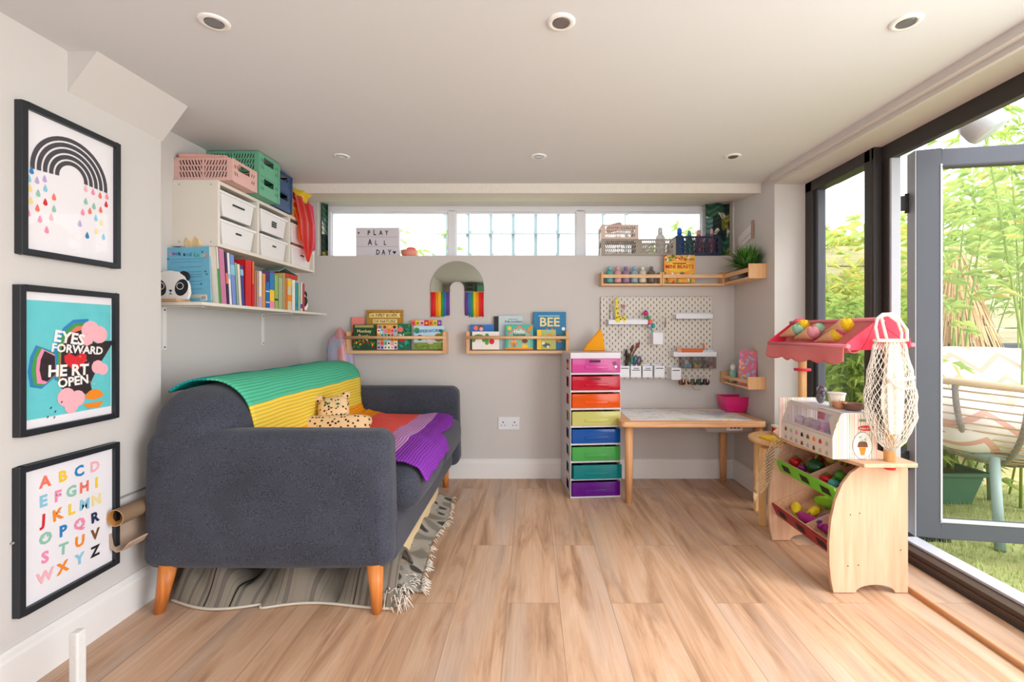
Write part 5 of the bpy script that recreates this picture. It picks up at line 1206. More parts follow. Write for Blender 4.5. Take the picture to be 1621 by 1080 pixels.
# hooks
hm = C('hook_white', '#d8d2ca', rough=.3)
hk = None
for u, v, L, lb_ in ((979, 521, .055, 'thin white peg hook left of the plain cup'), (984, 521, .055, 'second thin white peg hook right below the giraffe shelf'), (1001, 531, .05, 'white peg hook above the scissors'), (1043, 495, .06, 'white peg hook under the spice rack, upper middle'), (1057.5, 545, .08, 'long white peg hook beside the craft boxes')):
    x, _, z = W(u, v, PY)
    o = MB().tube([(0, 0, 0), (0, -.02, .0), (0, -.022, -.01), (0, -.022, -L), (0, -.034, -L-.004), (0, -.036, -L+.008)], .0016, hm, 6).build('peg_hook', loc=(x, PY, z)); tag(o, lb_, 'hook')
t = thing('tassel_keyring', 'red and grey cord hanging on a hook at the pegboard middle', 'cord', (*W(1053, 503, 3.19)[:1], 3.19, W(1053, 503, 3.19)[2]))
MB().tube([(0, 0, 0), (.004, 0, -.03), (0, 0, -.06)], .003, C('cord_red', '#a86a62'), 6).tube([(.004, 0, 0), (0, 0, -.03), (-.003, 0, -.07)], .002, C('cord_grey', '#6a6460'), 6).build('cord', t)
t = thing('flower_pen', 'pink flower topped pen standing behind the giraffe shelf', 'pen', (W(986, 0, 3.2)[0], 3.2, psa[2]+.002)); MB().cyl((0, 0, 0), (.004, 0, .115), .002, LPINK, n=6).build('stem', t)
m = MB()
for k in range(6): m.sph((.004+.008*math.cos(k*PI/3), 0, .122+.008*math.sin(k*PI/3)), (.006, .003, .006), C('flower_rose', '#c9848a'), 8)
m.build('petals', t)
t = thing('glue_stick', 'white glue stick standing at the left of the giraffe shelf', 'glue', (W(968, 0, 3.2)[0], 3.2, psa[2]+.002)); MB().cyl((0, 0, 0), (0, 0, .085), .009, upvc, n=14).build('tube', t); MB().cyl((0, 0, .085), (0, 0, .125), .0085, C('glue_cap', '#d3cbc2'), n=14).build('cap', t)
# orange fox cats
t = thing('orange_cat_ruler', 'orange striped long cat figure lying on the shelf over the craft boxes', 'toy', (W(1093, 0, 3.18)[0], 3.165, psc[2]+.024)); oc = C('cat_orange', '#e0662a')
MB().rbox(-.07, .075, -.012, .012, .004, .030, oc, r=.008).build('body', t); MB().rbox(-.10, -.065, -.014, .014, .004, .045, C('cat_cream', '#d9a48a'), r=.01).build('head', t)
MB().tube([(.07, 0, .02), (.085, 0, .03), (.083, 0, .055), (.078, 0, .065)], .006, oc, 8).build('tail', t)
m = MB(); f = FY(-.083, -.0145, .024); m.disc(f, -.007, .005, .002, INK, .0006, n=6); m.disc(f, .007, .005, .002, INK, .0006, n=6); m.build('face', t)
# clear boxes
Yb = PY-.075; cbx = clear('craft_box_clear', '#cfcac8', .08, .1); GB2 = 'clear craft boxes under the pegboard shelf'
for k, (u0, u1, lb_, cs) in enumerate(((1079, 1097, 'clear craft box with blue and white pompoms', [LBLU, C('dusty', '#7a6a78'), WHT, LBLU]), (1097.5, 1115, 'clear craft box with a yellow pompom', [YEL, YEL, C('dusty2', '#7a8a6a')]), (1115.5, 1134, 'clear craft box with red and black beads', [INK, RED, C('dusty', '#7a6a78'), WHT, RED]))):
    x0, _, z1 = W(u0, 566, Yb); x1, _, z0 = W(u1, 583.5, Yb); w = x1-x0; h = z1-z0
    t = thing('craft_box', lb_, 'box', ((x0+x1)/2, PY-.01, z0), group=GB2)
    MB().box(-w/2, w/2, -.065, -.064, 0, h, cbx).box(-w/2, -w/2+.001, -.064, 0, 0, h, cbx).box(w/2-.001, w/2, -.064, 0, 0, h, cbx).box(-w/2, w/2, -.064, 0, 0, .0015, cbx).build('box_body', t)
    for j, c_ in enumerate(cs):
        m = MB().sph((rnd.uniform(-w*.3, w*.3), -.035+rnd.uniform(-.015, .012), .016+.012*(j % 3)), .017 if c_ != INK else .012, c_, 10)
        for i, v in enumerate(m.V): m.V[i] = tuple(q+rnd.uniform(-.0012, .0012) for q in v)
        o = m.build('pompom', loc=t.location.copy()); tag(o, '%s pompom inside the %s' % ({id(LBLU): 'light blue', id(YEL): 'yellow', id(WHT): 'white', id(RED): 'red', id(INK): 'black'}.get(id(c_), 'dull grey'), lb_), 'pompom', 'pompoms in the clear craft boxes')
        # resting on the box bottom, stacked
# thread reels
GR = 'ribbon reels hanging under the pegboard'
x_, _, z_ = W(1083, 604, PY-.06)
for k, (u, hx_, c2, r, lb_) in enumerate(((1079.5, '#8a5a4a', '#3a2a28', .021, 'brown ribbon reel, leftmost of the reels under the pegboard'), (1088.5, '#d9a888', '#2f1f1a', .022, 'peach ribbon reel, second of the reels under the pegboard'), (1098, '#6a6a4a', '#2a2622', .021, 'olive ribbon reel, third of the reels under the pegboard'), (1108.5, '#4a5a4a', '#1d1d1c', .021, 'dark green ribbon reel, fourth of the reels under the pegboard'), (1117.5, '#5a4038', '#241c1a', .021, 'dark brown ribbon reel, rightmost of the reels under the pegboard'))):
    x, _, z = W(u, 605, PY-.05); t = thing('ribbon_reel', lb_, 'reel', (x, PY-.05, z), group=GR); t.rotation_euler.z = .35
    MB().lathe((0, -.012, 0), [(.006, 0), (r, 0), (r, .002), (r*.86, .003), (r*.86, .021), (r, .022), (r, .024), (.006, .024)], C('reel_'+hx_, hx_), 20, ax=(0, 1, 0)).build('spool', t)
    MB().lathe((0, -.0125, 0), [(0, 0), (r*.7, 0), (r*.7, .0008)], C('reel_in_'+c2, c2), 18, ax=(0, 1, 0)).build('core', t)
    MB().box(-.0022, .0022, -.018, -.015, .0, .03, upvc).tube([(0, -.016, .03), (0, .04, .036)], .0015, hm, 5).build('hanger', t)
o = MB().tube([(0, 0, 0), (.02, 0, -.02), (.05, 0, -.022), (.06, 0, -.012)], .0022, C('loose_ribbon', '#b98a5a'), 6).build('loose_ribbon', loc=(*W(1095, 0, PY-.05)[:1], PY-.055, W(0, 612, PY-.05)[2]), weld=False); tag(o, 'loose tan ribbon end dangling under the reels', 'ribbon')

# ---------------- rainbow drawer tower ----------------
th_ = math.radians(5); tw = thing('drawer_tower', 'tall clear plastic tower with eight rainbow coloured drawers', 'drawer tower', (.238, 2.83, 0), th_)
fr = clear('frosted_frame', '#f0eaf0', .72, .3); w_, d_, h_ = .305, .375, .872; pitch = .1055
MB().box(0, .006, 0, d_, 0, .05, fr).box(0, w_, .0, d_, h_-.010, h_, fr).box(0, w_, -.004, .0, h_-.038, h_, fr).build('top_lid', tw) if 0 else MB().box(0, w_, 0, d_, h_-.012, h_, fr).box(0, w_, -.003, .0, h_-.036, h_, fr).build('top_lid', tw, bevel=.003)
m = MB()
for x0 in (0, w_-.004):
    x1 = x0+.004
    m.box(x0, x1, 0, .06, 0, h_-.012, fr).box(x0, x1, .17, d_, 0, h_-.012, fr)
    for k in range(9): m.box(x0, x1, .06, .17, max(0, .012+pitch*k-.03), min(h_-.012, .012+pitch*k+.012), fr)
m.box(0, w_, d_-.003, d_, 0, h_-.012, fr)
m.build('side_frame', tw)
dcols = [('purple', '#74159c', 'dark'), ('teal', '#0c989c', 0), ('green', '#5cc466', 0), ('blue', '#0c66c4', 0), ('pale_yellow', '#e6e48c', 0), ('orange', '#fc6c06', 0), ('red', '#e00434', 0), ('pink', '#ee5cb8', 0)]
for k, (nm, hx_, _) in enumerate(dcols):
    z = .014+pitch*k; hh = .084; c = clear('drawer_'+nm, hx_, .52, .12)
    m = MB().box(0, w_, -.002, 0, z-.012, z-.001, fr)
    for q in range(6): m.box(.03+q*.045, .065+q*.045, -.004, -.002, z-.011, z-.003, fr)
    m.build('rail', tw)
    if k == 7: pass
    dx = .006 if nm == 'teal' else 0
    m = MB().rbox(.008+dx, w_-.004+dx, -.012-dx*2, -.006-dx*2, z, z+hh, c, r=.003, k=2, mid=1).box(.010, .014, -.006, .34, z, z+hh-.008, c).box(w_-.014, w_-.010, -.006, .34, z, z+hh-.008, c).box(.014, w_-.014, -.006, .34, z+.002, z+.005, c)
    m.box(.014, w_-.014, .335, .338, z, z+hh-.01, c)
    dr = m.build('drawer_'+nm, tw); dr['label'] = nm.replace('_', ' ')+' see-through drawer'
    MB().rbox(.085, .225, -.016-dx*2, -.010-dx*2, z+.022, z+.042, c, r=.0028, k=2, mid=1).build('handle', dr)
    if nm in ('pink', 'red'):
        m = MB(); f = FY(0, -.0125, 0); m.rect(f, .112, .180, z+.062, z+.074, INK if nm == 'pink' else C('faded_label', '#7a1028'), .0008); m.build('label_strip', dr)
    if nm == 'pink':
        m = MB(); f = FY(0, -.0125, 0); m.disc(f, .265, z+.055, .013, C('sticker_skin', '#8a4a6a'), .0008); m.disc(f, .273, z+.035, .008, WHT, .0009)
        for a_, b_ in ((.283, .045), (.262, .028), (.275, .025), (.285, .03)): m.disc(f, a_, z+b_, .003, INK, .0012, n=7)
        m.build('sticker', dr)
    # what is stored inside shows as soft shapes
    cc_ = {'pink': [('#f0a070', .05), ('#9a7ad8', .15), ('#c85aa0', .24)], 'red': [('#c01038', .10), ('#d82050', .18)], 'orange': [('#d8601a', .15)], 'pale_yellow': [('#d8c86a', .10), ('#d0a040', .2)], 'blue': [('#1a4a9a', .15)], 'green': [('#a8a83a', .12), ('#c8903a', .2)], 'teal': [('#127a80', .15)], 'purple': [('#4a1070', .15)]}[nm]
    for j, (hc, xx) in enumerate(cc_):
        o = MB().rbox(-.045, .045, -.08, .08, 0, .05, M('stored_'+hc, hc, .8, var=.2, vs=30), r=.02).build('craft_bag', loc=tuple(Matrix.Rotation(th_, 3, 'Z') @ Vector((xx, .14, 0))+Vector((.238, 2.83, z+.006))), rz=th_); tag(o, 'stored craft bag number %s seen inside the %s drawer' % (['one from the left', 'two from the left', 'three from the left'][j], nm.replace('_', ' ')), 'bag')
# orange felt triangle on the tower
t = thing('orange_party_hat', 'orange pointed felt party hat standing on top of the drawer tower', 'hat', (*W(941, 0, 3.08)[:1], 3.10, h_+.001)); og = M('orange_felt', '#f5a312', .8, var=.05, bump=.3)
MB().prism(FY(0, 0, 0), [(-.075, 0), (.072, 0), (.058, .10), (.046, .145), (.036, .138), (-.045, .045)], -.02, .012, og).build('felt_body', t, bevel=.006)
MB().tube([(.06, -.005, .09), (.075, -.005, .05), (.085, -.005, .0)], .0018, pw, 5).build('elastic', t)

# ---------------- play table ----------------
bt = wood('table_beech', '#c98f62', '#e6b98c', axis=0, rough=.45); btl = wood('table_leg_wood', '#c98d5c', '#e2b183', axis=2, rough=.45)
tx0, tx1, ty0, ty1 = .518, 1.362, 2.717, 3.21
tb = thing('play_table', 'low wooden children table with a paint-marked white paper top', 'table', (tx0, ty0, 0)); TW, TD = tx1-tx0, ty1-ty0
def rr2(x0, x1, y0, y1, r, n=6): return rrect(x0, x1, y0, y1, r, n)
m = MB(); m.prism(FZ(0, 0, 0), rr2(0, TW, 0, TD, .035), .447, .480, bt); m.build('tabletop', tb, bevel=.004)
def paint():
    m, nt, p = newmat('paint_marked_paper'); L = nt.links; tc = N(nt, 'ShaderNodeTexCoord'); prev = None
    col = lin('#e9e6e6')
    base = None
    for i, (h, s, th2) in enumerate((('#8fc4c8', 9, .63), ('#b8cf8a', 7, .64), ('#d98aa0', 14, .68), ('#5a7aa8', 18, .70), ('#a8b8d8', 5, .62), ('#d8c07a', 11, .66))):
        no = N(nt, 'ShaderNodeTexNoise'); no.inputs['Scale'].default_value = s; no.inputs['Detail'].default_value = 5
        mp = N(nt, 'ShaderNodeMapping'); mp.inputs['Location'].default_value = (i*3.1, i*1.7, 0); mp.inputs['Scale'].default_value = (1, 1.8, 1); L.new(tc.outputs['Object'], mp.inputs[0]); L.new(mp.outputs[0], no.inputs['Vector'])
        mr = N(nt, 'ShaderNodeMapRange'); mr.inputs['From Min'].default_value = th2-.05; mr.inputs['From Max'].default_value = th2+.04; mr.inputs['To Max'].default_value = .75; L.new(no.outputs['Fac'], mr.inputs['Value'])
        mx = N(nt, 'ShaderNodeMix', data_type='RGBA'); mx.inputs['B'].default_value = lin(h); L.new(mr.outputs[0], mx.inputs['Factor'])
        if base is None: mx.inputs['A'].default_value = col
        else: L.new(base, mx.inputs['A'])
        base = mx.outputs['Result']
    L.new(base, p.inputs['Base Color']); p.inputs['Roughness'].default_value = .5
    return m
MB().box(.065, TW-.06, .045, TD-.03, .480, .4815, paint()).build('paper_inlay', tb)
for x, y in ((.055, .05), (TW-.028, .05), (.055, TD-.045), (TW-.075, TD-.045)):
    MB().cyl((x, y, .447), (x, y, 0), .025, btl, .021, n=20).build('leg', tb, bevel=0)
ub = thing('under_table_tray', 'frosted shallow tray hung under the right of the table, with a small white tag', 'tray', (W(1146, 0, 2.95)[0], 2.99, .385))
MB().rbox(-.155, .155, -.14, .14, 0, .061, clear('frosted_tray', '#d9d3d0', .6, .4), r=.03).build('tray_body', ub)
m = MB().rect(FY(-.005, -.141, .0), -.02, .075, .018, .052, paper, .001); 
for k in range(3): m.rect(FY(-.005, -.141, 0), .0+k*.022, .016+k*.022, .03, .036, INK, .002)
m.build('tag', ub)
pk_ = thing('pink_tub', 'bright pink plastic tub at the back right corner of the play table', 'tub', (W(1160, 0, 3.09)[0], 3.09, .481)); pm = C('hot_pink', '#e02878', rough=.35)
V = []; m = MB()
for z, hx1, hy1 in ((0, .058, .055), (.05, .074, .066), (.098, .078, .070)):
    V += [(-hx1, -hy1, z), (hx1, -hy1, z), (hx1, hy1, z), (-hx1, hy1, z)]
m.add(V, [(3, 2, 1, 0)]+[(4*q+i, 4*q+(i+1) % 4, 4*q+4+(i+1) % 4, 4*q+4+i) for q in (0, 1) for i in range(4)], pm)
m.build('tub_body', pk_, bevel=.006); MB().box(-.080, .080, -.072, -.068, .094, .1, pm).box(-.080, .080, .068, .072, .094, .1, pm).box(-.080, -.076, -.07, .07, .094, .1, pm).box(.076, .080, -.07, .07, .094, .1, pm).build('rim', pk_)
# stool
st_ = thing('round_stool', 'round birch stool with bent legs in front of the play table', 'stool', (1.335, 2.50, 0)); bir = wood('birch', '#d9a468', '#eec898', axis=2, rough=.4)
m = MB(); m.lathe((0, 0, 0), [(0, .415), (.165, .415), (.172, .422), (.172, .432), (.165, .438), (0, .438)], bir, 36); m.build('seat', st_)
for a in (118, 62, -20, 205) :
    A = math.radians(a); d = Vector((math.cos(A), math.sin(A), 0)); d2 = Vector((-math.sin(A), math.cos(A), 0)); r = .165
    P = [d*.06+Vector((0, 0, .408)), d*(r-.045)+Vector((0, 0, .408)), d*(r-.012)+Vector((0, 0, .396)), d*r+Vector((0, 0, .36)), d*(r+.0)+Vector((0, 0, .0))]
    m = MB(); hw = .019; V = []
    N_ = [Vector((0, 0, 1)), Vector((0, 0, 1)), (d+Vector((0, 0, 1))).normalized(), d, d]
    for p_, n_ in zip(P, N_):
        for q in (-1, 1):
            V += [p_+d2*hw*q, p_+d2*hw*q-n_*.012]
    F = []
    for i in range(4):
        a0, b0 = i*4, (i+1)*4; F += [(a0, b0, b0+2, a0+2), (a0+1, a0+3, b0+3, b0+1), (a0, a0+1, b0+1, b0), (a0+2, b0+2, b0+3, a0+3)]
    F += [(0, 2, 3, 1), (16, 17, 19, 18)]
    m.add(V, F, bir); m.build('leg', st_, bevel=.001)
t = thing('activity_book', 'yellow activity book lying on the round stool', 'book', (1.315, 2.44, .4385), .12); yb = C('book_yellow', '#e9bd1c')
MB().box(-.105, .11, -.07, .07, 0, .010, yb).build('cover', t, bevel=.002); MB().box(-.03, .05, -.03, .045, .010, .0108, paper).build('cover_print', t)
t = thing('yellow_keyring', 'yellow scissors shaped craft tool beside the yellow activity book', 'craft tool', (1.345, 2.36, .4385)); MB().tube([(.03*math.cos(k/10*2*PI), .018*math.sin(k/10*2*PI), .005) for k in range(10)], .005, yb, 6, closed=True).build('loop', t); MB().rbox(-.07, -.03, -.01, .01, 0, .008, yb, r=.003).build('tip', t)
t = thing('board_game_box', 'red and white box lying on the stool behind the yellow activity book', 'box', (1.44, 2.565, .4385), -.1)
MB().box(-.11, .10, -.05, .05, 0, .036, C('box_red', '#b8282c')).build('box_base', t); MB().box(-.112, .102, -.052, .052, .034, .044, C('box_white', '#e6e2d8')).build('lid', t)
t = thing('teal_cup', 'grey teal cup standing on the red and white box', 'cup', (1.42, 2.56, .483)); MB().lathe((0, 0, 0), [(0, 0), (.024, 0), (.03, .075), (.027, .075), (.022, .006), (0, .006)], C('grey_teal', '#7aa39c'), 18).build('cup_body', t)
# ---------------- market stall ----------------
sw = wood('stall_maple', '#cfa283', '#dfba9c', axis=2, scale=.8, rough=.45, stretch=10); swy = wood('stall_maple_y', '#cfa080', '#dfb898', axis=1, rough=.45)
redp = M('stall_red', '#e83350', .4, var=.03)
stl = thing('market_stall', 'wooden toy market stall with a red awning frame beside the open door', 'play stall', (1.29, 2.05, 0))
def S(x, y, z): return (x-1.29, y-2.05, z)
s1 = 417.0
out = [(1320, 939), (1316, 920), (1313.5, 895), (1313, 860), (1316, 825), (1323, 793), (1334, 767), (1348, 749), (1364, 738)]
pl = [((u-840)/s1-1.29, H+(527-v)/s1) for u, v in out]
pl += [(1.434-1.29, pl[-1][1]), (1.434-1.29, .003)]
arch = [(1.34+.075*math.cos(a*PI/10)*1.0-1.29-.03, .003+.03*math.sin(a*PI/10)) for a in range(11)]
pl = [(x, max(z, .003)) for x, z in pl] + arch
f = Fr((0, 0, 0), (1, 0, 0), (0, 0, 1))
m = MB(); m.prism(f, pl, .25, .236, sw); m.build('side_panel', stl, bevel=.001)
m = MB(); m.prism(f, pl, -.205, -.219, sw); m.build('side_panel', stl, bevel=.001)
for x, z in ((-.06, .30), (-.03, .29), (-.07, .10), (-.04, .105), (.12, .16)):
    pass
m = MB()
for x, z in ((-.075, .30), (-.04, .305), (-.085, .105), (-.045, .108), (.115, .165)): m.disc(FY(0, -.25, 0), x, z, .0025, INK, .0006, n=8)
m.build('screw_holes', stl)['kind'] = 'stuff'
# counter top, bulging to the front
cpts = [(1.222, 1.735), (1.205, 1.80), (1.168, 1.95), (1.150, 2.08), (1.152, 2.20), (1.18, 2.31), (1.235, 2.385), (1.42, 2.385), (1.43, 2.37), (1.43, 1.75), (1.42, 1.738)]
m = MB(); m.prism(FZ(0, 0, 0), [(x-1.29, y-2.05) for x, y in cpts], .495, .510, swy); m.build('counter_top', stl, bevel=.003)
MB().box(.12, .135, -.235, .205, .30, .36, swy).box(.12, .135, -.235, .205, .06, .12, swy).box(.08, .12, -.10, -.05, .36, .495, swy).build('back_rail', stl)
pol = wood('pole_pine', '#d9a468', '#edc490', axis=2, rough=.4)
PX = 1.345
for y, nm in ((1.775, 0), (2.345, 1)):
    MB().cyl((PX-1.29, y-2.05, .50), (PX-1.29, y-2.05, H-.03), .019, pol, n=22).build('pole', stl)
    MB().lathe((PX-1.29, y-2.05, .480), [(0, -.001), (.018, 0), (.02, .014), (0, .015)], C('peg_red', '#e02a2a'), 18).build('peg', stl)
MB().lathe((PX-1.29, 2.345-2.05, .783+.02), [(.019, 0), (.038, 0), (.038, .012), (.019, .012)], redp, 24).build('ring', stl)
# awning
sp_ = [(1338, 550), (1339, 544), (1384, 509), (1397, 497.5), (1412, 497), (1423, 513), (1441, 537), (1442, 546), (1438, 552), (1392, 554), (1345, 555)]
P = [((u-840)/421.0-1.29, H+(527-v)/421.0) for u, v in sp_]
def scale_in(P, k): cx = sum(p[0] for p in P)/len(P); return P
for y, q in ((1.78, 0), (2.345, 1)):
    m = MB(); dx = -.006*q; m.prism(f, [(x+dx, z) for x, z in P], -(y-2.05), -(y-2.05)-.010, redp)
    m.build('awning_side', stl, bevel=.002)
m = MB()
for x, z in ((1.31, H-.03), (1.327, H+.045), (1.395, H-.03), (1.33, H+.005)): m.disc(FY(-1.29, 1.78-2.05-.0005, 0), x, z, .006 if x == 1.31 else .003, LPINK, .001)
m.build('screw_caps', stl)['kind'] = 'stuff'
rodm = C('pink_rod', '#e0808c')
fa = ((1340-840)/421-1.29, H-.0505); ba = ((1386-840)/421-1.29, H+.050); ca = (1.43-1.29, H-.045)
for (x, z) in (fa, ba, ca): MB().cyl((x, -.28, z), (x-.004, .305, z), .008, rodm, n=14).build('rod', stl)
def gingham():
    m, nt, p = newmat('red_gingham'); L = nt.links; tc = N(nt, 'ShaderNodeTexCoord'); ch = N(nt, 'ShaderNodeTexChecker'); ch.inputs['Scale'].default_value = 330; ch.inputs['Color1'].default_value = lin('#e87880'); ch.inputs['Color2'].default_value = lin('#f0aaa6')
    L.new(tc.outputs['Object'], ch.inputs['Vector']); L.new(ch.outputs['Color'], p.inputs['Base Color']); p.inputs['Roughness'].default_value = .85
    tl = N(nt, 'ShaderNodeBsdfTranslucent'); L.new(ch.outputs['Color'], tl.inputs[0]); mx = N(nt, 'ShaderNodeMixShader'); mx.inputs[0].default_value = .35; L.new(p.outputs[0], mx.inputs[1]); L.new(tl.outputs[0], mx.inputs[2]); L.new(mx.outputs[0], nt.nodes['Material Output'].inputs[0])
    return m
gg = gingham()
def val(u, v):
    y = -.272+.57*u; zz = fa[1]-.006 - v*(.052+.012*abs(math.sin(u*PI*5.0))+.006*math.sin(u*3))
    return Vector((fa[0]-.009-.010*v*math.sin(u*14)-.004, y, zz))
MB().grid(val, 60, 6, gg).build('scalloped_valance', stl, solid=.0015)
def sag(u, v):
    y = -.27+.565*u; x = fa[0]+(ba[0]-fa[0])*v; z = fa[1]+(ba[1]-fa[1])*v - .062*math.sin(PI*v**.85)
    return Vector((x, y, z))
MB().grid(sag, 30, 14, gg).build('awning_cloth', stl, solid=.0015)
def sag2(u, v):
    x = ba[0]+(ca[0]-ba[0])*v; return Vector((x, -.27+.565*u, ba[1]+(ca[1]-ba[1])*v-.006*math.sin(PI*v)))
MB().grid(sag2, 20, 6, gg).build('awning_cloth', stl, solid=.0015)
# display trays hung in the stall
def tray(name, color, hx_, u0, v0, Yn0, u1, v1, Yn1, label):
    """u0,v0 top of front edge at the far end; u1,v1 at the near end"""
    a = Vector(W(u0, v0, Yn0)); b = Vector(W(u1, v1, Yn1)); return a, b
def display(label, zf, xf, color, hx_, dark, rise):
    t = thing('display_tray', label, 'tray', (xf, 1.816, zf))
    L = .437; D = .24; n = Vector((math.cos(rise), 0, math.sin(rise)))
    fc = M('tray_'+color, hx_, .4, var=.05)
    R = Matrix.Rotation(-rise, 4, 'Y')
    m = MB().box(-.008, 0, .0, L, -.03, .032, fc); m.xf(R); m.build('front_board', t, bevel=.001)
    f = Fr((-.0082, 0, 0), (0, -1, 0), (0, 0, 1))
    for k in range(3):
        y = -(.07+.145*k); MB().rect(f, y-.03, y+.03, -.014, .018, C('chalk_dark', '#241f1f'), .0008).xf(R).build('chalk_label', t)
    tr_ = MB().box(0, D, 0, L, -.03, -.024, swy).box(D-.008, D, 0, L, -.03, .035, swy).box(0, D, 0, .007, -.03, .03, swy).box(0, D, L-.007, L, -.03, .03, swy).box(0, D, L*.42, L*.42+.006, -.03, .026, swy).box(.0, .006, 0, L, -.03, .03, swy)
    tr_.xf(R); tr_.build('tray_body', t, bevel=.001)
    m = MB()
    for k in (.12, .16, .20): m.box(k, k+.008, 0, L, .028, .034, swy)
    m.xf(R); 
    return t, R
rise = math.radians(24)
t1, R1 = display('slanted green fronted display tray, upper one in the market stall', .365, 1.182, 'green', '#6fce2c', 0, rise)
t2, R2 = display('slanted dark red fronted display tray, lower one in the market stall', .155, 1.165, 'dark_red', '#a0142c', 0, rise)
def at(t, R, x, y, z): return t.location + (R.to_3x3() @ Vector((x, y, z)))
def veg(name, label, loc, fn, cat='toy food'):
    t = thing(name, label, cat, loc, group='toy food in the stall trays'); fn(t); return t
def ball(r, mat_, sx=1, sy=1, sz=1): return MB().sph((0, 0, r*sz), (r*sx, r*sy, r*sz), mat_, 16)
stem = C('stem_green', '#4f7f2a')
def tomato(c, r):
    def fn(t): ball(r, c, 1, 1, .85).build('fruit_body', t); MB().lathe((0, 0, r*1.66), [(.012, 0), (.008, .003), (.002, .01), (0, .011)], stem, 6).build('stalk', t)
    return fn
glossr = M('toy_red', '#c8201f', .25, var=.05); glossp = M('toy_plum', '#8a2f7a', .25, var=.05); glosst = M('toy_teal', '#4fb8b0', .25, var=.05); glossg = M('toy_green', '#5aa83a', .3, var=.05)
veg('toy_tomato', 'red toy tomato at the far end of the upper tray', at(t1, R1, .05, .39, -.022), tomato(glossr, .027))
veg('toy_plum', 'plum and white toy onion beside the far tomato', at(t1, R1, .045, .33, -.022), tomato(glossp, .02))
veg('toy_tomato', 'second red toy tomato behind the green pepper', at(t1, R1, .12, .33, -.022), tomato(glossr, .025))
def pepper(t):
    m = MB().sph((0, 0, .036), (.036, .036, .036), M('toy_pepper', '#1f4f2c', .25, var=.1), 20)
    for i, v in enumerate(m.V): a = math.atan2(v[1], v[0]); k = 1+.10*math.cos(4*a); m.V[i] = (v[0]*k, v[1]*k, v[2])
    m.build('pepper_body', t); MB().tube([(0, 0, .07), (.003, 0, .082), (.012, -.004, .09)], .005, glossg, 8).build('stalk', t)
veg('toy_pepper', 'dark green toy pepper in the upper tray', at(t1, R1, .06, .255, -.022), pepper)
def melon(t):
    m, nt, p = newmat('melon_skin'); tc = N(nt, 'ShaderNodeTexCoord'); wv = N(nt, 'ShaderNodeTexWave', wave_type='BANDS', bands_direction='X'); wv.inputs['Scale'].default_value = 14; wv.inputs['Distortion'].default_value = 5; nt.links.new(tc.outputs['Object'], wv.inputs['Vector'])
    cr = N(nt, 'ShaderNodeValToRGB'); cr.color_ramp.elements[0].color = lin('#5f6a2c'); cr.color_ramp.elements[1].color = lin('#c8a04a'); nt.links.new(wv.outputs['Fac'], cr.inputs[0]); nt.links.new(cr.outputs[0], p.inputs['Base Color']); p.inputs['Roughness'].default_value = .4
    MB().sph((0, 0, .045), (.055, .06, .045), m, 22).build('melon_body', t); MB().cyl((0, 0, .088), (0, 0, .098), .005, stem, n=8).build('stalk', t)
veg('toy_melon', 'large green and tan striped toy melon at the back of the upper tray', at(t1, R1, .155, .23, -.022), melon)
veg('toy_tomato', 'red toy ball half hidden in the near compartment of the upper tray', at(t1, R1, .045, .155, -.022), tomato(glossr, .024))
veg('toy_cup', 'teal toy egg with a hole in the near compartment of the upper tray', at(t1, R1, .042, .105, -.022), tomato(glosst, .022))
veg('toy_apple', 'green toy apple in the near compartment of the upper tray', at(t1, R1, .09, .13, -.022), tomato(glossg, .024))
def long_(c, L, r, wob=0, c2=None):
    def fn(t): MB().tube([(0, L*(i/9-.5), r+wob*math.sin(i/9*PI)) for i in range(10)], [r*(.35+.65*math.sin(PI*(i+.6)/10.2))*(1+(.08 if i % 2 else -.05)) for i in range(10)], c, 14).build('food_body', t); MB().sph((0, -L/2, r), (.006, .008, .006), c2 or stem, 8).build('tip', t)
    return fn
toyy = M('toy_yellow', '#ecd21a', .3, var=.04); toym = M('toy_magenta', '#b01e8a', .3, var=.06); toyv = M('toy_violet', '#6a38a8', .3, var=.05); toyo = M('toy_orange', '#ee9a14', .3, var=.05)
tt = veg('toy_banana', 'yellow toy bananas at the far end of the lower tray', at(t2, R2, .055, .37, -.022), long_(toyy, .12, .02, .008)); tt.rotation_euler.z = -.5
tt = veg('toy_sweetcorn', 'second yellow toy fruit behind the bananas in the lower tray', at(t2, R2, .10, .30, -.022), long_(toyy, .10, .019)); tt.rotation_euler.z = -.9
tt = veg('toy_cucumber', 'lime green toy vegetable at the back of the lower tray', at(t2, R2, .17, .31, -.022), long_(M('toy_lime', '#8cd02c', .3, var=.05), .10, .026)); tt.rotation_euler.z = .7
tt = veg('toy_aubergine', 'violet toy vegetable in the middle of the lower tray', at(t2, R2, .10, .22, -.022), long_(toyv, .13, .018)); tt.rotation_euler.z = -1.0
tt = veg('toy_beetroot', 'magenta wavy toy vegetable along the front of the lower tray', at(t2, R2, .045, .25, -.022), long_(toym, .16, .022)); tt.rotation_euler.z = .1
tt = veg('toy_grapes', 'magenta toy grapes in the near compartment of the lower tray', at(t2, R2, .06, .145, -.022), long_(toym, .07, .018)); tt.rotation_euler.z = -.2
tt = veg('toy_cheese', 'orange toy wedge at the near end of the lower tray', at(t2, R2, .04, .07, -.022), long_(toyo, .09, .018)); tt.rotation_euler.z = -.3

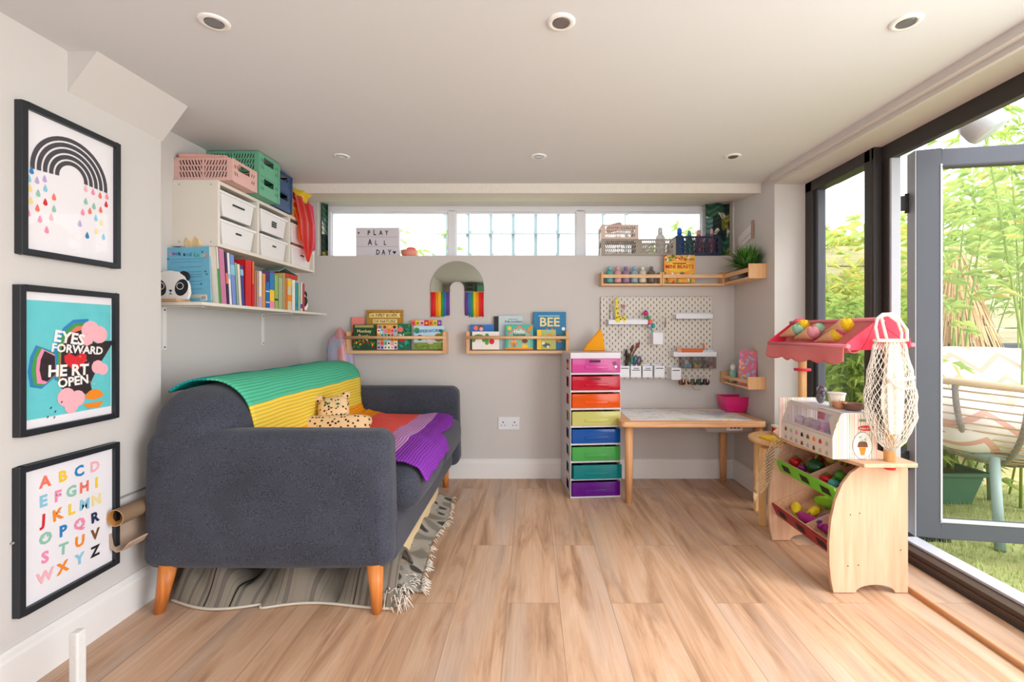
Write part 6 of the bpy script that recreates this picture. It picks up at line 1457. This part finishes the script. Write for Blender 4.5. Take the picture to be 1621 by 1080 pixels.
# ---------------- ice cream counter box ----------------
def stripes(name, axis='X'):
    m, nt, p = newmat(name); L = nt.links; tc = N(nt, 'ShaderNodeTexCoord'); sp2 = N(nt, 'ShaderNodeSeparateXYZ'); L.new(tc.outputs['Object'], sp2.inputs[0])
    ad = N(nt, 'ShaderNodeMath', operation='ADD'); L.new(sp2.outputs['X'], ad.inputs[0]); L.new(sp2.outputs['Y'], ad.inputs[1])
    mo = N(nt, 'ShaderNodeMath', operation='FLOORED_MODULO'); mo.inputs[1].default_value = .042; L.new(ad.outputs[0], mo.inputs[0])
    dv = N(nt, 'ShaderNodeMath', operation='DIVIDE'); dv.inputs[1].default_value = .042; L.new(mo.outputs[0], dv.inputs[0])
    cr = N(nt, 'ShaderNodeValToRGB'); cr.color_ramp.interpolation = 'CONSTANT'; e = cr.color_ramp.elements; e[0].color = lin('#efe6da'); e[0].position = 0; e[1].position = .92; e[1].color = lin('#efe6da')
    for ps, h in ((.18, '#cc8570'), (.23, '#efe6da'), (.36, '#b4bf94'), (.50, '#efe6da'), (.62, '#d4837a'), (.67, '#efe6da'), (.78, '#e0b4ae'), (.88, '#efe6da')): k = e.new(ps); k.color = lin(h)
    L.new(dv.outputs[0], cr.inputs[0]); L.new(cr.outputs[0], p.inputs['Base Color']); p.inputs['Roughness'].default_value = .45
    return m
stp = stripes('candy_stripes')
bx = thing('ice_cream_counter', 'striped toy ice cream counter box with a slanted clear window on the stall', 'toy shop counter', (1.152, 1.80, .5105))
BW, BL, BH = .165, .37, .172
prof_n = [(.0, .0), (BW, 0), (BW, BH), (.05, BH), (.0, .075)]
prof_n = [(-.004, 0), (-.005, .078), (.002, .105), (.012, .135), (.028, BH), (BW, BH), (BW, 0)]
fb = FY(0, 0, 0)
m = MB(); m.prism(fb, prof_n, 0, -.006, stp); np_ = m.build('end_panel', bx)
m = MB(); m.prism(fb, [(-.012, 0), (-.012, BH+.012), (BW, BH+.012), (BW, 0)], -BL, -BL-.006, stp); m.build('end_panel', bx)
f2 = FY(0, 0, 0)
m = MB(); m.disc(f2, .125, .118, .034, C('logo_red', '#d83a3a'), .0008, ry=.0105, n=28); m.disc(f2, .108, .052, .0375, INK, .0008, ry=.052, n=36); m.disc(f2, .108, .052, .036, WHT, .0012, ry=.0505, n=36)
m.text(f2, 'Melissa & Doug', .125, .1145, .0092, WHT, .0014, .01)
m.poly(f2, [(.094, .045), (.122, .045), (.115, .015), (.101, .015)], ORG, .0018); m.poly(f2, [(.088, .046), (.128, .046), (.125, .062), (.118, .068), (.098, .068), (.091, .062)], BRN, .0022)
for i in range(14): m.disc(f2, .108+rnd.uniform(-.017, .017), .075+rnd.uniform(-.004, .012), .0025, SAGE, .002, n=6)
m.rect(f2, .095, .140, .143, .152, C('handle_slot', '#8a8378'), .001)
m.build('badge', np_)
m = MB().box(-.004, 0, .006, BL, 0, .078, C('counter_front', '#ddd2c6')); fp = m.build('front_strip', bx)
f3 = Fr((-.0042, 0, 0), (0, -1, 0), (0, 0, 1)); m = MB(); ic = [BRN, SAGE, PINK, INK, BRN, ORG, RED, C('icon_grey', '#b8aaa0')]
for r_ in range(2):
    for k in range(8):
        c_ = ic[k] if r_ == 0 else (C('icon_grey', '#b8aaa0') if k in (0, 1, 2, 4, 6, 7) else BRN)
        y = -(BL-.04-.042*k); z = .042-.036*r_
        m.poly(f3, [(y-.009, z), (y+.009, z), (y+.009, z+.008), (y+.005, z+.017), (y-.005, z+.017), (y-.009, z+.008)], c_, .0006)
m.build('flavour_icons', fp)
# slanted clear window with frame
wf = Fr((0, BL, .078), (0, -1, 0), (.035, 0, .092)); bfm = C('window_border', '#cfc3bb')
m = MB(); Wd, Hh = BL-.004, .098
m.prism(wf, [(0, 0), (Wd, 0), (Wd, .010), (0, .010)], 0, .003, bfm).prism(wf, [(0, Hh-.012), (Wd, Hh-.012), (Wd, Hh), (0, Hh)], 0, .003, bfm).prism(wf, [(0, .01), (.02, .01), (.012+.02, Hh-.012), (0, Hh-.012)], 0, .003, bfm).prism(wf, [(Wd-.014, .01), (Wd, .01), (Wd, Hh-.012), (Wd-.045, Hh-.012), (Wd-.06, Hh-.03), (Wd-.03, .03)], 0, .003, bfm)
m.build('window_border', bx)
m = MB(); m.add([wf.p(.01, .008, .001), wf.p(Wd-.01, .008, .001), wf.p(Wd-.01, Hh-.008, .001), wf.p(.01, Hh-.008, .001)], [(0, 1, 2, 3)], clear('counter_window', '#f2eef6', .12, .08)); m.build('clear_window', bx)
lilw = C('counter_interior', '#ebe5ef')
MB().box(BW-.006, BW, .006, BL, 0, .074, stp).box(BW-.004, BW, .006, BL, .074, BH, clear('counter_back', '#f4f0f6', .35, .2)).box(.036, BW, 0, BL, BH, BH+.003, upvc).box(0, BW-.006, .006, BL, .07, .074, lilw).build('box_shell', bx)
for i, (y, hx_, lb_) in enumerate(((.30, '#c8b0b8', 'lilac speckled toy scoop, farthest inside the clear counter window'), (.25, '#d0b8b4', 'beige toy scoop, second inside the clear counter window'), (.19, '#b89aa8', 'mauve toy scoop, third inside the clear counter window'), (.135, '#e69cc0', 'pink toy scoop inside the clear counter window'), (.085, '#a08aa0', 'dusky purple toy scoop, nearest inside the clear counter window'))):
    o = MB().sph((0, 0, .02), (.024, .024, .02), M('scoop_'+hx_, hx_, .6, var=.2, vs=80), 16).lathe((0, 0, .001), [(.0, 0), (.027, 0), (.026, .006), (.022, .012)], M('scoop_'+hx_, hx_, .6), 16).build('ice_cream_scoop', loc=(1.152+.045+.012*(i % 2), 1.80+y, .5105+.0745)); tag(o, lb_, 'toy food', 'toy scoops in the ice cream counter')
o = MB().cyl((0, 0, 0), (.004, 0, .055), .014, C('lolly_pink', '#d8506a'), n=16).build('wafer_stick', loc=(1.152+.10, 1.80+.24, .5105+.11)); tag(o, 'pink toy wafer roll standing inside the counter window', 'toy food')
zt = .5105+BH+.0035
t = thing('elephant_figure', 'small grey metallic elephant figure standing on the ice cream counter', 'toy', (1.255, 2.05, zt)); em = M('grey_shiny', '#77727c', .25, metal=.4, var=.1)
MB().sph((0, 0, .024), (.018, .02, .024), em, 14).build('body', t); MB().sph((.006, 0, .058), (.02, .02, .019), em, 14).build('head', t); MB().tube([(.0, -.014, .055), (-.004, -.024, .045), (-.004, -.026, .03)], [.006, .005, .003], em, 8).build('trunk', t)
for s in (-1, 1): MB().sph((-.012*s+.0, .0, .062), (.008, .004, .012), em, 10).build('ear', t)
t = thing('paper_cup', 'striped paper cup standing on the ice cream counter', 'cup', (1.262, 1.955, zt)); 
MB().lathe((0, 0, 0), [(0, 0), (.024, 0), (.033, .056), (.031, .056), (.023, .004), (0, .004)], stp, 22).build('cup_body', t); MB().lathe((0, 0, .054), [(.031, 0), (.035, .001), (.035, .004), (.031, .004)], pw, 22).build('rim', t)
t = thing('brown_bowl', 'brown toy bowl at the near end of the ice cream counter', 'bowl', (1.270, 1.865, zt)); MB().lathe((0, 0, 0), [(0, 0), (.026, 0), (.036, .024), (.038, .027), (.03, .024), (.02, .006), (0, .006)], C('brown_plastic', '#7a5444'), 22).build('bowl_body', t)
t = thing('tan_cup', 'tan toy cup between the paper cup and the brown bowl', 'cup', (1.245, 1.91, zt)); MB().lathe((0, 0, 0), [(0, 0), (.018, 0), (.026, .028), (.023, .028), (.016, .004), (0, .004)], C('tan_plastic', '#c98a5c'), 20).build('cup_body', t)

# ---------------- knitted ice cream cones in the awning ----------------
def yarn(name, h): return M('yarnball_'+name, h, .9, var=.18, vs=150, bump=.8, bs=350)
cones = [(1262, 523, 2.22, '#8cb8a0', -.9, 'sage', 'knitted cone with sage green scoop at the left end of the awning'), (1282, 516, 2.22, '#f0c02c', -.7, 'gold', 'knitted cone with golden yellow scoop behind the sage one'), (1286, 527, 2.09, '#e0909c', .9, 'mixed', 'knitted cone with pink and white striped scoop in the awning middle'), (1306, 522, 2.10, '#9cc4a4', 1.2, 'mint', 'knitted cone with mint scoop behind the striped pink one'), (1324, 531, 1.96, '#f2c832', 1.3, 'yellow', 'knitted cone with bright yellow scoop, right of the mint one'), (1344, 524, 1.95, '#e04a90', .5, 'magenta', 'knitted cone with magenta scoop in the right half of the awning'), (1362, 515, 1.92, '#f4c41e', .9, 'amber', 'knitted cone with deep yellow scoop next to the red awning side')]
wf_ = yarn('cone', '#efb68c')
for k, (u, v, Y, hx_, a, nm, lb_) in enumerate(cones):
    x, y, z = W(u, v, Y); x = min(x, 1.28)
    t = thing('knitted_ice_cream', lb_, 'toy food', (x, y, z), group='knitted ice cream cones in the awning'); t.scale = (1.35, 1.35, 1.35)
    m = MB().sph((0, 0, 0), (.022, .026, .021), yarn(nm, hx_), 16)
    for i, q in enumerate(m.V): kk2 = 1+.08*math.sin(i*1.9); m.V[i] = (q[0]*kk2, q[1]*kk2, q[2]*kk2)
    m.build('scoop', t)
    d = Vector((-.25, math.copysign(.9, a), -.25)) if k not in (0, 1, 4) else Vector((-.35, .95, -.3)); d.normalize()
    m = MB().lathe((0, 0, 0), [(.021, .0), (.022, .008), (.003, .075), (0, .076)], wf_, 16, ax=d); m.build('cone', t)

# ---------------- string bag on the stall ----------------
cot = M('natural_cotton', '#efe7da', .9, var=.05, vs=60)
bg_ = thing('string_bag', 'natural cotton string bag hanging from the near end of the red awning', 'bag', W(1408, 527, 1.735))
def bagr(v):
    pr = [(0, .055, .012), (.12, .066, .022), (.3, .082, .032), (.5, .092, .040), (.68, .092, .042), (.82, .070, .036), (.93, .045, .025), (1, .008, .006)]
    for i in range(len(pr)-1):
        if v <= pr[i+1][0]:
            t = (v-pr[i][0])/(pr[i+1][0]-pr[i][0]); return [pr[i][j]+(pr[i+1][j]-pr[i][j])*t for j in (1, 2)]
    return pr[-1][1:]
nu, nv = 26, 22; V = []; F = []
for j in range(nv+1):
    v = j/nv; rx, ry = bagr(v)
    for i in range(nu):
        a = 2*PI*(i+.5*(j % 2))/nu
        V.append((rx*math.cos(a)*(1+.03*math.sin(j*1.3))+.006*v, ry*math.sin(a)*(1+.15*math.sin(a*6+v*6)), -.03-.40*v+.004*math.sin(i*2.3)))
for j in range(nv-1):
    for i in range(nu):
        o_ = (j % 2)
        a = j*nu+i; r_ = (j+1)*nu+(i if not o_ else (i+1) % nu); l_ = (j+1)*nu+((i-1) % nu if not o_ else i); b = (j+2)*nu+i
        F.append((a, l_, b, r_))
m = MB(); m.add(V, F, cot, True); o = m.build('net', bg_, weld=2, wire=.0030)
def inner(u, v):
    a = 2*PI*u; rx, ry = bagr(v*.88); w = 1+.22*math.sin(a*7)+.1*math.sin(a*3+v*9)
    return Vector((rx*.36*math.cos(a)*w+.014, ry*.45*math.sin(a)*w, -.03-.34*v))
MB().grid(inner, 70, 12, cot).build('cloth_folds', bg_, weld=False)
MB().tube([(-.056*math.cos(k/16*2*PI)*-1, .014*math.sin(k/16*2*PI), -.028) for k in range(16)], .006, cot, 8, closed=True).build('top_band', bg_)
MB().tube([(-.05, -.012, -.03), (-.056, -.006, .02), (-.045, .0, .052), (-.02, .006, .068), (.012, .008, .070), (.04, .006, .05), (.062, -.002, .01), (.055, -.012, -.03)], .0055, cot, 8).build('handle', bg_)
MB().tube([(-.02, -.016, -.03), (-.034, -.014, .03), (-.03, .0, .06), (.0, .006, .066), (.03, .0, .04), (.034, -.014, -.0), (.03, -.016, -.03)], .005, cot, 8).build('handle', bg_)
MB().tube([(-.03, -.03, -.16), (-.01, -.042, -.19), (.02, -.045, -.20), (.055, -.04, -.195), (.06, -.03, -.17)], .004, cot, 8).tube([(-.028, -.03, -.175), (0, -.042, -.168), (.035, -.044, -.165), (.06, -.035, -.16)], .007, cot, 8).build('cord', bg_)
# net sleeve hanging at the far left of the stall
jt = M('jute_net', '#d8bb94', .9, var=.08)
ns = thing('net_pouch', 'long beige net pouch hanging from the left side of the stall counter', 'bag', (1.150, 2.17, .512))
nu, nv = 9, 26; V = []; F = []
for j in range(nv+1):
    v = j/nv; rx = .030*(1-.15*v)*(1 if v < .93 else .5)
    for i in range(nu):
        a = 2*PI*(i+.5*(j % 2))/nu; V.append((-.012-.105*v*.9+rx*math.cos(a), .014*math.sin(a)+.0, -.005-.25*v))
for j in range(nv-1):
    for i in range(nu):
        o_ = j % 2; a = j*nu+i; r_ = (j+1)*nu+(i if not o_ else (i+1) % nu); l_ = (j+1)*nu+((i-1) % nu if not o_ else i); F.append((a, l_, (j+2)*nu+i, r_))
m = MB(); m.add(V, F, jt, True); m.build('net', ns, weld=2, wire=.0024)
MB().tube([(-.117+.0, 0, -.255), (-.122, 0, -.275), (-.12, .005, -.30)], [.012, .009, .005], jt, 8).build('tail', ns)
# ---------------- garden outside the doors ----------------
GZ = -.06
soil = M('lawn_soil', '#a3a86c', .95, var=.35, vs=30, bump=.5, bs=80)
struct(MB().box(1.76, 9, -2, 9, GZ-.1, GZ, soil), 'ground_1')
m = MB(); gA, gB, gC = M('grass_light', '#bcc684', .8, var=.2, vs=5), M('grass_mid', '#a0b468', .8, var=.2, vs=5), M('grass_straw', '#d2c894', .8, var=.15)
for i in range(26000):
    x = 1.77+2.6*rnd.random()**1.3; y = 1.2+2.9*rnd.random(); a = rnd.uniform(0, 6.28); L = rnd.uniform(.012, .04); t_ = rnd.uniform(.002, .02)
    d = Vector((math.cos(a), math.sin(a), 0)); b = Vector((x, y, GZ)); s_ = Vector((-d.y, d.x, 0))*.0016
    m.add([b-s_, b+s_, b+d*t_+Vector((0, 0, L))], [(0, 1, 2)], gC if rnd.random() < .1 else (gA if rnd.random() < .5 else gB))
o = m.build('lawn_grass', weld=False); tag(o, 'short green lawn with straw bits outside the open door', 'grass', kind='stuff')
# fences: light sleepers behind, boards
slp = wood('weathered_board', '#b7ab86', '#d8d0ac', axis=0, scale=.7, rough=.8); slg = wood('grey_green_board', '#a9b08a', '#c9cfae', axis=0, scale=.7, rough=.8)
fn = thing('garden_fence', 'pale horizontal board fence behind the bamboo and thatched shade', 'fence', (3.6, 4.6, GZ))
for k in range(9): MB().box(-1.9, 3.6, 0, .03, .10+.2*k, .29+.2*k, slp if k % 3 else slg).build('board', fn, bevel=.004)
for x in (-1.7, .0, 1.9, 3.4): MB().box(x, x+.09, .03, .12, 0, 1.95, slg).build('post', fn, bevel=.004)
dkg = M('dark_slate_shed', '#5a6169', .8, var=.12, vs=8)
o = MB().box(-.7, 2.4, 0, .45, 0, .92, dkg).box(-.72, 2.42, -.02, .47, .92, .96, M('shed_lid', '#4c535c', .7, var=.1)).build('garden_store', loc=(3.2, 3.75, GZ), bevel=.006); tag(o, 'dark grey garden storage box behind the rattan chair', 'storage box')
o = MB().box(-1.0, 2.0, 0, .09, 0, .19, wood('new_sleeper', '#d9bd88', '#ecd8ae', axis=0, rough=.8)).box(-.2, -.12, -.03, 0, 0, .26, slg).build('timber_sleeper', loc=(3.2, 3.25, GZ), bevel=.005); tag(o, 'light timber sleeper edging on the lawn behind the chair legs', 'sleeper')
sh2 = M('neighbour_wall', '#9aa4a6', .9, var=.1, vs=2)
# thatched parasol
stw = M('straw', '#dcb68a', .9, var=.25, vs=50); stw2 = M('straw_dark', '#b98f5e', .9, var=.25, vs=50)
tp = thing('thatched_parasol', 'straw thatched parasol half hidden by bamboo beyond the open door', 'parasol', (3.22, 3.6, GZ))
MB().cyl((0, 0, 0), (0, 0, 1.66), .02, stw2).build('pole', tp)
m = MB()
for lay in range(7):
    for i in range(130):
        a = 2*PI*(i+rnd.random())/130; r0 = .03+.045*lay; z0 = 1.70-.15*lay; r1 = r0+rnd.uniform(.07, .10); z1 = z0-rnd.uniform(.22, .32)
        s_ = Vector((-math.sin(a), math.cos(a), 0))*.006; d = Vector((math.cos(a), math.sin(a), 0))
        m.add([d*r0+Vector((0, 0, z0))-s_, d*r0+Vector((0, 0, z0))+s_, d*r1+Vector((0, 0, z1))+s_*.6, d*r1+Vector((0, 0, z1))-s_*.6], [(0, 1, 2, 3)], stw if rnd.random() < .7 else stw2)
m.build('straw_thatch', tp, weld=False)['kind'] = 'stuff'
# rattan chair with cushion
cane = M('pale_cane', '#c9ad88', .5, var=.12, vs=30); cane2 = M('grey_wrapped_cane', '#8c8078', .6, var=.6, vs=55); pw_ = M('grey_wire', '#b89c7a', .5, var=.1)
rc = thing('rattan_chair', 'round woven rattan chair with metal legs on the lawn right behind the open door', 'chair', (2.62, 2.72, GZ))
CR = Vector((.03, 0, .75))
def bowl(a, e, k=1): # a around, e from rim (0) to bottom (pi/2)
    return CR + Vector((.56*math.cos(a)*math.cos(e)*k, .46*math.sin(a)*math.cos(e)*k, -.44*math.sin(e)*k + .06*math.cos(a+PI)*math.cos(e)+.0*k))
MB().tube([bowl(2*PI*k/40, 0) for k in range(40)], .020, cane, 10, closed=True).build('rim', rc)
for q in range(12): MB().tube([bowl(2*PI*q/12+.1, PI/2*k/12*.93) for k in range(13)], .014, cane2, 8).build('rib', rc)
for q in range(1, 15): MB().tube([bowl(2*PI*k/40, PI/2*q/16) for k in range(40)], .0048, pw_, 6, closed=True).build('cane_ring', rc)
lgm = M('sage_metal', '#93a9a4', .5, metal=0, var=.08)
for x, y in ((-.36, -.44), (.18, -.40), (-.2, .30), (.28, .26)): MB().cyl((x*.6, y*.6, .40), (x, y, 0), .022, lgm, n=14).build('leg', rc)
MB().tube([(-.2, -.2, .39), (.2, -.2, .39), (.2, .2, .39), (-.2, .2, .39)], .018, lgm, 8, closed=True).build('leg_ring', rc)
def chev():
    m, nt, p = newmat('chevron_fabric'); L = nt.links; tc = N(nt, 'ShaderNodeTexCoord'); sp2 = N(nt, 'ShaderNodeSeparateXYZ'); L.new(tc.outputs['Object'], sp2.inputs[0])
    def MA(op, a, b):
        n = N(nt, 'ShaderNodeMath', operation=op)
        for i, v in enumerate((a, b)):
            if isinstance(v, (int, float)): n.inputs[i].default_value = v
            elif v is not None: L.new(v, n.inputs[i])
        return n.outputs[0]
    x = MA('ABSOLUTE', MA('SUBTRACT', MA('FLOORED_MODULO', MA('ADD', sp2.outputs['X'], 5), .30), .15), None)
    q = MA('FLOORED_MODULO', MA('ADD', MA('ADD', sp2.outputs['Z'], 5), MA('MULTIPLY', x, .7)), .14)
    s_ = MA('LESS_THAN', q, .035)
    mx = N(nt, 'ShaderNodeMix', data_type='RGBA'); mx.inputs['A'].default_value = lin('#efe6e0'); mx.inputs['B'].default_value = lin('#e0a898'); L.new(s_, mx.inputs['Factor']); L.new(mx.outputs['Result'], p.inputs['Base Color']); p.inputs['Roughness'].default_value = .9
    return m
cv = chev()
t = thing('chair_cushion', 'large cream cushion with pink zigzag bands filling the rattan chair', 'cushion', (2.70, 2.74, GZ+.44))
m = MB().rbox(-.44, .44, -.30, .33, -.02, .26, cv, r=.12, puff=(.02, .02, .05)); m.build('seat_pad', t)
m = MB().rbox(-.50, .50, -.07, .07, -.25, .27, cv, r=.06, puff=(0, .03, .02)); m.xf(Matrix.Translation((.02, .27, .24)) @ Matrix.Rotation(-.25, 4, 'X')); m.build('back_pad', t)
# planter with grasses near the door
gp = M('green_planter', '#3f6b55', .6, var=.1)
t = thing('green_planter', 'dark green trough planter on the lawn behind the door glass', 'planter', (2.50, 3.02, GZ))
V = []; 
for z, a, b in ((0, .20, .12), (.20, .25, .16)): V += [(-a, -b, z), (a, -b, z), (a, b, z), (-a, b, z)]
m = MB(); m.add(V, [(3, 2, 1, 0), (0, 1, 5, 4), (1, 2, 6, 5), (2, 3, 7, 6), (3, 0, 4, 7)], gp); m.box(-.265, .265, -.175, -.155, .18, .205, gp).box(-.265, .265, .155, .175, .18, .205, gp).box(-.265, -.245, -.175, .175, .18, .205, gp).box(.245, .265, -.175, .175, .18, .205, gp).build('trough', t, bevel=.004)
MB().box(-.23, .23, -.14, .14, .15, .17, M('potting_soil', '#4a3a2c', 1, var=.3, vs=40)).build('soil', t)
o = MB().box(-.35, .12, -.04, .04, 0, .05, M('black_plastic', '#26282b', .5)).box(.08, .12, -.05, .05, -.0, .085, M('black_plastic', '#26282b', .5)).build('garden_rail', loc=(1.98, 2.42, GZ)); tag(o, 'black plastic bar on the grass under the bottom of the open door', 'bar')
# bamboo
bl1, bl2, bl3 = [M('bamboo_leaf_'+n, h, .55, var=.25, vs=9, spec=.3) for n, h in (('lime', '#c2d474'), ('green', '#96b45c'), ('gold', '#e4cc72'))]
for b_ in (bl1, bl2, bl3):
    nt = b_.node_tree; p = nt.nodes['Principled BSDF']; tl = N(nt, 'ShaderNodeBsdfTranslucent'); tl.inputs[0].default_value = (.66, .78, .30, 1); mx = N(nt, 'ShaderNodeMixShader'); mx.inputs[0].default_value = .4
    nt.links.new(p.outputs[0], mx.inputs[1]); nt.links.new(tl.outputs[0], mx.inputs[2]); nt.links.new(mx.outputs[0], nt.nodes['Material Output'].inputs[0])
bst = M('bamboo_stem', '#8aa03e', .4, var=.2, vs=20)
def leafm(m, b, d, L, wd, mat_):
    sd = d.cross(Vector((rnd.uniform(-.3, .3), rnd.uniform(-.3, .3), 1))).normalized()*wd; mid = b+d*L*.4+Vector((0, 0, .12*L)); tip = b+d*L-Vector((0, 0, .22*L))
    m.add([b, mid-sd, tip, mid+sd], [(0, 1, 2), (0, 2, 3)], mat_)
def bamboo(label, x, y, ht, n, leaves, spread=.35, lean=(0, 0), mats=(bl1, bl2, bl3), Lf=.11, wd=.0065, rs=.009, s0=.12):
    t = thing('bamboo', label, 'plant', (x, y, GZ), group='bamboo and shrubs in the garden')
    ms = MB(); ml = MB()
    for i in range(n):
        a = rnd.uniform(0, 6.28); b = Vector((rnd.uniform(-.1, .1), rnd.uniform(-.1, .1), 0)); tip = b+Vector((math.cos(a)*spread*rnd.random()+lean[0], math.sin(a)*spread*rnd.random()+lean[1], ht*rnd.uniform(.8, 1)))
        P = [b.lerp(tip, k/8)+Vector((0, 0, -.12*ht*(k/8)**3)) for k in range(9)]; r = rs*rnd.uniform(.7, 1.3)
        ms.tube(P, [r*(1-.09*k) for k in range(9)], bst, 6)
        for j in range(leaves//n):
            s_ = rnd.uniform(s0, 1)**.8; k = min(7, int(s_*8)); base = P[k].lerp(P[k+1], s_*8-k)
            a2 = rnd.uniform(0, 6.28); e = rnd.uniform(-.3, .6); tw_ = Vector((math.cos(a2)*math.cos(e), math.sin(a2)*math.cos(e), math.sin(e))); q = base+tw_*rnd.uniform(.02, .30)
            for l_ in range(3):
                d = (tw_+Vector((rnd.uniform(-.6, .6), rnd.uniform(-.6, .6), rnd.uniform(-.5, .3)))).normalized()
                leafm(ml, q, d, Lf*rnd.uniform(.6, 1.2), wd*rnd.uniform(.7, 1.2), rnd.choices(mats, (5, 4, 1))[0])
    ms.build('culms', t); ml.build('foliage', t, weld=False); return t
bamboo('tall lime bamboo clump just behind the glass of the open door', 2.62, 3.05, 2.3, 5, 110, .3, (.25, .05), rs=.012, s0=.6)
bamboo('lime bamboo clump seen over the top of the open door', 3.2, 3.0, 2.6, 5, 150, .5, (.2, .0), s0=.7)
bamboo('very tall bamboo reaching above the open door frame', 3.0, 2.75, 3.3, 6, 420, .7, (.3, 0), s0=.45)
bamboo('airy bamboo clump to the far right beyond the door', 4.1, 3.6, 2.4, 6, 300, .6, s0=.5)
bamboo('bamboo clump in front of the board fence', 3.75, 4.1, 2.3, 5, 200, .5, s0=.65)
bamboo('bushy golden shrub behind the narrow fixed window', 2.75, 4.25, 2.0, 8, 1300, .6, mats=(bl1, bl3, bl2))
bamboo('dense green shrub low behind the narrow fixed window', 2.25, 3.35, 1.5, 9, 1000, .4, (.1, 0), mats=(bl2, bl1, bl1), Lf=.10, wd=.012)
bamboo('lime shrub between the fixed window and the open door', 2.35, 2.85, 2.0, 4, 110, .2, (.12, 0))
bamboo('tall pale shrub against the fence behind the fixed window', 3.3, 5.2, 2.6, 9, 1000, .8, mats=(bl1, bl3, bl2), Lf=.18, wd=.014)
bamboo('far green tree foliage above the fence', 4.8, 5.4, 3.2, 9, 1100, 1.0, Lf=.2, wd=.016)
bamboo('low dark green plants beside the green planter', 2.85, 3.25, .7, 6, 200, .3, mats=(bl2, bl2, bl1))
# hedge masses far behind, seen through the narrow window
# outdoor lamp under the eaves
t = thing('outdoor_lamp', 'round silver outdoor lamp mounted above the open door', 'lamp', (1.86, 1.95, H+.862)); sm = M('silver_lamp', '#c9ccd4', .35, metal=.1, var=.03)
m = MB().lathe((0, 0, 0), [(0, -.06), (.05, -.058), (.068, -.04), (.072, -.02), (.072, .03), (.064, .048), (.06, .05), (0, .052)], sm, 30, ax=Vector((.35, -.25, -.6)).normalized()); m.build('lamp_head', t)
MB().tube([(-.02, 0, .03), (-.06, .02, .06), (-.10, .03, .07)], .018, sm, 12).build('arm', t); MB().cyl((-.11, .03, .07), (-.095, .03, .07), .04, sm, n=20).build('wall_plate', t)
struct(MB().box(1.64, 1.72, -.75, 2.7, H+.87, 2.25, M('eaves_board', '#d8d8da', .6)), 'trim_7')
# ---------------- garden behind the long window ----------------
struct(MB().box(-6, 1.8, 3.46, 9, -.2, -.05, soil), 'ground_2')
tlm = M('trellis_wood', '#8fa0a6', .8, var=.1)
t = thing('garden_trellis', 'blue grey square trellis standing behind the middle window pane', 'trellis', (-.02, 4.3, 0))
m = MB()
for k in range(9): m.box(-.75+.2*k, -.72+.2*k, 0, .02, .0, 2.35, tlm)
for k in range(12): m.box(-.85, .95, -.02, 0, .06+.2*k, .09+.2*k, tlm)
m.build('lattice', t)
bamboo('pale green bush behind the left window pane', -1.15, 4.5, 2.3, 6, 420, .35, Lf=.16, wd=.02, mats=(bl2, bl1, bl1))
bamboo('green bush behind the right window pane, by the navy crate', 1.22, 4.2, 2.25, 7, 800, .25, Lf=.14, wd=.02, mats=(bl2, bl2, bl1))
# low cabinet with drawer boxes near the rear left, which the arched mirror shows

# high shelf with boxes on the wall behind the camera, which the arched mirror shows
t = thing('high_shelf_unit', 'white shelf unit high on the wall behind the room, seen in the arched mirror', 'shelf', (-.95, YR, 1.50))
MB().box(-.15, .28, 0, .25, 0, .015, mel).box(-.15, .28, 0, .25, .125, .14, mel).box(-.15, -.135, 0, .25, 0, .14, mel).box(.265, .28, 0, .25, 0, .14, mel).box(-.135, .265, 0, .24, .02, .12, mel).build('carcass', t)
MB().box(.02, .09, .24, .243, .07, .078, tape).build('label_strip', t)
dg_ = C('box_grey_green', '#5c665f')
t = thing('index_box', 'grey drawer box on the high shelf unit, seen in the arched mirror', 'box', (-.96, YR+.13, 1.642))
MB().box(-.09, .09, -.1, .1, 0, .13, dg_).build('box_body', t, bevel=.002)
for z in (.03, .09): MB().box(-.05, .05, .1, .106, z, z+.018, INK).build('handle', t)
t = thing('mint_box', 'mint box beside the grey drawer box, seen in the arched mirror', 'box', (-.78, YR+.13, 1.642)); MB().box(-.07, .07, -.1, .1, 0, .10, cp['green']).build('box_body', t, bevel=.002)
